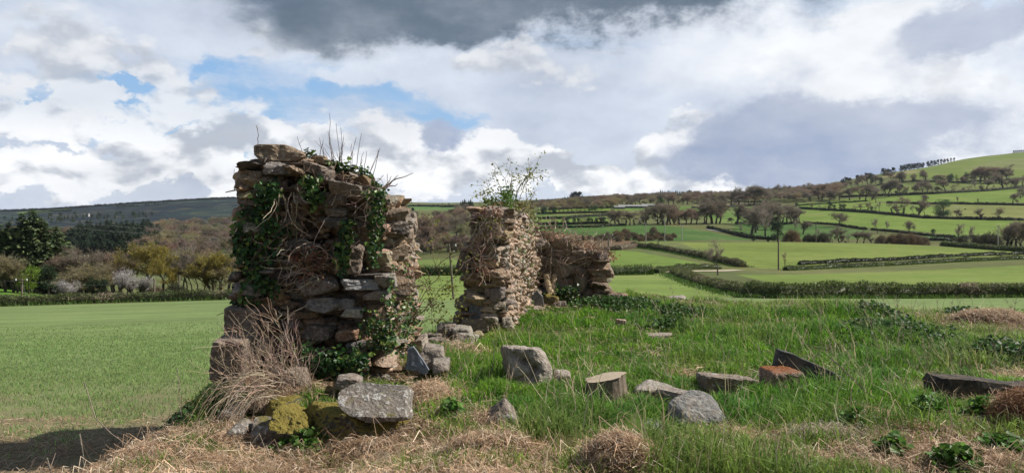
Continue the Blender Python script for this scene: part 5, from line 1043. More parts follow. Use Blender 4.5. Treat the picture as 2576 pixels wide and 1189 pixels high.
# --- the end wall at the back
w3o = np.array([1.2, 16, 0.0]); w3 = empty('ruined_wall', w3o); tag(w3, 'low dark end wall of big squared stones covered in dead creeper', 'ruin')
rg = np.random.default_rng(17); Y3 = 15.7; pu3, pz3 = prof([(1340, 585), (1400, 590), (1450, 602), (1500, 622), (1530, 634), (1545, 640)], Y3)
x3 = lambda u: px(u, 0, Y3)[0]; mb = MB()
def sk3(f, z):
    u = 1343 + (1524 - 1343) * f; v = VH - (z - EYE) / Y3 * KF
    return (u < 1388 and v > 686) or (u > 1506 and 640 < v < 668) or (v < 730 and v > 698 and u > 1506)
wall_face(mb, (x3(1343), Y3, -.5), (x3(1524), Y3 - .1, -.5), (x3(1343), Y3, 1.6), (x3(1524), Y3 - .1, 1.6), (0, -1, 0), [(.24, .17, .13), (.27, .205, .155), (.22, .18, .15), (.30, .22, .165)], rg, lambda f: float(np.interp(1343 + f * 181, pu3, pz3)) - .05, sk3, hr=(.13, .27), wr=(1.1, 2.2), prot=.035, slate_p=.18, wmax=.55)
wall_face(mb, (x3(1524), Y3 - .1, -.5), (x3(1524), Y3 + .5, -.5), (x3(1524), Y3 - .1, 1.4), (x3(1524), Y3 + .5, 1.4), (1, 0, 0), [BROWN, TAN, GREY], rg, lambda f: float(pz3[4]) - .1, None)
wall_face(mb, (x3(1524), Y3 + .5, -1.2), (x3(1343), Y3 + .6, -1.2), (x3(1524), Y3 + .5, 1.6), (x3(1343), Y3 + .6, 1.6), (0, 1, 0), [BROWN, TAN, GREY], rg, lambda f: float(np.interp(1524 - f * 181, pu3, pz3)) - .05, None, hr=(.1, .25))
core(mb, [(x3(1386), Y3, -1.2), (x3(1522), Y3 - .1, -1.2), (x3(1522), Y3 + .55, -1.2), (x3(1386), Y3 + .6, -1.2)], [(x3(1386), Y3, pz3[1]), (x3(1510), Y3 - .1, pz3[3] - .1), (x3(1510), Y3 + .55, pz3[3] - .1), (x3(1386), Y3 + .6, pz3[1])], .1)
core(mb, [(x3(1335), Y3 + .4, -1.2), (x3(1392), Y3 + .4, -1.2), (x3(1392), Y3 + .65, -1.2), (x3(1335), Y3 + .65, -1.2)], [(x3(1335), Y3 + .4, 1.3), (x3(1392), Y3 + .4, 1.3), (x3(1392), Y3 + .65, 1.3), (x3(1335), Y3 + .65, 1.3)], .02, col=(.03, .025, .02))  # near-black back of the opening, its shade painted into the colour
core(mb, [(x3(1335), Y3, .7), (x3(1392), Y3, .7), (x3(1392), Y3 + .6, .7), (x3(1335), Y3 + .6, .7)], [(x3(1335), Y3, pz3[0]), (x3(1392), Y3, pz3[1]), (x3(1392), Y3 + .6, pz3[1]), (x3(1335), Y3 + .6, pz3[0])], .06)
for k in range(16):
    u = 1526 + k * 2.6 + rg.uniform(-8, 8); z = gz(x3(u), Y3) + rg.uniform(0, .32) * (1 - k / 18)
    put_rock(mb, np.array([x3(u), Y3 + rg.uniform(-.1, .4), z]), np.array([1, 0, 0.]), np.array([0, 1., 0]), np.array([0, 0, 1.]), (rg.uniform(.18, .4), .3, rg.uniform(.10, .2)), [BROWN, TAN, PURP][k % 3], rg)
mb.build('masonry', M['masonry'], w3, w3o)
part_stone(w3, w3o, 'lintel', 1350, 1392, 658, 692, Y3 - .04, .5, 300, (.15, .12, .09), cuts=2, rough=.03, p=22, box_jit=.06)
for k, (u0, u1, v0, v1, col) in enumerate([(1502, 1537, 670, 694, (.27, .19, .15)), (1500, 1528, 632, 652, (.16, .12, .10)), (1500, 1520, 655, 672, (.22, .17, .13)), (1495, 1524, 720, 745, (.18, .14, .11)), (1520, 1560, 740, 765, (.17, .13, .10))]):
    part_stone(w3, w3o, 'ledge_stone', u0, u1, v0, v1, Y3 - .18, .45, 310 + k, col, cuts=4, rough=.05, p=18)
# split log leaning in the opening of the end wall
def log(name, a, b, r, label, col=(.42, .31, .19), seed=0):
    a, b = np.asarray(a, float), np.asarray(b, float); t = np.linspace(0, 1, 9)[:, None]; P = a + (b - a) * t; mb = MB(); tube(mb, P, r, r * .9, col, 10)
    V = mb.V[0]; V += .02 * np.stack([vn(V * 14 + seed, q) for q in (1, 2, 3)], 1) * np.array([1, 1, .2])
    for e, q in ((0, 1), (8, -1)): mb.add(np.concatenate([V[e * 10:e * 10 + 10], V[e * 10:e * 10 + 10].mean(0, keepdims=True)]), np.array([[i, (i + 1) % 10, 10] for i in range(10)]), np.asarray(col) * 1.2)
    return tag(mb.build(name, M['wood'], origin=a), label, 'log', 'split logs leaning in the end wall opening')
log('split_log', px(1385, 748, 15.3), px(1374, 690, 15.55), .062, 'pale split log leaning left in the dark opening of the end wall', seed=3)
log('split_log', px(1390, 745, 15.35), px(1394, 692, 15.6), .058, 'pale split log standing right in the dark opening of the end wall', seed=8)

# ------------------------------------------------------------------ single stones
def stone(u0, u1, v0, v1, Y, dep, seed, col, label, mat='stone', name='stone', cat='stone', sink=0.0, group=None, **kw):
    if Y is None: Y = hit((u0 + u1) / 2, v1)[1]
    cleft = kw.pop('cleft', []); v0 = v0 if v0 < VH else VH + (v0 - VH) * (Y + dep * .55) / Y; V, F = pstone(u0, u1, v0, max(v1, v0 + 12) + sink, Y, dep, seed, **kw)
    for (a, b), (c, d), wd_, dp_ in cleft:      # broken recesses in the near face
        U_ = UC + V[:, 0] / V[:, 1] * KF; W_ = VH - (V[:, 2] - EYE) / V[:, 1] * KF; tt_ = np.clip(((U_ - a) * (c - a) + (W_ - b) * (d - b)) / ((c - a) ** 2 + (d - b) ** 2), 0, 1)
        g_ = np.exp(-((U_ - a - tt_ * (c - a)) ** 2 + (W_ - b - tt_ * (d - b)) ** 2) / wd_ ** 2) * (V[:, 1] < V[:, 1].mean() + .05); V[:, 1] += g_ * dp_
    m = MB(); m.add(V, F, col); c_ = V.mean(0)
    CLEAR.append((c_[0], c_[1] - .15, (u1 - u0) / KF * Y * .5)); o = m.build(name, M[mat], origin=(c_[0], c_[1], V[:, 2].min()), smooth=False); return tag(o, label, cat, group)
stone(848, 1022, 1000, 1032, 6.28, .38, 401, (.20, .18, .155), 'large lichen spotted grey slab resting on the mossy boulder before the pier', 'lightmoss', 'stone_slab', 'slab', cuts=2, rough=.035, p=22, box_jit=.10, rz=.10, ry=.05, rx=.62, sub=5, planes=[(-1, -.7, -.2, .96), (-1, .8, 0, 1.12)])
stone(765, 985, 1026, 1142, 6.30, .55, 402, (.12, .11, .08), 'long moss covered boulder lying under the large lichen slab', 'mossy', 'mossy_boulder', 'boulder', sink=20, cuts=6, rough=.09, p=12, sub=5, ry=.10)
stone(680, 768, 1034, 1122, 6.35, .4, 403, (.20, .19, .17), 'smaller boulder with yellow moss on top, left of the long mossy boulder', 'mossy', 'mossy_boulder', 'boulder', sink=20, cuts=7, rough=.10, p=14, sub=5, box_jit=.25)
stone(575, 625, 1062, 1130, 6.4, .3, 404, (.22, .2, .18), 'grey stone half buried in dry grass left of the mossy boulders', 'lightmoss', sink=15, cuts=5)
stone(1274, 1380, 872, 984, 7.75, .48, 405, (.34, .295, .25), 'big pale boulder with a dark cleft standing in the green grass', 'pale', 'boulder', 'boulder', sink=22, cuts=2, rough=.045, p=16, box_jit=.10, rz=.12, rx=.10, sub=5, planes=[(1, 0, .9, 1.12), (-.3, -1, .3, .97)], cleft=[((1296, 893), (1322, 912), 8, .05), ((1322, 912), (1346, 928), 11, .075), ((1346, 928), (1340, 946), 8, .06), ((1290, 960), (1322, 945), 4, .03), ((1340, 946), (1360, 975), 4, .03)])
stone(1396, 1436, 934, 964, 7.9, .22, 406, (.33, .29, .25), 'small pale stone tucked right behind the big cleft boulder', sink=8)
stone(1208, 1312, 1000, 1086, 6.3, .30, 407, (.205, .17, .14), 'brown pointed triangular stone in front of the cleft boulder', 'stone', sink=16, cuts=0, rough=.03, p=16, box_jit=.05, planes=[(1, -.1, .75, .62), (-1, -.1, 1.05, .50), (0, -.8, .6, .8)], sub=5)
stone(1606, 1684, 964, 1010, 7.4, .35, 408, (.32, .29, .25), 'rounded greyish stone sunk in grass right of the tree stump', 'pale', sink=14, cuts=4)
stone(1668, 1752, 978, 1032, 7.0, .34, 409, (.27, .23, .20), 'flat layered stone lying on top of the round lichen boulder edge', 'stone', rz=-.1, ry=.06, strata=.5, cuts=3, p=18)
stone(1694, 1842, 1014, 1112, 6.35, .42, 410, (.21, .205, .19), 'round grey boulder mottled with white lichen among long grass', 'pale', 'boulder', 'boulder', sink=20, cuts=6, rough=.05, p=8, box_jit=.2, sub=5)
stone(1608, 1682, 1060, 1112, 6.25, .3, 411, (.25, .245, .235), 'low grey lichen stone left of the round mottled boulder', 'pale', sink=14, cuts=5, p=10)
stone(1775, 1910, 943, 1004, 7.5, .4, 412, (.235, .19, .15), 'long brown flat topped stone left of the rust mossed block', 'stone', sink=14, cuts=3, rough=.04, p=18, ry=.06, sub=5)
stone(1936, 2026, 926, 1006, 7.45, .36, 413, (.24, .165, .125), 'squared block with bright rust orange moss on its top', 'rustmoss', sink=12, cuts=2, rough=.05, p=18, box_jit=.09, sub=5, rz=.25)
slab('slate_slab', [(1940, 990), (1946, 935), (1964, 880), (1985, 886), (2040, 908), (2100, 934), (2138, 958), (2142, 1000)], 7.75, .10, (.075, .085, .085), 'slate', 'dark grey pointed slate slab on edge behind the rust mossed block', 'slab', .10, 5)
slab('stone_lintel', [(2352, 1022), (2354, 966), (2368, 950), (2440, 953), (2520, 966), (2640, 972), (2640, 1040), (2520, 1036), (2420, 1028)], 7.1, .26, (.045, .04, .034), 'slate', 'long dark rectangular stone lying at the right edge of the grass', 'slab', .12, 9)
stone(2430, 2600, 1012, 1075, 6.75, .5, 414, (.2, .18, .1), 'yellow mossed hummock of stone below the long dark stone', 'mossy', 'mossy_boulder', 'boulder', sink=18, cuts=4, p=8)
stone(1966, 2014, 768, 797, 14.6, .4, 415, (.27, .22, .185), 'brown stone alone on the far grass edge of the platform', sink=5)
stone(1552, 1576, 802, 818, None, .2, 416, (.42, .31, .24), 'small pinkish stone in the grass right of the end wall', sink=4)
stone(1792, 1830, 776, 790, 15.2, .3, 417, (.42, .34, .24), 'flat tan stone on the platform edge left of the alone brown one', sink=4)
stone(1630, 1690, 838, 852, None, .3, 418, (.34, .29, .23), 'flat stone with straw in the middle of the grass', sink=5)
stone(1618, 1682, 748, 764, 16.4, .4, 419, (.26, .25, .24), 'left of two grey slabs at the platform edge right of the end wall', ry=-.1, sink=4)
stone(1676, 1728, 744, 764, 16.5, .35, 420, (.32, .28, .25), 'right of two grey slabs at the platform edge, with pale top', ry=-.05, sink=4)
stone(1440, 1462, 768, 784, 14.9, .25, 421, (.43, .34, .28), 'small pink stone at the foot of the end wall', sink=4)
stone(1390, 1426, 758, 792, 14.6, .3, 422, (.17, .135, .11), 'dark angular stone at the foot of the end wall opening', sink=5, cuts=5)
stone(1368, 1406, 742, 782, 14.9, .35, 423, (.28, .235, .14), 'ochre mossed angular stone under the split logs', 'mossy', sink=5, cuts=5)
stone(1338, 1376, 770, 792, 14.3, .3, 424, (.40, .33, .25), 'pale flat stone beside the far foot of the middle wall', sink=4, ry=.2)
slab('slate_slab', [(1336, 790), (1338, 742), (1352, 732), (1366, 745), (1370, 786)], 14.6, .16, (.17, .175, .18), 'slate', 'grey slate slab leaning on the far foot of the middle wall', 'slab', .1, 12)
for k, (u0, u1, v0, v1, Y, col, lb) in enumerate([(1098, 1150, 812, 846, 11.2, (.22, .18, .15), 'grey brown angular stone at the left of the doorway rubble'), (1140, 1186, 822, 848, 11.0, (.33, .30, .25), 'pale rounded stone in the doorway rubble under the sill'), (1144, 1198, 838, 872, 10.5, (.31, .27, .235), 'biggest pale stone at the front of the doorway rubble'), (1184, 1216, 836, 854, 11.0, (.26, .22, .12), 'mossy ochre stone at the right of the doorway rubble'), (1060, 1104, 838, 862, 11.0, (.20, .165, .13), 'flat brown stone of the doorway threshold beside the pier'), (1080, 1130, 850, 878, 10.6, (.17, .14, .115), 'dark stone half hidden in the doorway straw'), (1044, 1072, 846, 880, 9.9, (.34, .29, .24), 'upright pale stone at the pier foot by the doorway')]):
    stone(u0, u1, v0, v1, Y, .35, 440 + k, col, lb, sink=8, cuts=5, group='rubble stones of the doorway')
slab('slate_slab', [(1018, 930), (1022, 878), (1036, 872), (1062, 905), (1080, 930), (1072, 942)], 8.25, .05, (.19, .22, .26), 'slate', 'blue grey slate slab leaning against the right foot of the pier', 'slab', .12, 21)
stone(1058, 1112, 868, 916, 8.6, .4, 450, (.26, .225, .19), 'lichened stone beside the slate at the right foot of the pier', 'pale', sink=10, cuts=5)
stone(1086, 1124, 905, 935, 8.3, .3, 451, (.27, .24, .21), 'small mottled stone in front of the lichened stone by the pier', 'pale', sink=8)
stone(836, 900, 944, 975, 7.6, .35, 452, (.24, .2, .17), 'low brown stone in dry grass behind the large lichen slab', sink=8)
stone(660, 725, 1000, 1040, 7.0, .35, 453, (.2, .19, .12), 'moss hummock stone behind the smaller mossy boulder', 'mossy', sink=12, cuts=5, p=8)
stone(622, 690, 1058, 1125, 6.35, .35, 454, (.19, .165, .14), 'grey brown footing stone between the dry stems and the smaller mossy boulder', 'lightmoss', sink=14, cuts=5)
stone(532, 590, 1020, 1100, 6.9, .4, 455, (.15, .125, .10), 'dark footing stone at the lower left corner of the pier', sink=14, cuts=4)
stone(700, 760, 925, 975, 7.7, .35, 456, (.2, .165, .13), 'broken brown stone at the pier foot among the brushwood', sink=10, cuts=5)
# sawn stump
st_o = gp(1522, 1006, 7.3); CLEAR.append((st_o[0], st_o[1] - .25, .3)); stp = empty('tree_stump', st_o); tag(stp, 'sawn grey tree stump with a tilted pale cut top in the grass', 'stump')
a = np.linspace(0, 2 * np.pi, 48, endpoint=False); Vs = []; wr_ = (1574 - 1474) / 2 / KF * 7.3
for k, t in enumerate(np.linspace(0, 1, 9)):
    rr = wr_ * (1.06 - .12 * t + .10 * (1 - t) ** 3) * (1 + .06 * np.sin(a * 5 + 1) + .03 * np.sin(a * 13) + .02 * vn(np.stack([a * 5, a * 0 + t * 2, a * 0], 1), 4))
    zt_ = -.06 + t * (.235 + .035 * np.cos(a) + .005 * np.sin(a)); Vs.append(np.stack([st_o[0] + rr * np.cos(a), st_o[1] + rr * .8 * np.sin(a), st_o[2] + zt_ + .0 * a], 1))
b = MB(); i = np.arange(8)[:, None] * 48 + np.arange(48)[None]; j = np.arange(8)[:, None] * 48 + (np.arange(48)[None] + 1) % 48
b.add(np.concatenate(Vs), np.stack([i, j, j + 48, i + 48], -1).reshape(-1, 4), (.17, .135, .10)); b.build('bark', M['bark'], stp, st_o)
b = MB(); e = Vs[-1]; c_ = e.mean(0); R2 = np.concatenate([c_ + (e - c_) * s + (0, 0, .004 + .006 * (1 - s)) for s in (1.08, 1.0, .7, .4)] + [[c_ + (0, 0, .01)]])
q = np.arange(48); q2 = (q + 1) % 48; b.add(R2, [np.concatenate([np.stack([q + k * 48, q2 + k * 48, q2 + (k + 1) * 48, q + (k + 1) * 48], 1) for k in range(3)]), np.stack([q + 144, q2 + 144, np.full(48, 192)], 1)], (.42, .34, .25)); b.build('cut_face', M['wood'], stp, st_o)
# ------------------------------------------------------------------ near plants
def leaves(mb, P, N, size, col, rg, hang=.3, fold=.25):
    """pointed, folded leaves at P facing N"""
    n = len(P); N = N + rg.normal(0, .45, (n, 3)); N /= np.linalg.norm(N, axis=1, keepdims=True)
    d = rg.normal(0, .6, (n, 3)) - np.array([0, 0, hang]); d -= (d * N).sum(1, keepdims=True) * N; d /= np.linalg.norm(d, axis=1, keepdims=True) + 1e-9
    t = np.cross(N, d); s = (np.asarray(size) * rg.uniform(.55, 1.3, n))[:, None]
    pt = lambda x, y, z: P + s * (t * x + d * y + N * z)
    V = np.stack([pt(0, 0, 0), pt(-.5, .18, fold), pt(-.34, .62, fold * .7), pt(0, 1, 0), pt(.34, .62, fold * .7), pt(.5, .18, fold)], 1).reshape(-1, 3)
    i = np.arange(n)[:, None] * 6; mb.add(V, np.concatenate([i + np.array([[0, 3, 2, 1]]), i + np.array([[0, 5, 4, 3]])]), np.repeat(col, 6, 0))
def wander(p, d, L, n, wob, rg, grav=0.0):
    p = np.asarray(p, float); d = np.asarray(d, float); P = [p]
    for k in range(n): d = d / np.linalg.norm(d) + rg.normal(0, wob, 3) + np.array([0, 0, -grav]); d /= np.linalg.norm(d); p = p + d * L / n; P.append(p)
    return np.array(P)
IVYC, IVYL = (.032, .080, .020), (.14, .21, .045)
def ivy(name, spots, plane, nrm, label, seed, light=.15, size=.055, stems=10, cat='ivy'):
    rg = np.random.default_rng(seed); mb = MB(); root = None; sm = MB()
    for (u, v, ru, rv, n) in spots:
        k = np.where(rg.random((n, 1)) < .25, rg.normal(0, .7, (n, 2)).clip(-1.2, 1.2), rg.normal(0, .5, (n, 2)).clip(-1.1, 1.1)); U = u + k[:, 0] * ru; V_ = v + k[:, 1] * rv
        P = plane(U, V_) + np.asarray(nrm) * rg.uniform(.0, .14, (n, 1)); c_ = np.where(rg.random((n, 1)) < light, vary(IVYL, n, rg), vary(IVYC, n, rg, .55)); leaves(mb, P, np.tile(nrm, (n, 1)) + np.array([0, 0, .35]), size, c_, rg)
        for q in range(stems):
            s0 = plane(np.array([u + rg.uniform(-.5, .5) * ru]), np.array([v + rv * .9]))[0] + np.asarray(nrm) * .04; tube(sm, wander(s0, (rg.normal(0, .4), 0, 1), rv * 1.6 / KF * s0[1], 7, .3, rg), .007, .003, (.16, .115, .08), 4)
    o = mb.V[0][0]; e = empty(name, o); mb.build('leaves', M['ivy'], e, o)
    if sm.V: sm.build('stems', M['bark'], e, o)
    return tag(e, label, cat)
def plane_y(Y): return lambda U, V_: np.stack([(U - UC) / KF * Y, np.full(len(U), Y), EYE + (VH - V_) / KF * Y], 1)
def plane_right(a, b, off=.06):
    """right hand wall face through plan points a and b"""
    a, b = np.asarray(a, float), np.asarray(b, float); e = b - a
    def f(U, V_):
        k = (U - UC) / KF; t = (a[0] - k * a[1]) / (k * e[1] - e[0]); t = np.clip(t, -.1, 1.05); X, Y = a[0] + t * e[0], a[1] + t * e[1]
        return np.stack([X + off, Y, EYE + (VH - V_) / KF * Y], 1)
    return f
PF = plane_y(8.36); PR = plane_right((xb, 8.5), (-1.30, 10.4)); PR2 = plane_right((R0, Y2), (FX, FY))
ivy('ivy', [(665, 500, 24, 26, 100), (650, 555, 40, 40, 190), (690, 580, 44, 28, 150), (630, 625, 32, 50, 170), (680, 640, 26, 28, 50), (650, 700, 34, 34, 100), (620, 755, 28, 40, 80), (604, 600, 14, 60, 90), (690, 725, 26, 20, 45)], PF, (0, -1, 0), 'thick dark glossy ivy spreading over the left half of the pier face', 21, .16, .047)
ivy('ivy', [(945, 560, 17, 60, 240), (955, 505, 15, 34, 95), (938, 630, 15, 34, 80), (930, 490, 14, 14, 25)], PF, (.2, -1, 0), 'dark ivy curtain hanging down the right edge of the pier face', 22, .25, .042)
ivy('ivy', [(874, 600, 14, 34, 90), (862, 640, 18, 26, 90), (880, 575, 12, 20, 50), (868, 672, 14, 18, 40)], PF, (0, -1, 0), 'small ivy strand in the centre right of the pier face', 23, .3, .05)
ivy('ivy', [(785, 468, 22, 22, 120), (800, 500, 20, 26, 90), (690, 478, 22, 22, 80), (680, 500, 22, 26, 90)], PF, (0, -1, 0), 'ivy sprigs between the stones below the capstone', 24, .35, .05)
ivy('ivy', [(860, 440, 42, 12, 150), (900, 452, 30, 12, 110), (835, 432, 18, 10, 50), (940, 480, 22, 12, 70), (785, 404, 18, 7, 30)], plane_y(8.7), (0, -.6, .8), 'ivy tuft growing along the sloping broken top of the pier', 25, .3, .05)
ivy('ivy', [(985, 780, 28, 70, 150), (950, 850, 44, 40, 210), (1000, 840, 28, 46, 130), (930, 810, 20, 30, 45), (995, 700, 16, 50, 60), (1015, 760, 14, 60, 60)], lambda U, V_: np.where((U > 985)[:, None], PR(U, V_), PF(U, V_)), (.5, -.8, 0), 'yellow green ivy climbing the sunlit lower right corner of the pier', 26, .5, .042)
ivy('ivy', [(830, 905, 55, 28, 260), (800, 925, 40, 26, 170), (905, 910, 30, 26, 110), (770, 890, 30, 26, 80)], plane_y(8.2), (0, -1, .2), 'dark ivy and weeds at the foot of the pier', 27, .15, .05)
ivy('ivy', [(1310, 600, 22, 60, 90), (1290, 650, 20, 60, 70), (1328, 560, 12, 34, 70), (1315, 690, 16, 60, 60)], PR2, (1, -.2, 0), 'sparse pale ivy sprinkled over the sunlit long face of the middle wall', 28, .75, .04)
ivy('ivy', [(1420, 745, 30, 18, 260), (1400, 762, 24, 14, 160)], plane_y(15.2), (0, -.7, .7), 'green creeper at the foot of the end wall opening', 29, .4, .06)
# roots and dead creeper
ROOT, ROOTP, ROOTR = (.30, .205, .145), (.46, .37, .29), (.22, .10, .06)
def creeper(name, items, label, seed, dead=0, cat='creeper', leafspots=None):
    """items: (u, v, ru, rv, n, length, radius, direction, plane, colour)"""
    rg = np.random.default_rng(seed); mb = MB()
    for (u, v, ru, rv, n, L, r, d, pl_, col) in items:
        for k in range(n):
            p = pl_(np.array([u + rg.uniform(-1, 1) * ru]), np.array([v + rg.uniform(-1, 1) * rv]))[0]
            dd = np.asarray(d, float) + rg.normal(0, .45, 3) * np.array([1, .35, 1]); tube(mb, wander(p, dd, L * rg.uniform(.4, 1.3), 8, .28, rg), r * rg.uniform(.6, 1.3), r * .35, vary(col, 1, rg, .2)[0], 4)
    o = mb.V[0][0]; e = empty(name, o); mb.build('stems', M['bark'], e, o)
    if leafspots:
        lm = MB()
        for (u, v, ru, rv, n, pl_, col) in leafspots:
            P = pl_(u + rg.uniform(-1, 1, n) * ru, v + rg.uniform(-1, 1, n) * rv) + rg.normal(0, .05, (n, 3)); leaves(lm, P, rg.normal(0, .6, (n, 3)) + np.array([0, -.6, .5]), .034, vary(col, n, rg), rg)
        lm.build('dead_leaves', M['leaf'], e, o)
    return tag(e, label, cat)
P83 = plane_y(8.28)
creeper('dead_creeper', [(745, 640, 46, 36, 30, .42, .0045, (-.6, -.2, -.5), P83, ROOTP), (770, 660, 36, 26, 24, .35, .005, (.8, -.2, .1), P83, ROOT), (730, 545, 30, 26, 20, .3, .004, (.3, 0, -1), P83, ROOT), (720, 490, 30, 30, 12, .5, .006, (.1, 0, -1), P83, ROOTP), (780, 690, 40, 18, 18, .33, .004, (-.8, -.2, -.5), P83, ROOTP)],
        'tangle of dead creeper stems across the middle of the pier face', 31, leafspots=[(775, 650, 40, 18, 160, P83, ROOTR), (790, 690, 30, 16, 60, P83, ROOTR)])
creeper('dead_creeper', [(900, 460, 55, 12, 26, .25, .004, (.3, -.3, -.6), plane_y(8.4), ROOT), (940, 500, 20, 26, 22, .3, .004, (.1, -.1, -1), P83, ROOTP), (830, 440, 36, 12, 12, .3, .0045, (.8, -.2, .1), plane_y(8.4), ROOT), (770, 430, 24, 24, 10, .3, .0045, (.5, 0, -.6), P83, ROOT), (860, 500, 55, 26, 11, .33, .004, (.8, 0, -.2), P83, ROOTP), (955, 480, 12, 8, 6, .3, .008, (.6, 0, .6), plane_y(8.5), ROOTP)], 'dead creeper stems draped over the top right of the pier', 32)
creeper('dead_creeper', [(1000, 640, 24, 60, 60, .35, .005, (0, .3, -1), PR, ROOTP), (1005, 740, 24, 60, 60, .3, .005, (0, .3, -1), PR, ROOT)], 'thin dead creeper clinging to the sunlit side of the pier', 33, leafspots=[(1010, 690, 18, 20, 70, PR, ROOTR)])
P114 = plane_y(11.42)
creeper('dead_creeper', [(1230, 545, 30, 24, 44, .4, .006, (.2, -.2, -.8), P114, ROOTP), (1218, 590, 30, 26, 34, .4, .006, (.3, -.1, -.8), P114, ROOT), (1195, 655, 26, 30, 20, .4, .006, (.5, -.1, -.7), P114, ROOT), (1240, 600, 22, 26, 18, .33, .004, (.6, -.1, .3), P114, ROOTP), (1200, 650, 26, 26, 9, .6, .006, (.7, -.1, -.5), P114, ROOTP)], 'red brown dead creeper hanging over the end of the middle wall', 34, leafspots=[(1235, 530, 26, 6, 110, P114, ROOTR), (1215, 670, 20, 8, 50, P114, ROOTR), (1235, 560, 24, 18, 80, P114, (.2, .2, .04))])
creeper('dead_creeper', [(1300, 600, 26, 60, 30, .4, .006, (.05, .3, -1), PR2, ROOTP), (1285, 700, 22, 70, 26, .4, .005, (.05, .3, -1), PR2, ROOT), (1325, 620, 14, 60, 26, .4, .006, (.05, .3, -1), PR2, ROOT)], 'thin dead creeper hanging down the sunlit long face of the middle wall', 35)
P155 = plane_y(15.6); e_ = []
for k in range(10): u = 1352 + 19 * k; e_.append((u, float(np.interp(u, [1340, 1400, 1450, 1500, 1545], [588, 594, 608, 628, 646])), 12, 5, 16, .24, .009, (.3, -.25, .15), plane_y(15.55 + .14 * (k % 4)), [ROOT, (.56, .43, .33), (.46, .33, .24)][k % 3]))
for k in range(10): u = 1352 + 19 * k; e_.append((u, float(np.interp(u, [1340, 1400, 1450, 1500, 1545], [578, 584, 598, 618, 636])), 10, 6, 5, .35, .009, (.3, 0, 1), P155, ROOTP))
creeper('dead_creeper', e_, 'thick mat of dead brown creeper over the top of the end wall', 36, leafspots=[(1360 + 20 * k, float(np.interp(1360 + 20 * k, [1340, 1400, 1450, 1500, 1545], [590, 596, 610, 630, 648])), 12, 5, 60, plane_y(15.75), [(.34, .17, .10), (.42, .28, .18), (.48, .36, .25)][k % 3]) for k in range(10)])
creeper('dead_creeper', [(1425, 640, 34, 14, 6, .6, .010, (.1, 0, -1), P155, (.16, .115, .085)), (1470, 655, 24, 20, 5, .5, .006, (-.2, 0, -1), P155, (.15, .11, .08)), (1445, 700, 10, 30, 5, 1.0, .022, (.15, 0, -1), P155, (.17, .125, .09)), (1500, 660, 16, 30, 10, .6, .010, (-.3, 0, -1), P155, ROOT), (1395, 640, 20, 20, 8, .6, .014, (.5, 0, -.8), P155, ROOTP)], 'thick grey ivy trunks branching down the dark front of the end wall', 37)
# upright twigs along the pier top
def twigs(name, items, label, seed, cat='shrub', r=.0045, col=(.20, .155, .13)):
    rg = np.random.default_rng(seed); mb = MB()
    for (u0, v0, u1, v1, Y) in items:
        a, b = px(u0, v0, Y), px(u1, v1, Y); t = np.linspace(0, 1, 7)[:, None]; P = a + (b - a) * t + np.cumsum(rg.normal(0, .008, (7, 3)), 0) * np.array([1, .6, .2]); tube(mb, P, r * 1.2, r * .55, vary(col, 1, rg, .2)[0], 4)
        if rg.random() < .5: k = int(rg.integers(2, 5)); tube(mb, [P[k], P[k] + np.array([rg.normal(0, .05), rg.normal(0, .03), rg.uniform(.05, .16)])], r * .7, r * .4, col, 3)
    return tag(mb.build(name, M['bark'], origin=mb.V[0][0]), label, cat)
tw = [(838, 430, 828, 285, 8.9), (830, 430, 806, 345, 8.8), (842, 430, 822, 330, 9), (848, 432, 838, 345, 8.7), (852, 432, 850, 310, 9), (858, 434, 857, 318, 8.8), (862, 436, 868, 345, 9), (846, 430, 812, 370, 8.8), (870, 440, 905, 345, 9.1), (890, 446, 900, 335, 8.9), (905, 450, 920, 385, 9), (912, 455, 926, 380, 8.8), (920, 462, 953, 378, 8.8), (930, 470, 955, 372, 9), (880, 440, 884, 360, 9), (865, 436, 846, 380, 9.1), (836, 430, 803, 380, 9), (900, 450, 912, 400, 9), (940, 474, 958, 440, 8.9), (876, 440, 892, 380, 8.7), (826, 432, 815, 350, 9.1), (855, 434, 866, 300 + 40, 8.9), (842, 430, 858, 380, 8.8), (650, 366, 639, 316, 8.6), (760, 400, 746, 342, 8.8), (795, 405, 803, 360, 9), (597, 470, 595, 428, 8.6), (950, 480, 970, 465, 8.7), (822, 432, 800, 400, 8.8)]
twigs('bare_shrub', tw, 'tall thin leafless shoots sprouting from the top of the pier', 41)
twigs('bare_branch', [(612, 474, 566, 484, 8.3)], 'short bleached root poking out left of the pier top', 42, 'branch', .009, (.45, .38, .31))
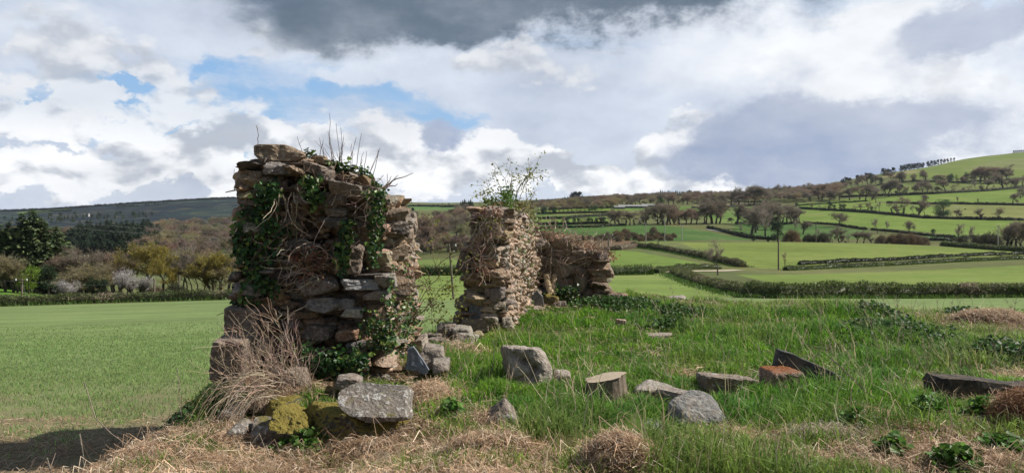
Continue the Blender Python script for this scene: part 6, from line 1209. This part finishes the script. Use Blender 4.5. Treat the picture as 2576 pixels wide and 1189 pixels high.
# shrub on the middle wall top
def shrub(name, items, label, seed, leafc, nleaf, lsize, bark=(.2, .15, .10), r=.007, sub=6, cat='shrub', extra=None):
    rg = np.random.default_rng(seed); mb, lm = MB(), MB(); ends = []
    for (pts, Y) in items:
        P = np.array([px(u, v, Y + rg.uniform(-.15, .15)) for u, v in pts]); t = np.linspace(0, 1, len(P)); tt = np.linspace(0, 1, 12); Q = np.stack([np.interp(tt, t, P[:, k]) for k in range(3)], 1) + np.cumsum(rg.normal(0, .008, (12, 3)), 0); tube(mb, Q, r, r * .4, bark, 4)
        for s in range(sub):
            k = int(rg.integers(3, 12)); B = wander(Q[k], (Q[k] - Q[k - 1]) / np.linalg.norm(Q[k] - Q[k - 1]) + rg.normal(0, .7, 3), rg.uniform(.12, .4), 5, .3, rg); tube(mb, B, r * .5, r * .25, bark, 3); ends += list(B[1:])
        ends += list(Q[5:])
    E2 = np.array(ends); k = rg.integers(0, len(E2), nleaf); leaves(lm, E2[k] + rg.normal(0, .035, (nleaf, 3)), rg.normal(0, .7, (nleaf, 3)) + np.array([.2, -.2, .6]), lsize, vary(leafc, nleaf, rg, .3), rg)
    if extra:
        for (u, v, ru, rv, n, Y, c_) in extra: q = rg.normal(0, .5, (n, 3)); leaves(lm, plane_y(Y)(u + q[:, 0] * ru, v + q[:, 1] * rv) + np.stack([q[:, 0] * 0, q[:, 2] * .3, q[:, 0] * 0], 1), rg.normal(0, .6, (n, 3)) + np.array([.2, -.3, .6]), lsize * 1.1, vary(c_, n, rg, .3), rg)
    o = mb.V[0][0]; e = empty(name, o); mb.build('stems', M['bark'], e, o); lm.build('leaves', M['leaf'], e, o); return tag(e, label, cat)
sh = [([(1275, 520), (1260, 470), (1245, 430)], 12.4), ([(1280, 520), (1285, 460), (1290, 425)], 12.6), ([(1300, 525), (1305, 470), (1330, 440), (1368, 430)], 13), ([(1322, 545), (1322, 470), (1324, 425)], 13.2), ([(1270, 520), (1240, 480), (1222, 486)], 12.2), ([(1290, 520), (1310, 460), (1345, 425)], 12.8), ([(1280, 520), (1270, 450), (1250, 432)], 12.6), ([(1300, 530), (1320, 480), (1335, 440)], 13), ([(1260, 520), (1235, 490), (1228, 470)], 12.2), ([(1310, 535), (1335, 500), (1345, 480)], 13.4)]
shrub('shrub', sh, 'leafy green shrub with arching twigs growing on top of the middle wall', 51, (.22, .25, .06), 430, .034, extra=[(1275, 497, 20, 22, 420, 12.4, (.10, .17, .03)), (1240, 508, 24, 12, 160, 12.2, (.13, .18, .04)), (1312, 522, 24, 18, 260, 13, (.20, .18, .07)), (1336, 552, 8, 30, 110, 14.4, (.20, .18, .06))])
br = [([(1040, 800), (1062, 735), (1100, 690), (1080, 640), (1085, 560)], 10.6), ([(1045, 770), (1075, 690), (1110, 650), (1135, 640), (1160, 650), (1172, 660)], 10.8), ([(1042, 720), (1080, 715), (1120, 722), (1150, 715)], 10.9), ([(1045, 830), (1085, 800), (1120, 810), (1150, 800)], 11), ([(1045, 690), (1070, 710), (1090, 760), (1100, 820)], 10.8), ([(1150, 690), (1110, 720), (1070, 770), (1045, 800)], 11.1), ([(1042, 660), (1060, 680), (1100, 770), (1110, 790)], 10.9), ([(1050, 850), (1070, 770), (1120, 740), (1155, 770)], 11)]
shrub('bramble', br, 'thorny bramble arching across the doorway between pier and middle wall', 52, (.17, .18, .04), 420, .035, bark=(.23, .16, .12), r=.006, sub=9)
# dead brush and weeds at the pier foot
rg = np.random.default_rng(61); mb = MB()
for k in range(95):
    f = rg.random(); u0, v0 = (rg.uniform(700, 800), rg.uniform(960, 1020)) if f < .55 else (rg.uniform(600, 700), rg.uniform(980, 1060)); Y = rg.uniform(7.1, 7.9)
    u1, v1 = u0 - rg.uniform(20, 190), v0 - rg.uniform(60, 230) * (1.0 if u0 > 640 else .75); u1 = max(u1, 575)
    if rg.random() < .25: u1 = u0 + rg.uniform(-40, 10)
    P = wander(px(u0, v0, Y), px(u1, v1, Y) - px(u0, v0, Y), np.linalg.norm(px(u1, v1, Y) - px(u0, v0, Y)), 8, .12, rg); c_ = vary((.33, .235, .175), 1, rg, .25)[0]; tube(mb, P, rg.uniform(.002, .0055), .0013, c_, 4)
    for s in range(5): j = int(rg.integers(2, 8)); tube(mb, wander(P[j], P[j] - P[j - 1] + rg.normal(0, .05, 3), rg.uniform(.1, .35), 5, .25, rg), .0025, .0012, c_, 3)
for k in range(70):       # long dry stems drooping over the footing
    u0, v0 = rg.uniform(590, 720), rg.uniform(930, 1010); Y = rg.uniform(6.7, 7.4); P = wander(px(u0, v0, Y), (-rg.uniform(.1, .9), -.35, rg.uniform(-.1, .5)), rg.uniform(.4, .85), 9, .10, rg, .26); tube(mb, P, .0028, .0012, vary((.36, .28, .20), 1, rg, .3)[0], 3)
tag(mb.build('dead_brush', M['bark'], origin=px(740, 1000, 7.5)), 'fan of grey dead brushwood leaning at the left foot of the pier', 'brushwood')
for k, (it, lb) in enumerate([((540, 1125, 622, 905, 7.2), 'long bleached stick leaning against the corner stones of the pier'), ((560, 1050, 600, 960, 7.0), 'short bleached stick at the left of the brushwood'), ((700, 985, 730, 870, 7.4), 'bleached stick upright in the brushwood')]):
    twigs('bare_branch', [it], lb, 62 + k, 'branch', .011, (.42, .34, .27))
mb = MB(); P = np.array([px(*q) for q in [(212, 960, 6.5), (240, 1050, 6.3), (280, 1090, 6.2), (330, 1125, 6.1), (420, 1165, 6.0)]]); tube(mb, P, .003, .005, (.32, .25, .20), 4)
tag(mb.build('bare_bramble', M['bark'], origin=P[0]), 'thin bare bramble stem arching over the crop at the left', 'bramble')
for k, (it, lb) in enumerate([((446, 925, 462, 1050, 6.9), 'dead upright stem in the crop close to the left of the pier'), ((200, 1090, 215, 1172, 5.7), 'dead upright stem at the lower left margin'), ((95, 1150, 68, 1195, 5.4), 'left of the short dead stems in the bottom left corner'), ((120, 1150, 130, 1195, 5.4), 'right of the short dead stems in the bottom left corner')]):
    twigs('dry_stalk', [it], lb, 70 + k, 'stalk', .004, (.32, .25, .20))
twigs('log', [(1850, 1020, 1680, 985, 6.9)], 'thin dead stick lying across the flat stone', 64, 'stick', .008, (.16, .12, .10))

# ------------------------------------------------------------------ grass, straw and crop
def blades(mb, X, Y, H, W, bend, col, rg, lift=0.0, dirv=None):
    n = len(X); Z = zt(X, Y) + lift; B = np.stack([X, Y, Z], 1); an = rg.uniform(0, 2 * np.pi, n) if dirv is None else dirv
    d = np.stack([np.cos(an), np.sin(an), 0 * an], 1); s = np.stack([-np.sin(an), np.cos(an), 0 * an], 1); ps = rg.uniform(0, 2 * np.pi, n); s = s * np.cos(ps)[:, None] * .5 + np.stack([np.ones(n), 0 * an, 0 * an], 1) * .75
    H, W, bend = H[:, None], W[:, None], bend[:, None]; up = np.array([0, 0, 1.0])
    m_ = B + up * H * .55 + d * H * bend * .25; t_ = B + up * H * (1 - .45 * bend.clip(0, 1.3)) + d * H * bend * .9
    V = np.stack([B - s * W, B + s * W, m_ + s * W * .8, m_ - s * W * .8, t_], 1).reshape(-1, 3); i = np.arange(n)[:, None] * 5
    mb.add(V, [i + np.array([[0, 1, 2, 3]]), i + np.array([[3, 2, 4]])], np.repeat(col, 5, 0))
rg = np.random.default_rng(71); N = 390000
Y = 4.7 + (18.2 - 4.7) * rg.random(N) ** 1.15; X = Y * rg.uniform(-.62, .98, N)
keep = (onmound(X, Y) > rg.uniform(.2, .8, N)); X, Y = X[keep], Y[keep]; sm = strawmask(X, Y)
# walls and boulders stand on bare soil
inw = ((X > -3.05) & (X < -1.28) & (Y > 8.45) & (Y < 10.4)) | ((Y > 11.6) & (Y < 15.4) & (X > -.9 + (Y - 11.7) * .15) & (X < -.16 + (Y - 11.7) * .155)) | ((Y > 15.6) & (X > .4) & (X < 1.95) & (Y < 16.4))
keep = ~inw & (rg.random(len(X)) > sm * .88); X, Y, sm = X[keep], Y[keep], sm[keep]; n = len(X)
cl = n2(X, Y, 1.1, 101, 3); cl2 = n2(X, Y, 4.5, 102, 2); dry = n2(X, Y, .55, 103, 2)
TUFT = [(1400, 1125, .3, .7), (1650, 1165, .4, .7), (1800, 1150, .4, .6), (1900, 1180, .4, .6), (980, 1140, .2, .5), (840, 1130, .25, .7), (2060, 1150, .3, .5), (1570, 1030, .42, 1.0), (1350, 1090, .35, .6), (1500, 990, .5, .5), (1650, 1120, .3, .5), (880, 1150, .3, .5), (2040, 1010, .5, .5), (2180, 960, .5, .5), (1500, 1060, .4, .8), (1260, 960, .4, .4), (2250, 870, .6, .5), (1850, 1060, .4, .6), (1950, 1080, .4, .5), (1330, 1140, .25, .4)]
tf = np.zeros(n); rt_ = np.random.default_rng(5)
TUFT += [(rt_.uniform(1100, 2575), rt_.uniform(770, 1090), rt_.uniform(.08, .26), rt_.uniform(.15, .7)) for k in range(170)]
for (u, v, r_, k) in TUFT: p = gp(u, v); tf = np.maximum(tf, k * np.exp(-((X - p[0]) ** 2 + (Y - p[1]) ** 2) / r_ ** 2))
H = (.11 + .14 * cl + .09 * cl2.clip(-.5, 1) + .22 * tf).clip(.04, .6) * rg.uniform(.55, 1.45, n)
for (cx, cy, cr) in CLEAR: H = H * (1 - .74 * np.exp(-(((X - cx) / (cr + .08)) ** 2 + ((Y - cy) / (cr * .6 + .22)) ** 2) ** 2))
H = H.clip(.03, .5)
W = (.0030 + .00026 * Y) * rg.uniform(.7, 1.3, n)
g1, g2, g3, g4 = np.array([.19, .345, .036]), np.array([.075, .205, .026]), np.array([.36, .33, .14]), np.array([.075, .18, .04])
a = sst(-.35, .35, cl2 + rg.normal(0, .25, n))[:, None]; C = g1 * a + g2 * (1 - a); d_ = sst(.05, .6, dry + .22 * sst(2.5, 5.5, X) + rg.normal(0, .28, n))[:, None] * .48; C = C * (1 - d_) + g3 * d_; tt = tf[:, None].clip(0, 1) * .7; C = C * (1 - tt) + g4 * 1.2 * tt
ol = (sst(6.9, 5.6, Y) * .5)[:, None]; C = C * (1 - ol) + np.array([.20, .22, .07]) * ol
C = C * (1 + rg.normal(0, .28, (n, 1))).clip(.35, 1.8) * (1 + .28 * n2(X, Y, 2.6, 151, 3)[:, None])
mb = MB(); blades(mb, X, Y, H, W, rg.uniform(.2, 1.15, n), C, rg); k = np.where(rg.random(n) < .014)[0]; blades(mb, X[k], Y[k], H[k] * 1.7 + .05, W[k] * .8, rg.uniform(.1, .9, len(k)), vary((.46, .38, .24), len(k), rg, .25), rg); tag(mb.build('grass', M['grass']), 'long green meadow grass covering the ruin platform', 'grass', kind='stuff')
# dry straw: flattened dead grass
N = 740000; Y = 4.6 + (17.0 - 4.6) * rg.random(N) ** 1.7; X = Y * rg.uniform(-.62, .95, N); sm = strawmask(X, Y)
inw = ((X > -3.05) & (X < -1.28) & (Y > 8.45) & (Y < 10.4)) | ((Y > 11.6) & (X < .5) & (X > -.9))
keep = (rg.random(N) < np.maximum(sst(.2, .75, sm), .045)) & (onmound(X, Y) > .15) & ~inw; X, Y, sm = X[keep], Y[keep], sm[keep]; n = len(X)
hump = np.maximum(0, n2(X, Y, 3.0, 111, 3)) * .12 * sst(.3, .8, sm) + .02
def strips(mb, X, Y, Z, L, W, col, rg, tilt=.28, curl=.55, an=None):
    n = len(X); an = rg.uniform(0, 2 * np.pi, n) if an is None else an; d = np.stack([np.cos(an), np.sin(an), rg.normal(0, tilt, n)], 1); s = np.stack([-np.sin(an), np.cos(an), rg.normal(0, .5, n)], 1)
    c_ = np.stack([X, Y, Z], 1); L = L[:, None]; W = W[:, None]; sd_ = s * rg.normal(0, curl, (n, 1)) * L; up = np.array([0, 0, 1.]) * L * rg.uniform(-.05, .22, (n, 1))
    a, m_, b = c_ - d * L / 2, c_ + sd_ * .5 + up, c_ + d * L / 2
    V = np.stack([a - s * W, a + s * W, m_ + s * W, m_ - s * W, b + s * W * .5, b - s * W * .5], 1).reshape(-1, 3); i = np.arange(n)[:, None] * 6
    mb.add(V, [i + np.array([[0, 1, 2, 3]]), i + np.array([[3, 2, 4, 5]])], np.repeat(col, 6, 0))
S1, S2, S3 = np.array([.54, .375, .245]), np.array([.36, .24, .15]), np.array([.60, .49, .36])
def strawcol(n, X, Y):
    a = sst(-.4, .4, n2(X, Y, 1.6, 121, 2) + rg.normal(0, .35, n))[:, None]; b = (rg.random((n, 1)) < .25); return np.where(b, S3, S1 * a + S2 * (1 - a)) * (1 + rg.normal(0, .32, (n, 1))).clip(.3, 1.6)
mb = MB(); strips(mb, X, Y, zt(X, Y) + hump * rg.uniform(.3, 1.1, n) + .012, rg.uniform(.06, .26, n), (.0012 + .00014 * Y) * rg.uniform(.7, 1.3, n), strawcol(n, X, Y), rg)
tag(mb.build('dry_grass', M['straw']), 'flattened straw coloured dead grass along the front of the platform', 'dry grass', kind='stuff')
# heaps of cut straw
def heap(u, v, rx, ry, h, n, label, seed, Y=None, col=None):
    p = gp(u, v, Y); r_ = np.random.default_rng(seed); mb = MB(); V, F = ico(4); q = V * np.array([rx, ry, h]); q *= (1 + .12 * fb(V * 2.2 + seed, seed, 3))[:, None]; keepz = q + p; mb.add(keepz * np.array([1, 1, 1]) - (0, 0, .02), F, np.array(S2) * .55)
    d = r_.normal(0, 1, (n, 3)); d[:, 2] = np.abs(d[:, 2]); d /= np.linalg.norm(d, axis=1, keepdims=True); P = d * np.array([rx, ry, h]) * r_.uniform(.96, 1.12, (n, 1)) * (1 + .12 * fb(d * 2.2 + seed, seed, 3))[:, None] + p
    strips(mb, P[:, 0], P[:, 1], P[:, 2], r_.uniform(.05, .20, n), np.full(n, .0019) * max(1, p[1] / 7), strawcol(n, P[:, 0], P[:, 1]) if col is None else vary(col, n, r_, .25), r_, tilt=.2)
    return tag(mb.build('straw_heap', M['straw'], origin=p), label, 'straw heap')
heap(1560, 1192, .22, .22, .23, 5200, 'rounded heap of cut pinkish straw at the bottom centre', 1)
heap(1240, 1150, .30, .24, .14, 4200, 'low straw heap in front of the triangular stone', 2)
heap(2490, 818, .62, .45, .24, 3600, 'straw heap at the far right edge of the platform', 3)
heap(2590, 822, .5, .4, .14, 2000, 'lower straw heap cut by the right picture edge', 4)
heap(2585, 1075, .22, .25, .24, 3200, 'rust brown mound of dead grass below the long dark stone', 5, col=(.30, .165, .085))
heap(1080, 1010, .20, .30, .14, 2600, 'brown dead grass hummock right of the large lichen slab', 6)
heap(690, 1020, .22, .18, .05, 2200, 'pale dead grass draped under the brushwood', 7, col=(.44, .34, .24))
heap(600, 1100, .24, .20, .06, 2000, 'trailing dead grass spilling down left of the mossy boulders', 8, col=(.38, .30, .21))
heap(1150, 890, .22, .4, .10, 1800, 'dry straw tuft in front of the doorway rubble', 9, col=(.46, .36, .25))
heap(2100, 1120, .34, .24, .12, 2600, 'grey dead grass clump in front of the slate slab', 10, col=(.42, .35, .26))
# standing dry stalks
rg = np.random.default_rng(81); mb = MB()
for k in range(190):
    if k < 120: u, v = rg.uniform(2020, 2600), rg.uniform(790, 1010)
    elif k < 150: u, v = rg.uniform(1150, 1700), rg.uniform(860, 1080)
    else: u, v = rg.uniform(1650, 2600), rg.uniform(760, 830)
    p = gp(u, v); h = rg.uniform(.25, .62); l = rg.normal(-.25, .35); P = wander(p, (l, rg.normal(0, .2), 1), h, 6, .07, rg, .03); c_ = vary((.42, .35, .24), 1, rg, .2)[0]; tube(mb, P, .0035, .0015, c_, 3)
    if rg.random() < .4: n = 7; ribbons(mb, P[-3:].repeat(n, 0)[:n * 2], P[-3:].repeat(n, 0)[:n * 2] + rg.normal(0, .03, (n * 2, 3)) + np.array([0, 0, .04]), .002, c_, rg)
tag(mb.build('dry_stalks', M['bark']), 'scattered thin dry grass stalks standing above the green grass', 'dry stalks', kind='stuff')
twigs('dry_stalk', [(2085, 900, 2335, 1120, 6.6)], 'long straight dead stalk slanting across the right grass', 82, 'stalk', .006, (.40, .31, .22))
twigs('dry_stalk', [(2406, 1170, 2385, 1000, 5.6)], 'single upright dead stalk at the lower right', 83, 'stalk', .005, (.34, .25, .18))
twigs('dry_stalk', [(1120, 965, 1170, 918, 7.8)], 'pale dead stem lying aslant in the grass right of the pier', 84, 'stalk', .006, (.40, .33, .25))
twigs('dry_stalk', [(1230, 960, 1250, 850, 7.9)], 'tall dead stem left of the cleft boulder', 85, 'stalk', .004, (.40, .33, .25))
# nettles and broad weeds
def weeds(spots, label, seed, size, col, name='nettle_patch', cat='weed', hgt=.22, group=None):
    for k, (u, v, rx, ry, n, lb) in enumerate(spots):
        rg = np.random.default_rng(seed + k); p = gp(u, v); q = rg.normal(0, .5, (n, 2)).clip(-1.2, 1.2); x, y = p[0] + q[:, 0] * rx, p[1] + q[:, 1] * ry; g = zt(x, y)
        hh = hgt * np.clip(1.1 - (q ** 2).sum(1) * .7, .15, 1) * (1 + .35 * n2(x, y, 4, seed)); P = np.stack([x, y, g + hh * rg.uniform(.35, 1.05, n)], 1); mb = MB(); leaves(mb, P, rg.normal(0, .4, (n, 3)) + np.array([0, -.2, 1]), size, vary(col, n, rg, .3), rg, hang=.1, fold=.12)
        j = rg.integers(0, n, max(8, n // 14))
        for i_ in j: tube(mb, [(x[i_], y[i_], g[i_] - .02), (x[i_] + .01, y[i_], g[i_] + hh[i_] * .5), P[i_]], .004, .002, (.10, .13, .05), 3)
        e = empty(name, p); mb.build('foliage', M['leaf'], e, p); tag(e, lb, cat, group)
weeds([(2250, 850, 1.0, .8, 1700, 'large dark nettle patch in the middle of the right grass'), (2510, 905, .5, .5, 700, 'dark nettle patch near the right edge of the grass'), (1530, 775, 1.1, .7, 1500, 'nettle patch along the foot of the end wall'), (2200, 795, .5, .4, 500, 'small dark nettle patch near the far edge of the platform'), (1700, 800, .9, .7, 900, 'low nettle patch in the far middle of the grass'), (2420, 800, .35, .3, 350, 'nettle clump left of the far straw heap'), (1690, 832, .5, .3, 420, 'dark nettle clump behind the flat stone with straw')], '', 90, .055, (.050, .105, .024), hgt=.2, group='nettle patches on the platform')
weeds([(2410, 1185, .20, .18, 380, 'bright broad leaved weed at the bottom right, left of two'), (2520, 1165, .2, .18, 380, 'bright broad leaved weed at the bottom right, right of two'), (2140, 1095, .14, .12, 170, 'small leafy weed right of the grey dead grass clump'), (2240, 1160, .14, .12, 160, 'leafy weed in the straw at the lower right'), (2330, 1050, .16, .14, 180, 'leafy weed left of the yellow mossed hummock'), (1140, 1060, .14, .14, 180, 'dark leafy weed in the brown grass right of the slab'), (760, 1135, .22, .14, 260, 'dark ground ivy in front of the smaller mossy boulder'), (2470, 1050, .14, .12, 150, 'leafy weed in front of the mossed hummock')], '', 190, .05, (.085, .17, .03), 'broad_leaved_weed', 'weed', .16)
weeds([(800, 945, .4, .25, 700, 'dark green nettles against the foot of the pier')], '', 290, .05, (.05, .11, .025), hgt=.28)
weeds([(485, 1060, .45, .3, 330, 'dark weeds in the shadow at the left foot of the pier'), (560, 1010, .3, .4, 500, 'weeds beside the lowest corner stone of the pier')], '', 300, .034, (.045, .095, .025), 'weed_patch', hgt=.15)
# young crop in the left field
rg = np.random.default_rng(95); N = 280000; Y = 4.8 + (40 - 4.8) * rg.random(N) ** 1.5; X = Y * rg.uniform(-.95, .05, N); keep = (onmound(X, Y) < .3) & (rg.random(N) < 1 - .85 * sst(16, 36, Y)); X, Y = X[keep], Y[keep]
pt = n2(X, Y, .7, 131, 3); keep = rg.random(len(X)) < (.0 + .80 * sst(7, 18, Y) + .8 * pt); X, Y = X[keep], Y[keep]; n = len(X)
X = np.round(X / .125 + Y * .02) * .125 - Y * .0025 + rg.normal(0, .022, n); C = vary((.285, .385, .14), n, rg, .25)
mb = MB(); blades(mb, X, Y, rg.uniform(.05, .10, n), (.0022 + .0003 * Y) * rg.uniform(.8, 1.2, n), rg.uniform(.3, 1.3, n), C, rg); tag(mb.build('crop', M['grass']), 'short young green cereal crop in the left field', 'crop', kind='stuff')
N = 46000; Y = 4.8 + 6 * rg.random(N) ** 1.3; X = Y * rg.uniform(-.74, -.2, N); keep = (onmound(X, Y) < .4) & (n2(X, Y, 1.6, 141, 4) + rg.normal(0, .3, N) > .12 - .35 * sst(8.5, 5.2, Y)); X, Y = X[keep], Y[keep]; n = len(X)
mb = MB(); strips(mb, X, Y, zt(X, Y) + .01, rg.uniform(.05, .2, n), np.full(n, .0028), strawcol(n, X, Y) * .75, rg, .15); tag(mb.build('crop_litter', M['straw']), 'brown dead litter on the field margin', 'litter', kind='stuff')
# ------------------------------------------------------------------ the air between here and the hills
mb = MB(); box(mb, -6500, 7500, -60, 4700, -70, 262)
hz_o = mb.build('haze', None); m, t, out = newmat('thin_haze')
v = t.nodes.new('ShaderNodeVolumePrincipled'); v.inputs['Color'].default_value = (.80, .88, 1.0, 1); v.inputs['Density'].default_value = .00003; v.inputs['Anisotropy'].default_value = .2
t.links.new(v.outputs[0], out.inputs['Volume']); hz_o.data.materials.append(m); tag(hz_o, 'thin pale blue air softening the far hills', 'haze', kind='stuff')
